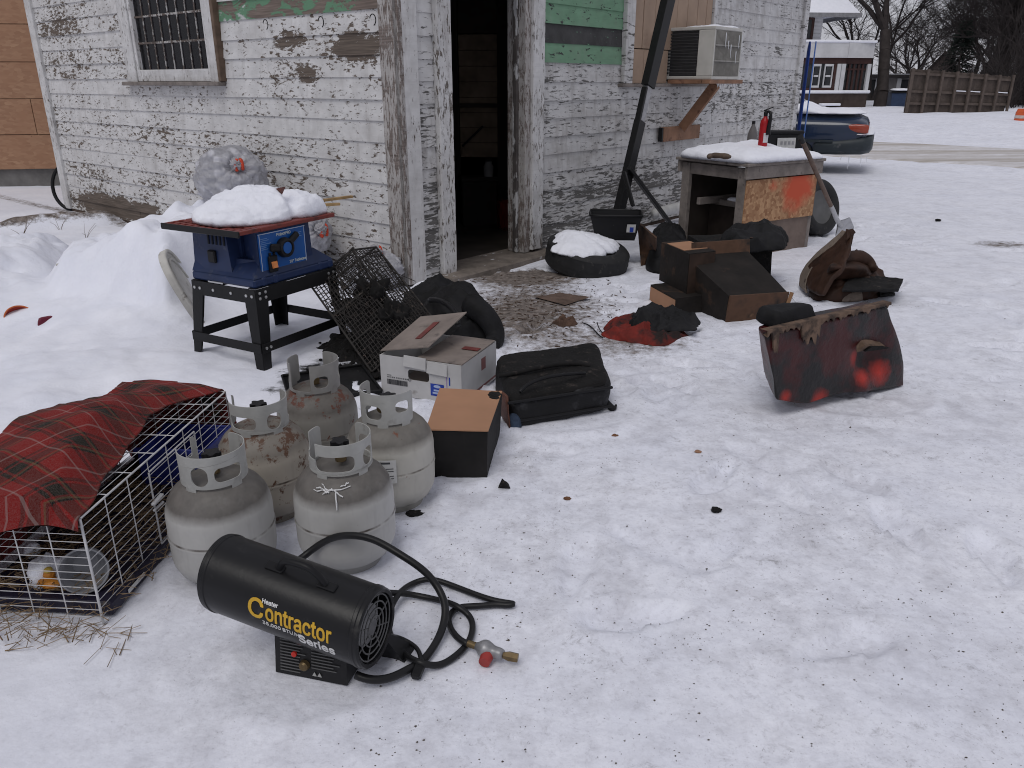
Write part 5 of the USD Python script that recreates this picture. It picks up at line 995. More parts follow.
for a, b, z0 in ((.13, .25, CH_ - .035), (.255, .36, CH_ - .052)): wb.add('paper_tab', hexa([(a, -.012, z0), (b, -.012, z0 - .006), (b, -.009, z0 - .006), (a, -.009, z0), (a + .004, -.004, z0 + .052), (b - .002, -.004, z0 + .048), (b - .002, .0, z0 + .048), (a + .004, .0, z0 + .052)], (3, 1, 3), .002, 12, 1), WBX)
FM = frame((0, -.0008, .002), (1, 0, 0), (0, 0, 1)); rr_ = random.Random(2); x = .035; bars = []
while x < .145: w_ = rr_.choice((.0012, .002, .003)); bars.append(put(sbox(x, x + w_, .052, .078, 0, .001), FM)); x += w_ + rr_.choice((.0012, .002))
wb.add('barcode', cat_(bars), INK, parent=fr_)
wb.add('print', cat_([put(sbox(.035, .058, .097, .100, 0, .001), FM)] + [put(sbox(.036 + i * .012, .036 + i * .012 + rr_.uniform(.004, .009), .086, .0915, 0, .001), FM) for i in range(10)] + [put(trimesh.creation.annulus(.005, .008, .001).apply_translation((.158, .089, .0005)), FM)]), mat('grey_ink', (.12, .12, .12), .7), parent=fr_)
bm = wb.add('blue_mark', put(sbox(.268, .338, .028, .088, 0, .001), FM), INKB, parent=fr_)
wb.add('mark_print', put(cat_([put(trimesh.creation.cylinder(.012, .0006, sections=24), np.diag([1.5, .6, 1, 1.]) ).apply_translation((.303, .076, .0015)), sbox(.285, .325, .052, .060, .001, .0018), sbox(.279, .330, .038, .047, .001, .0018)]), FM), mat('pale_blue_ink', (.35, .42, .6), .7), parent=bm)
wb.add('side_print', cat_([put(sbox(.345, .372, .048, .052, 0, .001), FM), put(sbox(.345, .372, .060, .064, 0, .001), FM), put(sbox(.365, .371, .09, .13, 0, .001), FM)]), INKB, parent=fr_); wb.add('crayon_mark', put(cat_([sbox(.352, .3545, .07, .14, 0, .0012), sbox(.340, .352, .138, .141, 0, .0012)]), FM), mat('purple_crayon', (.30, .18, .42), .8), parent=fr_)
wb.add('side_stripe', cat_([sbox(CW_ + .0002, CW_ + .001, .03, .4, .012, .022), sbox(CW_ + .0002, CW_ + .001, .22, .27, .10, .16)]), TAPE)

# ------------------------------------------------------------------ low charred box with a clean tan top
q0, q1 = at(431, 477), at(487, 478.5); ux = unit(q1 - q0); tb = Thing('charred_box', 'charred box with clean tan cardboard top in front of the suitcase', 'box', (q0[0], q0[1], 0), math.atan2(ux[1], ux[0]))
w_ = float(np.linalg.norm(q1 - q0)); TANB = mat('clean_kraft', (.36, .195, .115), .75, .1, 4, .05, spots=[((.10, .055, .035), 6, .66, .8)])
tb.add('body', hexa([(0.0, 0, .0), (w_, 0, .0), (w_ + .02, .40, .0), (0.0, .42, 0), (-.01, 0, .195), (w_ + .005, 0, .195), (w_ + .03, .41, .19), (-.02, .42, .195)], (6, 8, 6), .003, 8, 2), mat('scorched_board', (.012, .011, .011), .85, .4, 8, .2, 40, spots=[((.045, .03, .022), 6, .62, .8)]))
tb.add('top', hexa([(-.012, -.003, .1955), (w_ + .007, -.003, .1955), (w_ + .03, .41, .1905), (-.02, .42, .1955), (-.012, -.003, .2), (w_ + .007, -.003, .2), (w_ + .03, .41, .195), (-.02, .42, .2)], (4, 8, 1), .001, 8, 2), TANB)
tb.add('burnt_corner', blob([(w_ - .02, .30), (w_ + .02, .30), (w_ + .03, .41), (w_ - .03, .41)], .012, 2, .19, (30, 8), .006, 30, 2, wob=.3), BLACK_CH)
# ------------------------------------------------------------------ black suitcase
c_ = [at(508, 430), at(611, 413), at(598, 372) , at(494, 385)]
c_ = [np.array([q[0], q[1], -.005]) for q in c_]; h_ = [.13, .15, .165, .155]
sc_ = Thing('suitcase', 'sooty black fabric suitcase lying flat on the trampled snow', 'suitcase', (.2, 3.4, 0), D(10))
SCB = mat('sooty_suitcase_fabric', (.007, .007, .008), .7, .35, 8, .4, 60, spots=[((.05, .05, .055), 7, .6, .75), ((.20, .24, .33), 5.5, .715, .78)])
sc_.addw('body', hexa(c_ + [q + (0, 0, h) for q, h in zip(c_, h_)], (24, 20, 12), .016, 6, 3, .16), SCB, True)
cen = sum(c_) / 4; inn = [cen + (q - cen) * .94 for q in c_]
sc_.addw('lid', hexa([q + (0, 0, h - .018) for q, h in zip([cen + (q - cen) * .99 for q in c_], h_)] + [q + (0, 0, h + .016) for q, h in zip([cen + (q - cen) * .9 for q in c_], h_)], (24, 20, 5), .014, 7, 4, .1), BLACK_CH, True)
for zf in (.04, .13): sc_.addw('piping', tube(np.array([q + (0, 0, zf) for q in [cen + (q - cen) * 1.0 for q in c_]])[[0, 1]], .007, 8), BLACK_PL, True)
sc_.addw('burnt_flap', hexa([at(500, 415, .02), at(509, 428, .02), at(511, 427, .02), at(503, 414, .02), at(498, 391, .15), at(506, 397, .15), at(508, 396, .15), at(501, 390, .15)], (3, 2, 5), .01, 12, 6), mat('brown_leather', (.11, .045, .03), .6, .4, 12, .3, 40), True)
sc_.addw('denim_scrap', blob([at(x, y)[:2] for x, y in [(506, 422), (520, 424), (522, 430), (508, 433)]], .07, 2, 0, (40, 12), .02, 20, 3), mat('denim', (.03, .045, .075), .85, .4, 30), True)
sc_.addw('handle', tube(spline([at(520, 392, .155), at(535, 381, .185), at(560, 375, .19), at(585, 373, .175)], 20), .008, 8), BLACK_PL, True)
sc_.addw('torn_strip', tube(spline([at(596, 397, .05), at(606, 402, .03), at(612, 408, .012), at(616, 405, .012)], 16), [.016] * 10 + list(np.linspace(.016, .005, 6)), 8), BLACK_CL, True)
sc_.addw('ridge', tube(spline([at(499, 376, .16), at(530, 370, .175), at(565, 364, .18), at(590, 366, .17)], 24), .010, 8), BLACK_CH, True)
# ------------------------------------------------------------------ old tyre with snow, black tub, black lifting frame
RUB = mat('old_rubber', (.02, .02, .021), .7, .25, 14, .15, 60, spots=[((.07, .065, .06), 20, .6, .75)])
def tyre_mesh(R, W):
    pr_ = [(R * .60, -W * .34), (R * .66, -W * .45), (R * .76, -W * .50), (R * .85, -W * .49), (R * .93, -W * .43), (R * .975, -W * .36)]
    for i in range(9): z = -W * .33 + i * W * .66 / 8; pr_.append((R * ((1.0 - .012 * abs(i - 4) / 4) if i % 2 == 0 else .982), z))
    pr_ += [(r, -z) for r, z in pr_[:6][::-1]] + [(R * .62, W * .2), (R * .62, -W * .2), (R * .60, -W * .36)]
    return lathe(pr_, 72)
ty = Thing('old_tyre', 'worn car tyre lying flat by the doorway with snow on it', 'tyre', (.60, 6.22, .105), D(20))
tl = trimesh.transformations.rotation_matrix(D(13), (1, .5, 0))
ty.add('tread', put(tyre_mesh(.335, .215), tl), RUB, 40)
ty.add('rim', put(cat_([lathe([(.0, .02), (.10, .02), (.19, .055), (.20, .08), (.205, .08), (.205, -.08), (.20, -.08), (.0, -.02)], 40)]), tl), mat('rusty_wheel', (.10, .075, .06), .7), 40, label='rusty wheel disc')
sn_ = blob([(-.33, -.10), (-.2, -.27), (0, -.26), (.18, -.14), (.30, -.02), (.24, .16), (.05, .28), (-.2, .24), (-.31, .08)], .085, 2.4, .068, (120, 26), .03, 9, 6, wob=.12, hf=lambda X, Y: .075 + .05 * np.exp(-((X + .1) ** 2 + (Y - .1) ** 2) / .03))
v_ = sn_.vertices.copy(); v_[:, 2] += -.12 * v_[:, 0] * .3 + .10 * v_[:, 1]; single('snow_cap', (ty.world(v_), sn_.faces), SNOW, 'snow heaped on the old tyre by the doorway', 'snow', kind='stuff', smooth=True)
tp_ = at(613, 238, .235); tub = Thing('plastic_tub', 'black plastic tub with a small white sticker sitting on the snowy tyre', 'tub', (tp_[0] + .03, tp_[1] + .12, .215), D(-6))
def tubside(w0, w1, d0, d1, h, t=.006):
    o_ = [(-w0, -d0, 0), (w0, -d0, 0), (w0, d0, 0), (-w0, d0, 0)]; u_ = [(-w1, -d1, h), (w1, -d1, h), (w1, d1, h), (-w1, d1, h)]; P = []
    i_ = [(x * (1 - t / w0), y * (1 - t / d0), t) for x, y, z in o_]; ui = [(x * (1 - t / w1), y * (1 - t / d1), h) for x, y, z in u_]
    Fq = []; V_ = o_ + u_ + i_ + ui
    for k in range(4): j = (k + 1) % 4; Fq += [(k, j, 4 + j), (k, 4 + j, 4 + k), (8 + j, 8 + k, 12 + k), (8 + j, 12 + k, 12 + j), (4 + k, 4 + j, 12 + j), (4 + k, 12 + j, 12 + k)]
    Fq += [(0, 2, 1), (0, 3, 2), (8, 9, 10), (8, 10, 11)]; return TM(V_, Fq)
tub.add('shell', tubside(.155, .205, .11, .15, .20), BLACK_PL); tub.add('rim', tube(np.array([(-.205, -.15, .2), (-.1, -.156, .2), (.1, -.156, .2), (.205, -.15, .2), (.21, .0, .2), (.205, .15, .2), (0, .155, .2), (-.205, .15, .2), (-.21, 0, .2)]), .010, 8, True), BLACK_PL, True)
stk = tub.add('sticker', hexa(prism((.085, -.1385, .07), (.07, .0, 0), (0, .001, 0), (.004, -.0135, .065)), (1, 1, 1)), LBL); tub.add('sticker_print', hexa(prism((.110, -.1395, .072), (.03, .0, 0), (0, .0005, 0), (.002, -.0085, .04)), (1, 1, 1)), INKB, parent=stk)
off = .52
def wallpt(x, y, o_):
    d = at(x, y, 0) - np.array([0, 0, EYE]); d = d / np.linalg.norm(d); s = ((CORNER + NR * o_ - (0, 0, EYE)) @ NR) / (d @ NR); return np.array([0, 0, EYE]) + d * s
hf = Thing('lifting_frame', 'tall leaning black steel post with a silver sleeve and two braces', 'steel post', wallpt(617, 222, off) * (1, 1, 0), 0)
b0, b1, b2, b3 = (hf.local(wallpt(x, y, off)) for x, y in ((616, 224), (640, 121), (647.8, 87), (668, 0))); top_ = b3 + (b3 - b2) * .35; upv = hf.local(hf.loc + NR)
b3l = top_
hf.add('post', beam(b0, b1 , .105, .06, upv), BLACK_ST); hf.add('sleeve', beam(b1 + (b2 - b1) * .003, b2, .075, .05, upv), mat('silver_sleeve', (.33, .33, .34), .45, .2, 20, metal=.5)); hf.add('post', beam(b1 + (0, 0, 0) + NR * 0 - RD * .04, b2 - RD * .045, .03, .05, upv), BLACK_ST); hf.add('post', beam(b2 + (b3l - b2) * .002, b3l, .125, .07, upv), BLACK_ST)
hf.add('brace', beam(hf.local(wallpt(629, 168, off + .05)), hf.local(wallpt(672, 226, off + .02)), .035, .035, upv), BLACK_ST); hf.add('brace', beam(hf.local(wallpt(624, 172, off + .05)), hf.local(wallpt(633, 206, off + .22)), .03, .03, upv), BLACK_ST)

# ------------------------------------------------------------------ work bench
bn = Thing('work_bench', 'grey wooden work bench with an orange sprayed wafer board side', 'work bench', (1.93, 6.65, 0), D(33))
BL_, BW_, BH_ = .92, .74, .77
for x, y in ((0, 0), (0, BW_ - .09), (BL_ - .045, 0), (BL_ - .045, BW_ - .09)): bn.add('leg', cbox(x, x + .045, y, y + .09, -.03, BH_ - .03, .004), GREYWOOD)
bn.add('apron', cbox(.012, .044, .091, BW_ - .091, .645, BH_ - .03, .003), GREYWOOD); bn.add('apron', cbox(-.03, BL_ + .03, -.03, -.002, .655, .757, .004), GREYWOOD); bn.add('apron', cbox(-.03, BL_ + .03, BW_ + .002, BW_ + .03, .655, .757, .004), GREYWOOD)
bn.add('top', cbox(-.045, BL_ + .04, -.045, BW_ + .045, BH_ - .012, BH_ + .012, .004), GREYWOOD)
g = G(); v = coords(g, 1.0); vo = L(g.n('voronoi_texture', vector=L(g.n('mapping', vector=v, scale=(38, 38, 38)), 'vector'), scale=1.0), 'color'); bw = L(g.n('rgb_to_bw', color=vo), 'val')
col = mixc(g, thr(g, bw, .2, .8), (.25, .115, .05), (.46, .27, .14)); dd = L(g.n('vector_math', math_type='distance', vector1=v, vector2=(.66, -.01, .56)), 'value')
pt = mth(g, 'add', L(g.n('map_range', value=dd, from_min=.05, from_max=.32, to_min=1.0, to_max=0.0, clamp=True), 'result'), mth(g, 'multiply', mth(g, 'subtract', nz(g, v, 7, 5, .6), .5), 1.0)); dd2 = L(g.n('vector_math', math_type='distance', vector1=v, vector2=(.33, -.01, .58)), 'value')
pt = mth(g, 'maximum', pt, mth(g, 'add', L(g.n('map_range', value=dd2, from_min=.0, from_max=.10, to_min=.7, to_max=0.0, clamp=True), 'result'), mth(g, 'multiply', mth(g, 'subtract', nz(g, v, 14, 5, .6), .5), 1.2)))
col = mixc(g, thr(g, pt, .25, .8), col, (.52, .075, .028)); p = g.n('principled_bsdf', base_color=col, roughness=.7); SPR = g.done('orange_sprayed_wafer_board', f'{p}.BSDF')
bn.add('wafer_board_side', cbox(.0, BL_ - .01, -.014, -.001, .285, .645, .003), SPR); PLYG = mat('stained_plywood', (.17, .13, .11), .8, .25, 6, .15, 40, spots=[((.07, .05, .04), 8, .62, .75)])
bn.add('lower_board', cbox(.10, BL_ - .02, .004, .016, -.02, .285, .003), PLYG)
bn.add('shelf_rail', cbox(.05, BL_ - .05, BW_ - .20, BW_ - .16, .38, .44, .003), GREYWOOD); bn.add('shelf_rail', cbox(.30, .34, .10, BW_ - .1, .36, .41, .003), GREYWOOD)
bn.add('inner_panel', cbox(.34, .352, .05, BW_ - .05, -.0, .40, .003), mat('sooty_board', (.035, .026, .022), .85, .4, 8)); bn.add('back_board', cbox(BL_ - .06, BL_ - .047, .02, BW_ - .02, 0, .66, .003), mat('sooty_back_board', (.05, .036, .03), .85, .4, 8)); bn.add('shelf', cbox(.05, BL_ - .06, .03, BW_ - .03, .02, .035, .003), WALLIN); bn.add('rear_side', cbox(.02, BL_ - .02, BW_ - .012, BW_ - .001, .02, .64, .003), WALLIN)
bs_ = blob([(.02, .10), (.10, .58), (.30, .60), (.50, .60)][:0] + [(.30, .05), (.346, .05), (.346, .55), (.30, .55)], .035, 2.4, .412, (60, 10), .01, 12, 3); single('snow_cap', (bn.world(bs_.vertices), bs_.faces), SNOW, 'thin strip of snow on the rail inside the work bench', 'snow', kind='stuff', smooth=True)
bsn = blob([(-.05, -.04), (.25, -.06), (.6, -.05), (.93, -.05), (.97, .1), (.96, .6), (.9, .78), (.5, .795), (.1, .79), (-.05, .74), (-.065, .4)], .095, 3.2, BH_ + .0125, (150, 34), .025, 6, 9, soft=1.5, wob=.015, hf=lambda X, Y: .10 - .035 * smooth01((X - .6) / .3) + .03 * np.exp(-((X - .62) ** 2 + (Y - .5) ** 2) / .02) + .02 * np.exp(-((X - .25) ** 2 + (Y - .5) ** 2) / .05))
single('snow_cap', (bn.world(bsn.vertices), bsn.faces), SNOW, 'thick rounded snow slab on top of the work bench', 'snow', kind='stuff', smooth=True)
hl = single('tool_handle', tube(spline([at(709, 157, .845), at(714, 155.5, .85), at(723, 156, .85), at(731, 157, .845)], 16), [.012, .020, .022, .020, .019, .021, .023, .023, .022, .021, .022, .024, .024, .022, .016, .01], 12), mat('worn_brown_handle', (.10, .07, .05), .6, .3, 20), 'worn brown tool handle stuck in the bench snow', 'tool handle', smooth=True)
pos = at(762, 149, .862); fe = Thing('fire_extinguisher', 'small red fire extinguisher with black hose standing on the snowy bench', 'fire extinguisher', pos, D(-30))
FRED = mat('extinguisher_red', (.33, .010, .014), .35, .12, 20)
fe.add('cylinder', lathe([(0, 0), (.036, 0), (.039, .006), (.039, .21), (.034, .235), (.018, .255), (.016, .27), (0, .27)], 36), FRED, 40)
fe.add('label', curved(sg.box(-.052, .055, .022, .135), .0392), mat('white_label', (.55, .55, .56), .6)); fe.add('valve', cat_([lathe([(0, .265), (.016, .265), (.018, .30), (.01, .32), (0, .322)], 16), beam((-.02, 0, .315), (.06, 0, .345), .018, .008), beam((-.01, 0, .30), (.055, 0, .30), .016, .006)]), BLACK_PL)
fe.add('horn', tube(spline([(.02, -.01, .31), (.045, -.022, .29), (.046, -.024, .22), (.044, -.022, .12)], 20), np.linspace(.010, .021, 20), 12), BLACK_PL, True)
pos = at(753, 147, .835) + (0.03, .16, 0); gb = Thing('grey_bottle', 'grey plastic bottle behind the fire extinguisher on the bench', 'bottle', pos, 0); gb.add('body', lathe([(0, 0), (.045, 0), (.047, .01), (.045, .10), (.032, .15), (.014, .19), (.013, .20), (0, .20)], 28), mat('grey_plastic', (.13, .12, .12), .5), 40); gb.add('cap', lathe([(0, .20), (.016, .20), (.016, .225), (0, .226)], 16), BLACK_PL)
# dark case with a white plate and blue strips by the far corner
pc_ = CORNER + RD * 6.2 + NR * .22; dk = Thing('equipment_case', 'upright black case with a white plate beside the far garage corner', 'case', pc_, D(8)); dk.add('body', hexa(prism((-.24, -.12, 0), (.48, 0, 0), (0, .24, 0), (0, .03, .80)), (6, 4, 8), .004, 8, 1), BLACK_PL); dk.add('lid', cbox(-.25, .25, -.11, .17, .805, .84, .01), BLACK_PL)
lp_ = dk.add('plate', hexa(prism((-.10, -.1135, .62), (.24, 0, 0), (0, .004, 0), (0, .0055, .14)), (1, 1, 1)), LBL); dk.add('plate_print', cat_([hexa(prism((-.06 + i * .05, -.116, .68), (.03, 0, 0), (0, .002, 0), (0, .0015, .04)), (1, 1, 1)) for i in range(4)]), mat('faded_plate_ink', (.25, .25, .26), .8), parent=lp_)
BLU = mat('blue_plastic_strip', (.012, .04, .20), .4, .15, 8); pb0 = CORNER + RD * 7.16 + NR * .06
bst = Thing('blue_sled', 'narrow blue plastic sled standing on end at the far garage corner', 'sled', pb0, D(20)); bst.add('hull', hexa([(-.008, -.025, -.02), (.015, -.025, -.02), (.015, .03, -.02), (-.008, .03, -.02), (.005, -.022, 1.9), (.025, -.022, 1.9), (.025, .028, 1.9), (.005, .028, 1.9)], (4, 4, 20), 0, rnd=.1), BLU, True); bst.add('runner', tube([(.05, -.07, -.02), (.055, -.065, 1.0), (.06, -.06, 1.9)], .009, 8), mat('pale_blue_strip', (.08, .16, .42), .4), True)
# shovel leaning on the bench, dark wheel behind it
s_t, s_m, s_b = at(801, 137, .92), at(838, 226, .0), None
shv = Thing('snow_shovel', 'long handled shovel with pale metal blade leaning on the bench', 'shovel', at(842, 240, 0), 0)
sp0, sp1, sp2 = shv.local(at(800, 137, .93)), shv.local(at(826, 200, .40)), shv.local(at(838, 226, .16))
sp0, spl_ = shv.local(at(801, 138, .90)), None
A0_ = at(801, 138, 1.0); B0_ = at(846, 240, .03); Ls = lambda t: shv.local(A0_ + (B0_ - A0_) * t)
shv.add('handle', tube([Ls(0), Ls(.3), Ls(.55), Ls(.64)], [.019, .018, .018, .018], 12), mat('worn_shovel_handle', (.13, .09, .07), .6, .3, 20), True); MSH = mat('shovel_metal', (.42, .42, .43), .4, .15, 20, metal=.5)
shv.add('grip_end', tube([Ls(-.01), Ls(.03)], .023, 10), BLACK_PL); shv.add('socket', tube(spline([Ls(.62), Ls(.70), Ls(.78) , Ls(.84) + np.array([.01, -.02, 0])], 16), np.linspace(.019, .022, 16), 12), MSH, True)
dn_ = unit(Ls(1) - Ls(0)); sd_ = unit(np.cross(dn_, (0, -1, .3))); nm_ = np.cross(sd_, dn_); bu_, bv_ = np.meshgrid(np.linspace(-1, 1, 13), np.linspace(0, 1, 13), indexing='ij'); wv = .105 * np.where(bv_ < .18, .45 + bv_ * 3.05, 1) * np.where(bv_ > .75, np.sqrt(np.maximum(0, 1 - ((bv_ - .75) / .30) ** 2)), 1)
BP = Ls(.80) + bu_[..., None] * wv[..., None] * sd_ + bv_[..., None] * .28 * dn_ + ((bu_ ** 2) * .035)[..., None] * nm_; a0 = (np.arange(12)[:, None] * 13 + np.arange(12)[None]).ravel(); fb = np.vstack([np.stack([a0, a0 + 13, a0 + 14], 1), np.stack([a0, a0 + 14, a0 + 1], 1)]); bv2 = BP.reshape(-1, 3)
shv.add('blade', (np.vstack([bv2, bv2 - nm_ * .004]), np.vstack([fb, fb[:, ::-1] + len(bv2)])), MSH, True)
wpos = at(812, 240, 0) + np.array([.12, .30, .26]); wl = Thing('spare_wheel', 'dark wheel standing upright behind the right end of the bench', 'wheel', wpos, D(33)); rx_ = trimesh.transformations.rotation_matrix(D(90), (0, 1, 0)) ; rx_ = trimesh.transformations.rotation_matrix(D(75), (1, 0, 0))
wl.add('tyre', put(tyre_mesh(.27, .16), rx_), RUB, 40); wl.add('disc', put(lathe([(0, .03), (.12, .02), (.17, .05), (.17, -.05), (0, -.03)], 30), rx_), mat('wheel_disc_grey', (.12, .12, .12), .5, metal=.4), 40)
# white pipe end and low clutter by the wall
single('pipe', tube([at(655, 214, .14), at(668, 210, .15), at(700, 203, .18)], [.055, .055, .055], 14), mat('white_pipe', (.55, .55, .54), .5), 'short thick white pipe lying behind the bench leg', 'pipe', smooth=True)

# ------------------------------------------------------------------ charred boxes in front of the bench
CHB = mat('charred_cardboard', (.014, .011, .0095), .85, .4, 7, .2, 40, spots=[((.085, .045, .026), 4.5, .60, .78)]); CHB2 = mat('browned_cardboard', (.095, .050, .030), .8, .4, 5, .15, 40, spots=[((.02, .016, .014), 5, .5, .66), ((.16, .095, .055), 9, .66, .76)])
q0 = at(675, 315.5); q1 = at(713, 310.5); q2 = at(649.5, 300.5); e1_, e2_ = q1 - q0, q2 - q0; e1_ = e1_ * 1.3
lb_ = Thing('charred_box', 'low charred box with a clean tan end under the stacked box', 'box', q0, 0); lb_.add('body', hexa(prism((0, 0, -.005), e1_, e2_ * 1.0, (0, 0, .118)), (6, 6, 3), .003, 9, 3), CHB)
lb_.add('clean_end', hexa(prism(e2_ * .02 - unit(e1_) * .004, e2_ * .96, unit(e1_) * .003, (0, 0, .10)), (4, 1, 3), .001, 9, 3), TANB)
q0, q1, q2 = at(686, 294, .111), at(712, 290.5, .111), at(659, 280, .111); e1_, e2_ = q1 - q0, q2 - q0; hb_ = .265
ub = Thing('charred_box', 'upright charred box with a tan patch on top, stacked on the low box', 'box', q0, 0); ub.add('body', hexa(prism((0, 0, 0), e1_, e2_, (0, 0, hb_)), (6, 6, 6), .003, 9, 5), CHB, label='blackened sides'); ub.add('front_side', hexa(prism(e1_ * .02 - unit(e2_) * .005, e1_ * .96, unit(e2_) * .003, (0, 0, hb_ - .006)), (4, 1, 4), .001, 9, 3), mat('smoked_cardboard', (.04, .024, .017), .85, .5, 6, spots=[((.10, .05, .028), 6, .62, .8)]))
ub.add('clean_patch', hexa(prism(e1_ * .05 + e2_ * .22 + (0, 0, hb_ + .0005), e1_ * .9, e2_ * .62, (0, 0, .003)), (4, 4, 1)), TANB)
q0, q1 = at(726, 322.5), at(783, 316.5); ux = unit(q1 - q0); uy = np.array([-ux[1], ux[0], 0]); bg_ = Thing('charred_box', 'large open charred box with browned front and black cloth on top', 'box', (q0[0], q0[1], 0), math.atan2(ux[1], ux[0])); W0 = float(np.linalg.norm(q1 - q0))
bg_.add('front', hexa([(0, 0, -.005), (W0, 0, -.005), (W0, .012, -.005), (0, .012, -.005), (.0, -.02, .175), (W0 + .01, -.02, .165), (W0 + .01, -.008, .165), (0, -.008, .175)], (6, 1, 4), .003, 8, 1), CHB2)
bg_.add('body', hexa([(0.002, .013, 0), (W0 - .002, .013, 0), (W0, .46, 0), (-.03, .46, 0), (0, .0, .172), (W0, .0, .164), (W0, .44, .335), (-.06, .44, .335)], (6, 8, 4), .004, 8, 2), CHB)
bg_.add('backboard', hexa(prism((-.005, .44, .315), (W0 + .02, 0, 0), (0, .012, 0), (0, .02, .10)), (6, 1, 3), .004, 8, 3), CHB2); bg_.add('flap', hexa([(W0 + .005, .0, .163), (W0 + .11, .02, .07), (W0 + .115, .03, .07), (W0 + .01, .01, .163), (W0 + .005, .43, .33), (W0 + .16, .30, .14), (W0 + .162, .31, .14), (W0 + .008, .44, .33)], (4, 1, 6), .004, 8, 3), CHB)
bg_.add('torn_edge', beam((W0 - .01, -.018, .02), (W0 + .035, -.014, .16), .03, .006, (0, 1, 0)), mat('torn_kraft', (.22, .12, .06), .8))
cl_ = blob([at(x, y, .30)[:2] for x, y in [(716, 250), (740, 255), (784, 251), (788, 242), (770, 238), (745, 234), (726, 240)]], .15, 2.0, .31, (140, 34), .04, 5, 13, fold=.025, fscale=(8, 8, 8), wob=.12)
kc = Thing('black_cloth', 'heap of burnt black cloth behind and on the large charred box', 'cloth', at(750, 245, 0), 0); kc.addw('heap', cl_, BLACK_CL, True); kc.addw('brown_scrap', hexa([at(744, 250, .30), at(760, 250, .30), at(760, 249, .31), at(744, 249, .31), at(750, 238, .40), at(753, 238, .40), at(753, 237.5, .40), at(750, 237.5, .40)], (2, 1, 2)), CHB2)
kc.addw('under', hexa(prism(at(716, 300, 0) + (0, .45, 0), (.55, .12, 0), (-.05, .35, 0), (0, 0, .30)), (6, 6, 4), .03, 5, 4), BLACK_CH)
hx_ = [at(658, 262, .0), at(712, 255, 0), at(715, 238, 0), at(650, 245, 0)]
bk_ = Thing('black_bag', 'slumped black bag behind the stacked boxes near the steel post', 'bag', at(670, 250, 0), 0); bk_.addw('body', blob([at(x, y, .1)[:2] for x, y in [(646, 262), (668, 262), (690, 248), (684, 232), (664, 226), (650, 236)]], .24, 2.3, .0, (120, 34), .05, 4, 17, fold=.025, fscale=(7, 7, 7), wob=.1), BLACK_CL, True)
bd_ = single('scorched_board', hexa([at(641, 266, 0), at(655, 262, 0), at(656, 260, 0), at(642, 264, 0), at(637, 222, .30), at(656, 238, .30), at(657, 237, .30), at(638, 221, .30)], (5, 1, 6), .003, 8, 3), CHB2, 'scorched brown board leaning left of the stacked boxes', 'board')

# ------------------------------------------------------------------ burnt leather seat
LEA = mat('burnt_leather', (.042, .021, .014), .6, .45, 7, .4, 30, spots=[((.016, .013, .012), 5, .5, .66), ((.10, .052, .032), 8, .64, .76)], spec=.2); LEP = mat('pale_hide', (.20, .16, .13), .7, .25, 8, .2, 40, spots=[((.06, .04, .03), 8, .58, .7)])
q = at(845, 300); st_ = Thing('burnt_seat', 'burnt brown leather seat cushion torn open on the snow', 'seat', (q[0], q[1], 0), 0)
def fold_sheet(rows, amp, seed, th=.02, nsub=(40, 30)):
    """a thick sheet through a net of points"""
    from scipy.interpolate import RectBivariateSpline
    R = np.asarray(rows, float); a, b = np.linspace(0, 1, R.shape[0]), np.linspace(0, 1, R.shape[1]); A, B = np.linspace(0, 1, nsub[0]), np.linspace(0, 1, nsub[1])
    P = np.stack([RectBivariateSpline(a, b, R[..., k], kx=min(3, len(a) - 1), ky=min(3, len(b) - 1))(A, B) for k in range(3)], -1)
    na, nb = nsub; V = P.reshape(-1, 3); a0 = (np.arange(na - 1)[:, None] * nb + np.arange(nb - 1)[None]).ravel(); f_ = np.vstack([np.stack([a0, a0 + nb, a0 + nb + 1], 1), np.stack([a0, a0 + nb + 1, a0 + 1], 1)])
    n_ = TM(V, f_).vertex_normals; V = V + n_ * (fbm(V * 12, 4, seed)[:, None] - .5) * 2 * amp; t_ = th * (.6 + .8 * fbm(V * 9, 3, seed + 2))[:, None]; N_ = len(V)
    rim = np.r_[np.arange(nb), np.arange(nb - 1, na * nb, nb), np.arange(na * nb - 1, (na - 1) * nb - 1, -1), np.arange((na - 1) * nb, -1, -nb)]
    Fr_ = np.vstack([np.stack([rim[:-1], rim[1:], rim[1:] + N_], 1), np.stack([rim[:-1], rim[1:] + N_, rim[:-1] + N_], 1)])
    return TM(np.vstack([V, V - n_ * t_]), np.vstack([f_, f_[:, ::-1] + N_, Fr_]))
A2 = lambda x, y, z: at(x, y, z)
st_.addw('base_cushion', blob([at(x, y)[:2] for x, y in [(808, 298), (830, 303), (868, 300), (886, 294), (880, 280), (850, 268), (818, 272)]], .20, 2.4, -.005, (130, 32), .05, 7, 4, fold=.03, wob=.06), LEA, True)
st_.addw('folded_back', fold_sheet([[A2(803, 284, .05), A2(812, 262, .20), A2(832, 246, .34), A2(846, 229, .46)], [A2(812, 292, .06), A2(822, 268, .20), A2(842, 252, .33), A2(850, 231, .46)], [A2(822, 294, .08), A2(836, 272, .22), A2(848, 258, .30), A2(850, 238, .42)]], .012, 4, .03), LEA, True)
st_.addw('pale_underside', fold_sheet([[A2(799, 286, .02), A2(806, 264, .17), A2(824, 246, .32), A2(842, 230, .45)], [A2(806, 293, .02), A2(812, 268, .17), A2(830, 250, .31), A2(845, 231, .45)]], .006, 7, .012), LEP, True)
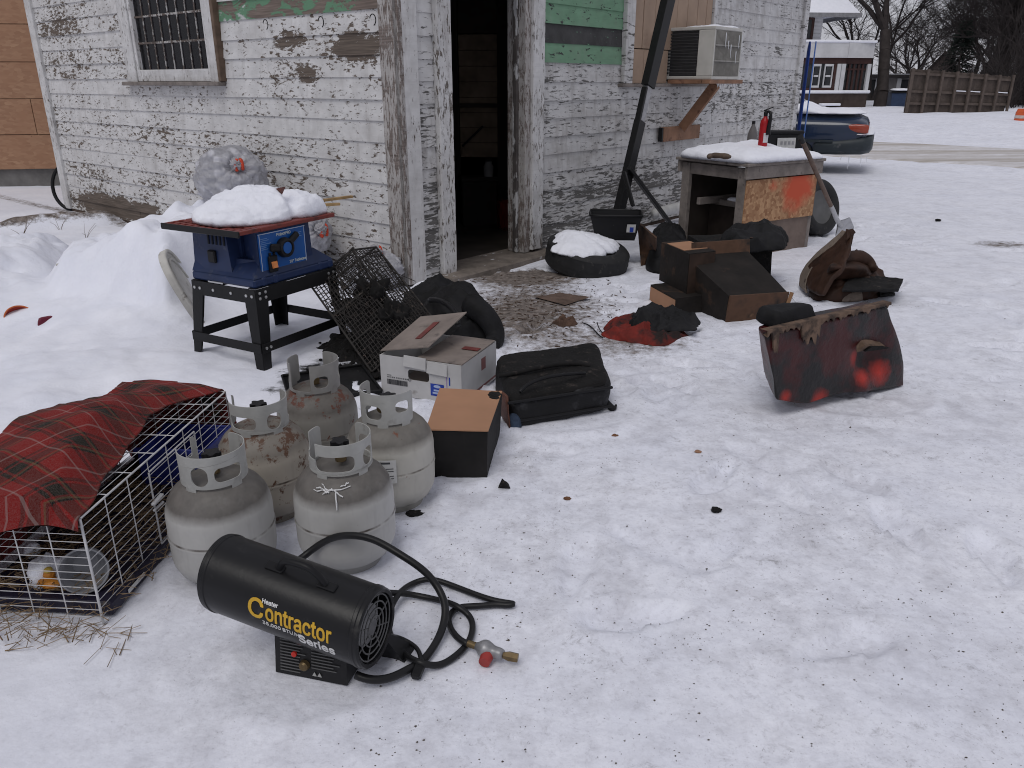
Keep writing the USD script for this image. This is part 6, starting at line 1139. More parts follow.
st_.addw('rolled_cushion', hexa([A2(822, 284, .10), A2(876, 282, .08), A2(876, 268, .08), A2(826, 262, .12), A2(826, 266, .28), A2(868, 268, .22), A2(872, 257, .22), A2(836, 252, .28)], (16, 12, 10), .022, 8, 5, .3), LEA, True)
st_.addw('rolled_flap', tube(spline([A2(838, 262, .25), A2(852, 257, .27), A2(866, 260, .24), A2(873, 270, .18)], 22), np.r_[np.linspace(.03, .05, 12), np.linspace(.05, .03, 10)], 14), LEA, True)
st_.addw('charred_board', hexa([A2(842, 292, .08), A2(898, 292, .08), A2(903, 282, .08), A2(850, 276, .10), A2(842, 290, .12), A2(898, 289, .12), A2(903, 279, .12), A2(850, 274, .14)], (22, 8, 2), .016, 16, 6), BLACK_CH)
st_.addw('charred_scrap', hexa([A2(880, 297, .0), A2(896, 296, .0), A2(894, 291, .0), A2(880, 291, .0), A2(880, 295, .04), A2(894, 294, .03), A2(892, 290, .03), A2(880, 289, .04)], (8, 6, 3), .012, 20, 6), BLACK_CH)
st_.addw('pale_padding', blob([at(x, y)[:2] for x, y in [(836, 303), (862, 301), (866, 296), (850, 293), (836, 297)]], .09, 2, .0, (50, 14), .02, 14, 3), LEP, True)

# ------------------------------------------------------------------ melted red and black bin
g = G(); po = L(g.n('geometry'), 'position'); f = nz(g, po, 5, 6, .6); col = mixc(g, thr(g, f, .40, .54), (.042, .004, .004), (.006, .005, .0055)); col = mixc(g, thr(g, nz(g, po, 9, 6, .65), .66, .82), col, (.04, .036, .038))
N8 = nz(g, po, 13, 6, .65)
def redspot(c, r, k=1.0):
    global col
    d_ = L(g.n('vector_math', math_type='distance', vector1=po, vector2=tuple(map(float, c))), 'value')
    m_ = thr(g, mth(g, 'add', L(g.n('map_range', value=d_, from_min=0.0, from_max=r * 1.15, to_min=1.0, to_max=0.0, clamp=True), 'result'), mth(g, 'multiply', mth(g, 'subtract', N8, .5), .9)), .30, .95); col = mixc(g, mth(g, 'multiply', m_, k), col, (.50, .028, .014))
bBL, bBR = at(806, 414), at(905, 387); bdir = unit(bBR - bBL); bback = np.array([-bdir[1], bdir[0], 0])
Tz = .375; tBL = np.array([*(bBL + bdir * -.145)[:2], .345]) + bback * .03; tBR = np.array([*(bBR - bdir * .02)[:2], .40]) + bback * .05
lBL = at(778, 399, .03)
def face(x, y):       # point on the front face seen at this pixel
    n_ = np.cross(bBR - bBL, tBL - bBL); d_ = at(x, y, 0) - (0, 0, EYE); s_ = ((bBL - (0, 0, EYE)) @ n_) / (d_ @ n_); return np.array([0, 0, EYE]) + d_ * s_
for (x, y), r_ in (((880, 373), .11), ((862, 378), .09), ((858, 358), .075), ((870, 354), .06), ((820, 402), .10), ((786, 398), .06)): redspot(face(x, y), r_ * .9, .75)
b_ = L(g.n('bump', height=nz(g, po, 30, 6, .65), strength=.5, distance=.012), 'normal'); p = g.n('principled_bsdf', base_color=col, roughness=.38, specular_ior_level=.35, normal=b_); MELT = g.done('scorched_red_plastic', f'{p}.BSDF')
mb = Thing('melted_bin', 'melted red and black plastic bin tipped on the snow with ragged pale rim', 'bin', (1.6, 3.55, 0), 0)
FLh = face(776, 399); dpt = bback * .30 + np.array([0, 0, .0])
c8 = [FLh + (0, 0, -.0), bBR + bdir * .0, bBR + bback * .22 + (0, 0, 0), FLh + bback * .22 + bdir * .16, face(765, 336), face(888, 306), face(888, 306) + bback * .12 + (0, 0, .0), face(765, 336) + bback * .12 + bdir * .08]
hm = hexa(c8, (40, 16, 26), .012, 5, 4, .02); vv_ = hm.vertices
w1 = np.exp(-(np.linalg.norm(vv_ - face(806, 410), axis=1) / .16) ** 2); vv_[:, 2] -= w1 * .05; w2 = np.exp(-(np.linalg.norm(vv_ - (bBR + bback * .12 + (0, 0, .22)), axis=1) / .15) ** 2); vv_ += w2[:, None] * bdir * .06
w3 = np.exp(-(np.linalg.norm(vv_ - face(870, 360), axis=1) / .09) ** 2); vv_ += w3[:, None] * (bback * .045); w4 = np.exp(-(np.linalg.norm(vv_ - face(862, 383), axis=1) / .08) ** 2); vv_ -= w4[:, None] * (bback * .025); vv_[:, 2] = np.maximum(vv_[:, 2], -.01); hm.vertices = vv_
mb.addw('shell', hm, MELT, True)
RAG = mat('ragged_pale_edge', (.13, .085, .06), .8, .4, 20, .4, 60, spots=[((.04, .028, .022), 14, .48, .62)])
rs = np.random.RandomState(6); xs__ = np.linspace(765, 889, 70); Vt_, Fb = [], []
for i, x in enumerate(xs__):
    yt = np.interp(x, [765, 888], [332, 303]); dr = 1 + 5 * rs.rand() ** 2 + (20 if 772 < x < 776 else 0) + (24 if 803 < x < 808 or 811 < x < 815 else (14 if 800 < x < 818 else 0)) * (.7 + .3 * rs.rand())
    tp0 = face(x, yt); Vt_ += [tp0 + bback * .03 + (0, 0, .006), tp0 - bback * .012 + (0, 0, .008), face(x, yt + dr * .5) - bback * .014, face(x, yt + dr) - bback * .012, face(x, yt + dr * .6) + bback * .01]
for i in range(len(xs__) - 1):
    for k in range(4): a, b = i * 5 + k, (i + 1) * 5 + k; Fb += [(a, b, b + 1), (a, b + 1, a + 1)]
mb.addw('ragged_rim', TM(Vt_, Fb), RAG)
mb.addw('torn_hole', hexa([face(856, 352) - bback * .004, face(885, 347) - bback * .008, face(882, 343) + bback * .01, face(858, 345) + bback * .01, face(860, 344) - bback * .03, face(878, 345) - bback * .012, face(876, 341) + bback * .01, face(862, 340) + bback * .01], (10, 4, 3), .008, 20, 3), RAG)
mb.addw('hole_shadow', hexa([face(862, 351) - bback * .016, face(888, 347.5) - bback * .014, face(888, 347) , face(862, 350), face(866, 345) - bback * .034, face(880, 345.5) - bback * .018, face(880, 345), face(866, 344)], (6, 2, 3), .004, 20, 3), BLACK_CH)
mb.addw('stuffing', hexa([face(782, 328) + bback * .03 + (0, 0, -.04), face(828, 318) + bback * .03 + (0, 0, -.04), face(828, 318) + bback * .16, face(782, 328) + bback * .16, face(786, 316) + bback * .05, face(824, 306) + bback * .05, face(822, 308) + bback * .15, face(786, 316) + bback * .15], (12, 8, 6), .02, 9, 5, .2), BLACK_CL, True)

# ------------------------------------------------------------------ red and black jacket, scraps
jk = Thing('jacket', 'crumpled red jacket with charred black folds on the snow', 'jacket', at(650, 335), 0)
JR = mat('sooty_red_fabric', (.17, .018, .012), .8, .4, 9, .5, 40, spots=[((.018, .011, .010), 5, .46, .60)]); 
jk.addw('red_body', blob([at(x, y)[:2] for x, y in [(599, 335), (620, 341), (658, 346), (672, 345), (690, 336), (676, 326), (640, 320), (616, 320)]], .075, 2.2, -.005, (150, 34), .025, 6, 5, fold=.022, fscale=(9, 16, 5), wob=.09), JR, True)
jk.addw('black_lining', blob([at(x, y, .05)[:2] for x, y in [(630, 326), (660, 331), (694, 330), (700, 322), (680, 316), (652, 309), (634, 313)]], .07, 2.2, .045, (150, 34), .03, 8, 8, fold=.022, fscale=(11, 18, 6), wob=.14), BLACK_CL, True)
jk.addw('cord', tube(spline([at(603, 338, .01), at(596, 332, .012), at(590, 326, .01), at(583, 323, .012)], 24), .004, 6), BLACK_PL, True); jk.addw('cord', tube(spline([at(604, 334, .01), at(599, 328, .02), at(597, 322, .05)], 14), .003, 6), BLACK_PL, True)
scp = Thing('cloth_scrap', 'small brown cloth scrap left of the red jacket', 'cloth scrap', at(565, 323), 0); scp.addw('wad', blob([at(x, y)[:2] for x, y in [(550, 323), (562, 328), (578, 325), (576, 321), (560, 319)]], .035, 2, -.003, (70, 18), .02, 20, 4, fold=.02, fscale=(25, 25, 9), wob=.15), mat('muddy_brown_cloth', (.085, .05, .035), .9, .4, 20, .5, 60), True)
brd = single('thin_board', hexa([at(535, 297, .004), at(565, 305, .004), at(590, 297, .004), at(560, 293, .004), at(535, 297, .010), at(565, 305, .010), at(590, 297, .010), at(560, 293, .010)], (8, 8, 1), .006, 12, 3), mat('muddy_board', (.11, .075, .058), .85, .4, 9, .4, 40), 'thin muddy board lying on the ground in front of the tyre', 'board')

# ------------------------------------------------------------------ small debris
def chip(label, x, y, r, m, seed, flat=.5):
    p_ = at(x, y); single('charred_chip', ball(p_ + (0, 0, r * flat * .5), (r, r * .8, r * flat), seed, .6, 3, 2), m, label, 'debris')
single('charred_chip', hexa([at(498, 488, 0), at(511, 489, 0), at(509, 484, 0), at(500, 483, 0), at(500, 484, .03), at(507, 486, .02), at(505, 480, .035), at(502, 477, .05)], (4, 4, 3), .006, 30, 2), BLACK_CH, 'black charred shard standing on the snow in front of the tan topped box', 'debris')
LEAFM = mat('dead_leaf', (.16, .075, .04), .85, .4, 30)
chip('black coal lump on the open snow right of centre', 716, 511, .018, BLACK_CH, 2); chip('small brown leaf on the snow left of the coal lump', 567, 499, .014, LEAFM, 3, .3); chip('pale brown leaf on the snow below the suitcase and left of the melted bin', 698, 452, .014, mat('pale_leaf', (.3, .17, .11), .85), 4, .3)
chip('reddish leaf near the suitcase corner', 615, 436, .015, LEAFM, 5, .3); chip('black scrap beside the spare grey tank shoulder on the right', 415, 516, .03, BLACK_CH, 6, .4); chip('black stone on the snow at the right of the burnt seat', 938, 221, .03, BLACK_CH, 7)
rs = np.random.RandomState(21); S = []
n_ = 0
while n_ < 700:
    x, y = rs.uniform(330, 1030), rs.uniform(270, 775); p_ = at(x, y)
    if p_[1] < 6.5 and rs.rand() < .25 + .75 * float(fbm(np.array([[p_[0] * 1.7, p_[1] * 1.7, 3.0]]), 4, 2)[0] > .52):
        S.append((p_[0], p_[1], rs.choice([.0013, .002, .003, .005], p=[.56, .32, .11, .01]))); n_ += 1
for i in range(60):                             # clusters of grit trodden into the snow
    p_ = at(rs.uniform(330, 1030), rs.uniform(300, 775)); k_ = rs.randint(4, 22); r_ = rs.uniform(.02, .09)
    if p_[1] < 6.5: S += [(p_[0] + rs.normal(0, r_ * 1.4), p_[1] + rs.normal(0, r_), rs.choice([.001, .0017, .0028], p=[.5, .35, .15])) for _ in range(k_)]
S = np.array(S); zg = gz(S[:, 0], S[:, 1]) + S[:, 2] * .2; o8 = np.array([(1, 0, 0), (-1, 0, 0), (0, 1, 0), (0, -1, 0), (.2, .1, .8), (-.1, 0, -.6)])
V_ = o8[None] * rs.uniform(.5, 1.8, (len(S), 6, 1)) * S[:, 2][:, None, None] * (1, .8, 1); V_ = V_ + np.stack([S[:, 0], S[:, 1], zg], 1)[:, None]; f8 = np.array([(0, 2, 4), (2, 1, 4), (1, 3, 4), (3, 0, 4), (2, 0, 5), (1, 2, 5), (3, 1, 5), (0, 3, 5)])
single('grit', TM(V_.reshape(-1, 3), (f8[None] + 6 * np.arange(len(S))[:, None, None]).reshape(-1, 3)), mat('dark_grit', (.10, .085, .075), .9, .6, 40), 'dark grit and crumbs scattered over the trampled snow', 'grit', kind='stuff')

rs = np.random.RandomState(31); S = []
for i in range(420):
    x, y = rs.normal(545, 42), rs.normal(305, 18)
    if y < 276 or y > 352: continue
    p_ = at(x, y); a = rs.uniform(0, 6.28); l = rs.choice([.008, .014, .03, .06], p=[.45, .35, .15, .05]); d = np.array([math.cos(a), math.sin(a), rs.uniform(-.1, .2)]) * l; z_ = float(gz(np.array([p_[0]]), np.array([p_[1]]))[0]); q = np.array([p_[0], p_[1], z_ + .003]); S.append((q - d / 2, q + d / 2, l * .22 if l < .02 else .004, .0025))
single('litter', frusta(S, 4), mat('brown_litter', (.09, .06, .045), .9, .7, 50), 'brown leaf litter and wood crumbs on the trodden snow before the doorway', 'litter', kind='stuff')
# ------------------------------------------------------------------ parked car
car = Thing('parked_car', 'dark teal sedan with snow on its boot parked behind the garage', 'car', at(866, 171), math.atan2(.40, -.92))
CARP = mat('teal_car_paint', (.008, .020, .050), .28, .12, 4, coat=.6, spots=[((.09, .09, .095), 6, .62, .8)]); CARL = mat('grey_bumper', (.026, .034, .040), .45, .2, 6, spots=[((.13, .13, .13), 8, .6, .75)]); CGL = mat('car_glass', (.02, .022, .025), .08); TAIL = mat('tail_lamp_red', (.30, .045, .02), .22, .15, 20, coat=.5)
CW2, CLN = .87, 4.6
def loft(st, n=28, p=3.2):
    V, Fq = [], []
    for x, hw, z0, z1 in st:
        a = np.linspace(0, 2 * math.pi, n, endpoint=False) + .001; c, s = np.cos(a), np.sin(a)
        V.append(np.stack([np.full(n, x), hw * np.sign(c) * np.abs(c) ** (2 / p), (z0 + z1) / 2 + (z1 - z0) / 2 * np.sign(s) * np.abs(s) ** (2 / p)], 1))
    for i in range(len(st) - 1):
        for k in range(n): a0, a1 = i * n + k, i * n + (k + 1) % n; Fq += [(a0, a1, a1 + n), (a0, a1 + n, a0 + n)]
    V.append(np.array([[st[0][0], 0, (st[0][2] + st[0][3]) / 2], [st[-1][0], 0, (st[-1][2] + st[-1][3]) / 2]])); o_ = len(st) * n
    Fq += [(o_, (k + 1) % n, k) for k in range(n)] + [(o_ + 1, (len(st) - 1) * n + k, (len(st) - 1) * n + (k + 1) % n) for k in range(n)]
    return TM(np.vstack(V), Fq)
car.add('body', loft([(.06, .70, .50, .80), (.10, .78, .46, .86), (.25, .84, .40, .92), (.6, .87, .30, .955), (1.2, .88, .25, .97), (2.4, .88, .25, .95), (3.4, .87, .25, .92), (4.1, .83, .3, .84), (4.45, .74, .4, .74), (4.55, .62, .46, .68)]), CARP, 50)
car.add('cabin', loft([(.95, .64, .88, .96), (1.15, .66, .88, 1.14), (1.5, .68, .88, 1.36), (2.2, .68, .88, 1.42), (2.7, .66, .88, 1.36), (3.3, .62, .86, 1.0), (3.5, .6, .84, .92)], 28, 3.6), CGL, 50); car.add('roof_panel', loft([(1.5, .55, 1.35, 1.38), (1.8, .60, 1.40, 1.43), (2.3, .6, 1.41, 1.435), (2.65, .55, 1.36, 1.39)]), CARP, 50)
car.add('rear_bumper', loft([(-.04, .66, .38, .60), (.0, .76, .32, .64), (.12, .86, .29, .66), (.5, .893, .28, .60), (.80, .893, .28, .585), (.84, .885, .30, .56)]), CARL, 50); car.add('side_moulding', cat_([cbox(.56, 4.0, s * .885 - .012, s * .885 + .012, .50, .54, .004) for s in (-1, 1)]), CARL)
for s in (1, -1): car.add('tail_lamp', loft([(.055, .02, .66, .76), (.08, .05, .645, .78), (.25, .05, .66, .79), (.52, .02, .72, .76)], 16).apply_translation((0, s * .80, 0)), TAIL, 50)
for x in (1.16, 3.65):
    for s in (1, -1): w_ = car.add('wheel', put(tyre_mesh(.31, .2), frame((x, s * .78, .30), (1, 0, 0), (0, 0, 1))), RUB, 40); car.add('hubcap', put(lathe([(0, .09), (.17, .08), (.185, .05), (.185, -.05), (.17, -.08), (0, -.09)], 28), frame((x, s * .78, .30), (1, 0, 0), (0, 0, 1))), mat(f'hubcap_{int(x)}_{s + 1}', (.3, .3, .3), .4, metal=.6), 40, parent=w_)
car.add('snow_on_boot', blob([(.2, -.7), (.12, 0), (.2, .7), (.6, .80), (1.2, .76), (1.55, .6), (1.55, -.6), (1.2, -.76), (.6, -.80)], .09, 3, .93, (90, 20), .03, 5, 2, hf=lambda X, Y: .07 + .22 * smooth01((X - .7) / .8) - .05 * smooth01((.3 - X) / .2)), SNOW, True)
car.add('snow_on_bumper', blob([(-.03, -.6), (-.05, 0), (-.03, .6), (.1, .84), (.28, .87), (.2, .5), (.12, 0), (.2, -.5), (.28, -.87), (.1, -.84)][::-1], .09, 2, .62, (110, 12), .03, 8, 2, soft=.6), SNOW, True)
car.add('icicles', frusta([((x, s * .88, .30), (x, s * .88, .30 - l), .008, .002) for x, s, l in ((.1, 1, .16), (.28, 1, .20), (.33, -1, .1), (.02, 1, .09), (.4, 1, .07))], 5), ICE)

# ------------------------------------------------------------------ house across the street
def at_d(x, y, Y):
    d = at(x, y, 0) - np.array([0, 0, EYE]); d = d if y > 83 else None
    c, s = math.cos(PITCH), math.sin(PITCH); u, v = (x - 512) / FPX, (384 - y) / FPX; d = np.array([u, c + v * s, -s + v * c]); return np.array([0, 0, EYE]) + d * (Y / d[1])
SIDEW = mat('house_white_siding', (.56, .56, .57), .75, .12, 2); BRN = mat('red_brown_frame', (.05, .024, .021), .7, .2, 4); HBR = mat('dark_brown_base', (.06, .045, .04), .85, .3, 3); HGL = mat('house_glass', (.035, .037, .04), .15, .3, 2)
HY = 46.0; hb0 = at_d(860, 104, HY); hou = Thing('white_house', 'white two storey house with flat topped porch across the street', 'house', (hb0[0], hb0[1], 0), D(6))
def hx(x): return (x - 860) / 785 * HY * 1.005 / math.cos(D(6)) * .985
def hzz(y): return float(at_d(838, y, HY)[2])
# porch: base wall, posts, windows, parapet (front from x 808 to 840, turned bay to 866)
X0, X1, X2 = hx(780), hx(840), hx(866); zb, zs, zl, zp, zt = 0.2, hzz(91), hzz(61), hzz(58), hzz(43)
hou.add('porch_base', cat_([cbox(X0, X1, -.2, 4, -.3, zs - .12, .01), cbox(X1 + .01, X2, .0, 4, -.3, zs - .12, .01)]), HBR); hou.add('snow_ledge', cat_([cbox(X0, X1, -.32, .2, zs - .119, zs + .04, .05), cbox(X1 + .011, X2 + .1, -.12, .2, zs - .119, zs + .04, .05), cbox(hx(817), hx(836), -.6, -.21, zs - .75, zs - .62, .04), cbox(hx(843), hx(852), -.4, -.01, zs - 1.25, zs - 1.12, .04)]), SNOW)
hou.add('porch_room', cat_([cbox(X0, X1, .1, 4, zs + .041, zl, .01), cbox(X1 + .012, X2 - .1, .25, 4, zs + .041, zl, .01)]), HGL)
hou.add('frame', cat_([cbox(X0, X1 + .02, -.02, .09, zl - .14, zl + .15, .01), cbox(X1 + .03, X2, .1, .24, zl - .14, zl + .15, .01), cbox(hx(829.5), hx(832), -.01, .09, zs + .05, zl - .15, .01), cbox(X0, X1, -.01, .088, zs + .042, zs + .16, .01)]), BRN)
for a, b in ((809, 817), (820.5, 829)): 
    w_ = hou.add('window', cat_([cbox(hx(a), hx(b), -.01, .09, zl - .27, zl - .15, .01), cbox(hx(a), hx(b), -.01, .09, zs + .17, zs + .28, .01), cbox(hx(a), hx(a) + .06, -.008, .088, zs + .281, zl - .271, .01), cbox(hx(b) - .06, hx(b), -.008, .088, zs + .281, zl - .271, .01), cbox(hx(a) + .111, hx(b) - .111, -.006, .086, (zs + zl) / 2 - .05, (zs + zl) / 2 + .05, .01)]), SIDEW)
    hou.add('pane', sbox(hx(a) + .112, hx(b) - .112, .03, .05, zs + .282, zl - .272), HGL, parent=w_)
for a, b in ((832.3, 836), (836.6, 840.5), (863, 866.3)): hou.add('porch_post', cbox(hx(a), hx(b), -.05 if a < 845 else .05, .09 if a < 845 else .24, zs + .042, zl - .145, .01), SIDEW)
for a in (846, 850.5, 855, 859): hou.add('window_bar', cbox(hx(a) - .05, hx(a) + .05, .15, .249, zs + .042, zl - .141, .01), BRN)
hou.add('window_bar', cbox(X1 + .03, X2 - .2, .17, .247, (zs + zl) / 2 + .3, (zs + zl) / 2 + .39, .01), BRN)
hou.add('parapet', cat_([cbox(X0, X1, -.15, 4, zl + .151, zt, .02), hexa([(X1 + .002, -.15, zl + .151), (X2 + .05, .05, zl + .151), (X2 + .05, 4, zl + .151), (X1 + .002, 4, zl + .151), (X1 + .002, -.15, zt), (X2 + .05, .05, zt), (X2 + .05, 4, zt), (X1 + .002, 4, zt)], (1, 1, 1))]), SIDEW); hou.add('snow_on_parapet', cat_([cbox(X0, X1, -.2, 4, zt + .001, zt + .14, .06), cbox(X1 + .003, X2 + .1, -.1, 4, zt + .001, zt + .13, .06)]), SNOW)
ze = float(at_d(840, 13, HY + .9)[2]); hou.add('upper_wall', cbox(hx(760), hx(829), 2.0, 10, zt + .145, ze, .02), SIDEW); hou.add('lap_siding', cat_([cbox(hx(760), hx(829) + .02, 1.97, 2.02, zt + .16 + i * .2, zt + .335 + i * .2, .01) for i in range(int((ze - zt - .2) / .2))]), SIDEW)
w_ = hou.add('window', cat_([cbox(hx(808), hx(820), 1.90, 1.968, hzz(39), hzz(37), .01), cbox(hx(808), hx(820), 1.90, 1.968, hzz(17), hzz(15), .01), cbox(hx(818), hx(820.5), 1.895, 1.967, hzz(38), hzz(15.5), .01), cbox(hx(808), hx(809.5), 1.895, 1.967, hzz(38), hzz(15.5), .01), cbox(hx(812.6), hx(814), 1.89, 1.966, hzz(38), hzz(15.5), .01)]), BRN); hou.add('pane', sbox(hx(808), hx(820), 1.93, 1.96, hzz(38), hzz(16)), HGL, parent=w_)
hou.add('roof', hexa([(hx(740), .9, ze - .02), (hx(856), .9, ze - .02), (hx(856), 11, ze - .02), (hx(740), 11, ze - .02), (hx(740), 5.5, ze + 3.6), (hx(828), 5.5, ze + 3.6), (hx(828), 6.5, ze + 3.6), (hx(740), 6.5, ze + 3.6)], (2, 2, 2)), SNOW); hou.add('fascia', cat_([cbox(hx(740), hx(857), .82, .9, ze - .22, ze + .0, .01), cbox(hx(855), hx(857), .91, 11, ze - .22, ze + .0, .01)]), mat('gutter_grey', (.22, .22, .23), .6)); hou.add('chimney', cbox(hx(800), hx(806), 5, 5.8, ze + 2, ze + 4.6, .02), BRN)
# low outbuilding behind the big tree
LBY = 62.0; lo0 = at_d(888, 104, LBY); low = Thing('outbuilding', 'low grey outbuilding with dark openings behind the big tree', 'outbuilding', (lo0[0], lo0[1], 0), 0)
lx = lambda x: (x - 888) / 785 * LBY; GB = mat('grey_outbuilding', (.20, .19, .19), .85, .25, 2)
low.add('wall', cbox(lx(850), lx(920), 0, 4, -.3, 1.75, .02), GB); low.add('roof', cat_([cbox(lx(848), lx(922), -.3, 4.2, 1.751, 1.95, .02)]), mat('dark_roof_edge', (.05, .045, .045), .8)); low.add('snow_on_roof', cbox(lx(848), lx(922), -.25, 4.2, 1.951, 2.0, .03), SNOW)
for a, b, c, d in ((867, 877, .2, 1.6), (897, 911, .15, 1.6)): o_ = low.add('window', cbox(lx(a), lx(b), -.03, -.001, c, d, .01), HGL); low.add('frame', cat_([cbox(lx(a) - .1, lx(a) - .002, -.05, -.001, c - .1, d + .08, .01), cbox(lx(b) + .002, lx(b) + .1, -.05, -.001, c - .1, d + .08, .01)]), SIDEW, parent=o_)
for i, x in enumerate((873, 893)): low.add('pillar', cbox(lx(x), lx(x + 3), -.06, -.001, -.2, 1.7, .01), SIDEW)
dmp = Thing('dumpster', 'small blue dumpster with snow on its lid beside the fence', 'dumpster', at_d(898, 107, 47) * (1, 1, 0), D(-10)); dmp.add('body', hexa([(-.5, -.4, .0), (.5, -.4, .0), (.5, .6, 0), (-.5, .6, 0), (-.55, -.5, .85), (.55, -.5, .85), (.55, .6, .95), (-.55, .6, .95)], (2, 2, 2)), mat('dumpster_blue', (.03, .05, .10), .6)); dmp.add('lid', hexa(prism((-.58, -.55, .87), (1.16, 0, 0), (0, 1.2, .08), (0, 0, .06)), (2, 2, 1)), BLACK_PL); dmp.add('snow', blob([(-.5, -.5), (.5, -.5), (.5, .5), (-.5, .5)], .14, 3, .97, (50, 10), .03, 3), SNOW, True)
# ------------------------------------------------------------------ fence of close boards
fn = Thing('board_fence', 'tall weathered brown board fence across the street', 'fence', at(903, 117.5), 0)
FA = fn.local(at(903, 117.5)); FB = fn.local(at(1003, 115.5)); FB = FA + (FB - FA) * 1.0; NP = 7; FWD = mat('weathered_fence_boards', (.085, .066, .056), .85, .3, 3, .3, 8, rnd=.2); FPO = mat('fence_post_brown', (.10, .078, .066), .85, .25, 4)
fd = unit(FB - FA); fnm = np.array([fd[1], -fd[0], 0]); fl_ = np.linalg.norm(FB - FA); FH0, FH1 = 1.95, 1.65; rs = np.random.RandomState(2)
for i in range(NP):
    a, b = FA + fd * fl_ * i / NP, FA + fd * fl_ * (i + 1) / NP; nb = 10
    for j in range(nb):
        p0 = a + (b - a) * j / nb; h_ = FH0 + (FH1 - FH0) * (i + j / nb) / NP + rs.uniform(-.02, .02); fn.add('fence_board', hexa(prism(p0 + (0, 0, -.3), (b - a) / nb * .97, -fnm * .025, (0, 0, h_ + .3)), (1, 1, 1)), FWD)
    for hh in (.30, 1.0, .92): 
        z_ = (FH0 + (FH1 - FH0) * (i + .5) / NP) * hh if hh < 1 else (FH0 + (FH1 - FH0) * (i + .5) / NP) * .55
        fn.add('fence_rail', beam(a + fnm * .05 + (0, 0, z_), b + fnm * .05 + (0, 0, z_ - .03), .05, .10), FPO)
    for q_ in ([a, b] if i == NP - 1 else [a]): fn.add('fence_post', hexa(prism(q_ - fd * .06 + fnm * .10 + (0, 0, -.3), fd * .12, fnm * .06, (0, 0, 2.28 - .3 * i / NP)), (1, 1, 1)), FPO)
fe_s = [];
fn.add('snow_line', cat_([beam(FA + fd * fl_ * i / NP + fnm * .10 + (0, 0, (FH0 + (FH1 - FH0) * i / NP) * .55 + .07), FA + fd * fl_ * (i + .8) / NP + fnm * .10 + (0, 0, (FH0 + (FH1 - FH0) * (i + .8) / NP) * .55 + .06), .06, .04) for i in (3, 4, 6)]), SNOW)
# gabled shed behind the fence
sh = Thing('gabled_shed', 'brown gabled shed roof end showing above the fence', 'shed', at_d(936, 104, 55) * (1, 1, 0), D(-30)); k_ = 55 / 785
sh.add('wall', TM([(-1.1, 0, -.3), (1.1, 0, -.3), (1.1, 0, 1.8), (0, 0, 3.2), (-1.1, 0, 1.8), (-1.1, 4, -.3), (1.1, 4, -.3), (1.1, 4, 1.8), (0, 4, 3.2), (-1.1, 4, 1.8)], [(0, 1, 2), (0, 2, 4), (4, 2, 3), (5, 7, 6), (5, 9, 7), (9, 8, 7), (0, 4, 9), (0, 9, 5), (1, 6, 7), (1, 7, 2)]), mat('shed_brown', (.15, .12, .11), .85, .25, 2))
for s in (1, -1): sh.add('roof', hexa([(0, -.2, 3.21), (s * 1.4, -.2, 1.43), (s * 1.4, 4.2, 1.43), (0, 4.2, 3.21), (0, -.2, 3.33), (s * 1.4, -.2, 1.55), (s * 1.4, 4.2, 1.55), (0, 4.2, 3.33)], (1, 1, 1)), mat(f'shed_roof_{s + 1}', (.05, .042, .04), .85))
# orange barrel at the right edge
ob = Thing('traffic_barrel', 'orange traffic barrel at the right edge across the street', 'traffic barrel', at(1021, 124), 0); ob.add('body', lathe([(0, 0), (.28, 0), (.28, .12), (.25, .13), (.24, .42), (.22, .43), (.2, .52), (0, .53)], 24), mat('traffic_orange', (.55, .10, .03), .5), 40); ob.add('band', lathe([(.253, .2), (.256, .2), (.252, .3), (.248, .3)], 24), mat('pale_band', (.5, .45, .42), .5))
# ------------------------------------------------------------------ trees
BARK = mat('dark_bark', (.040, .033, .031), .9, .35, 3, .6, 8); TWIG = mat('dark_twigs', (.035, .029, .028), .9, .25, 2)
def tree(label, x, y, base_r, height, seed, lean=(0, 0), stems=1, depth=6, spread=.55, first=.25, name='bare_tree', dens=1.0, group=None, twig=TWIG):
    R = random.Random(seed); t = Thing(name, label, 'tree', (x, y, 0), 0, group); trunk, crown = [], []
    def grow(p, d, l, r, lev):
        n = 4 if lev < 3 else 3; q = p
        for i in range(n):
            d = unit(d + np.array([R.gauss(0, .10), R.gauss(0, .10), R.gauss(.02, .06)]) * (1 + .25 * lev)); q2 = q + d * l / n; r2 = r * (1 - .30 / n)
            (trunk if lev == 0 else crown).append((q, q2, r, r2)); 
            if lev >= 1 and lev < depth and R.random() < .5 * dens:
                s_ = unit(d + np.array([R.gauss(0, 1), R.gauss(0, 1), R.gauss(.1, .5)]) * .8); grow(q2, s_, l * R.uniform(.35, .6), r2 * .45, lev + 2)
            q, r = q2, r2
        if lev < depth:
            for k in range(3 if lev < 2 else (3 if R.random() < .35 * dens else 2)):
                s_ = unit(d + np.array([R.gauss(0, 1), R.gauss(0, 1), R.gauss(.05, .5)]) * spread); grow(q, s_, l * R.uniform(.62, .85), r * R.uniform(.55, .75), lev + 1)
    for s_ in range(stems):
        d0 = unit((lean[0] + (R.gauss(0, .16) if stems > 1 else 0), lean[1] + (R.gauss(0, .1) if stems > 1 else 0), 1)); grow(np.array([R.gauss(0, .2) * (stems > 1), R.gauss(0, .1) * (stems > 1), -.2]), d0, height * first, base_r, 0)
    t.add('trunk', frusta(trunk, 9), BARK, True); 
    big = [s for s in crown if s[2] > .03]; small = [s for s in crown if s[2] <= .03]; small = [(a, b, max(r0, .009), max(r1, .006)) for a, b, r0, r1 in small]
    cr = ([frusta(big, 6)] if big else []) + ([frusta(small, 3)] if small else []); t.add('crown', cat_(cr), twig); return t
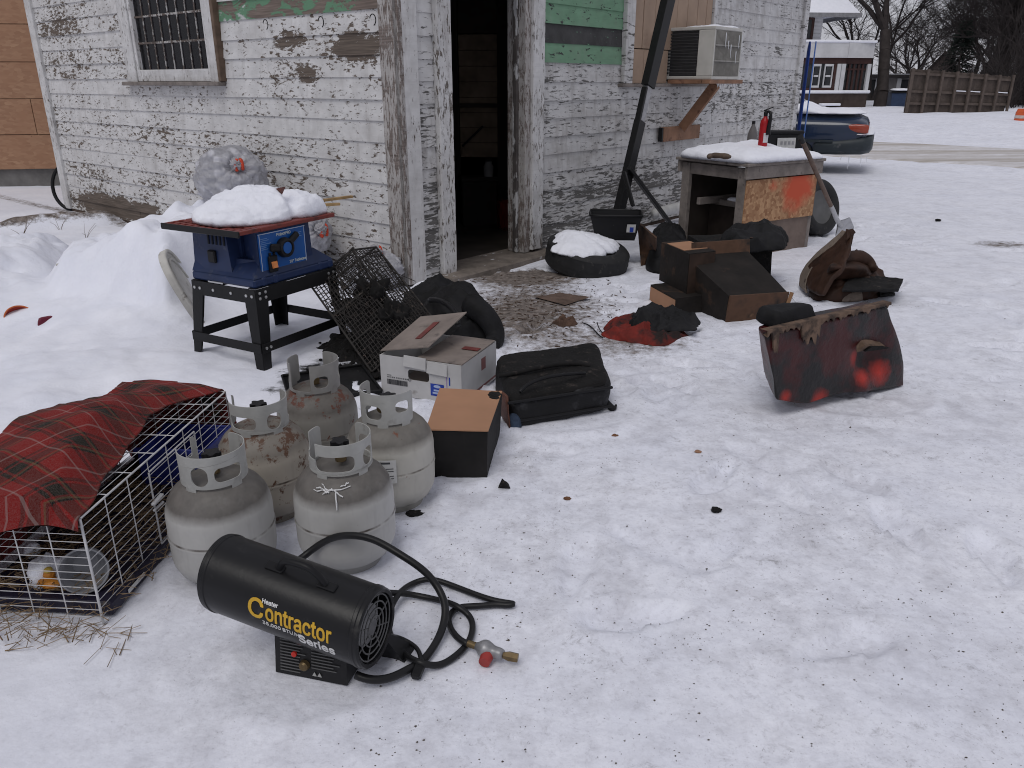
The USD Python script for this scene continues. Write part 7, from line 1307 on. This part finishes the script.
def gp(x, Y): return (x - 512) / 785.0 * (Y * math.cos(PITCH) + 1.4 * math.sin(PITCH)) * 1.0
T = [('thick bare tree with a leaning dark trunk between the house and the fence', 879, 47, .36, 15, 3, (.16, 0), 1, 7, .5, .30, 1.0),
     ('slender bare tree close behind the white house porch', 858, 56, .16, 13, 7, (-.05, 0), 2, 6, .5, .25, 1.0),
     ('bare tree with several thin stems to the right of the white house roof', 868, 60, .18, 15, 11, (.05, 0), 2, 6, .5, .28, 1.0),
     ('large dark bare tree rising behind the middle of the fence', 974, 52, .34, 15, 23, (.10, 0), 2, 7, .5, .40, 1.0),
     ('bare tree with a leaning trunk behind the right part of the fence', 985, 54, .36, 15, 31, (.22, 0), 1, 7, .5, .40, 1.0),
     ('dense dark bare tree behind the right end of the fence', 1015, 50, .30, 14, 37, (-.02, 0), 2, 7, .55, .30, 1.0),
     ('twiggy bare tree near the right edge of the view', 1030, 46, .26, 12, 41, (-.08, 0), 3, 7, .6, .22, 1.1),
     ('pale distant bare tree seen between the trunk and the fence', 918, 75, .15, 9, 47, (0, 0), 2, 6, .6, .22, 1.0),
     ('distant bare tree seen above the left end of the fence', 940, 80, .18, 11, 53, (0, 0), 2, 6, .6, .25, 1.0),
     ('far bare tree behind the outbuilding', 900, 85, .18, 11, 59, (0, 0), 2, 6, .6, .25, 1.0), ('far twiggy tree just right of the main trunk', 912, 66, .16, 12, 61, (0, 0), 2, 6, .6, .22, 1.1), ('dense twiggy bare tree between the two large dark trunks', 990, 58, .2, 13, 83, (0, 0), 3, 7, .6, .22, 1.0), ('twiggy bare tree just left of the spruce', 932, 70, .16, 12, 89, (0, 0), 2, 7, .6, .24, 1.0), ('twiggy bare tree right of the spruce', 962, 64, .2, 13, 71, (0, 0), 2, 6, .6, .25, 1.0)]
for lb, x, Y, br_, h_, sd, ln, stm, dp, sp, fi, de in T: tree(lb, gp(x, Y), Y, br_, h_, sd, ln, stm, dp, sp, fi, 'bare_tree', de)
# brush behind and beyond the right end of the fence
R = random.Random(77); S = []
for i in range(420):
    Y = R.uniform(41, 56); x = R.uniform(990, 1085) if R.random() < .75 else R.uniform(920, 1000); p = np.array([gp(x, Y), Y, -.2]); h_ = R.uniform(1.5, 5.0) if x > 985 else R.uniform(1.5, 3.0); d = unit((R.gauss(0, .2), R.gauss(0, .2), 1))
    for k in range(4):
        q = p + d * h_ / 4; S.append((p, q, .022 - .004 * k, .018 - .004 * k)); 
        for m in range(5):
            d2 = unit(d + np.array([R.gauss(0, .6), R.gauss(0, .6), R.gauss(.1, .3)])); l2 = h_ * R.uniform(.1, .25); S.append((q, q + d2 * l2, .011, .006)); d3 = unit(d2 + np.array([R.gauss(0, .6), R.gauss(0, .6), R.gauss(.1, .3)])); S.append((q + d2 * l2 * .6, q + d2 * l2 * .6 + d3 * l2 * .8, .008, .005))
        p = q; d = unit(d + np.array([R.gauss(0, .15), R.gauss(0, .15), 0]))
single('brush', frusta(S, 3), TWIG, 'dense leafless brush behind the right end of the fence', 'brush', kind='stuff')
# spruce
spx = gp(951, 53); sp_t = Thing('spruce_tree', 'dark green spruce standing behind the fence', 'tree', (spx, 53, 0), 0); R = random.Random(5); sp_t.add('trunk', frusta([((0, 0, -.2), (0, 0, 5.0), .12, .02)], 8), BARK, True); S = []; HS = 5.2
for lay in range(34):
    z = .5 + lay * (HS - .6) / 34; rad = 1.75 * (1 - z / HS) ** .85 * R.uniform(.8, 1.15) + .08
    for k in range(16):
        a = R.uniform(0, 6.283); l = rad * R.uniform(.75, 1.1); tip = np.array([math.cos(a) * l, math.sin(a) * l, z - l * .28]); o_ = np.array([0, 0, z]); S.append((o_, tip, .018, .006))
        for m in range(10):
            s = R.uniform(.3, 1); p = o_ + (tip - o_) * s; d = unit((math.cos(a + R.uniform(-1.2, 1.2)), math.sin(a + R.uniform(-1.2, 1.2)), R.uniform(-.7, .15))); S.append((p, p + d * R.uniform(.10, .28), .022, .004))
sp_t.add('crown', frusta(S, 3), mat('spruce_needles', (.022, .032, .026), .9, .3, 3))
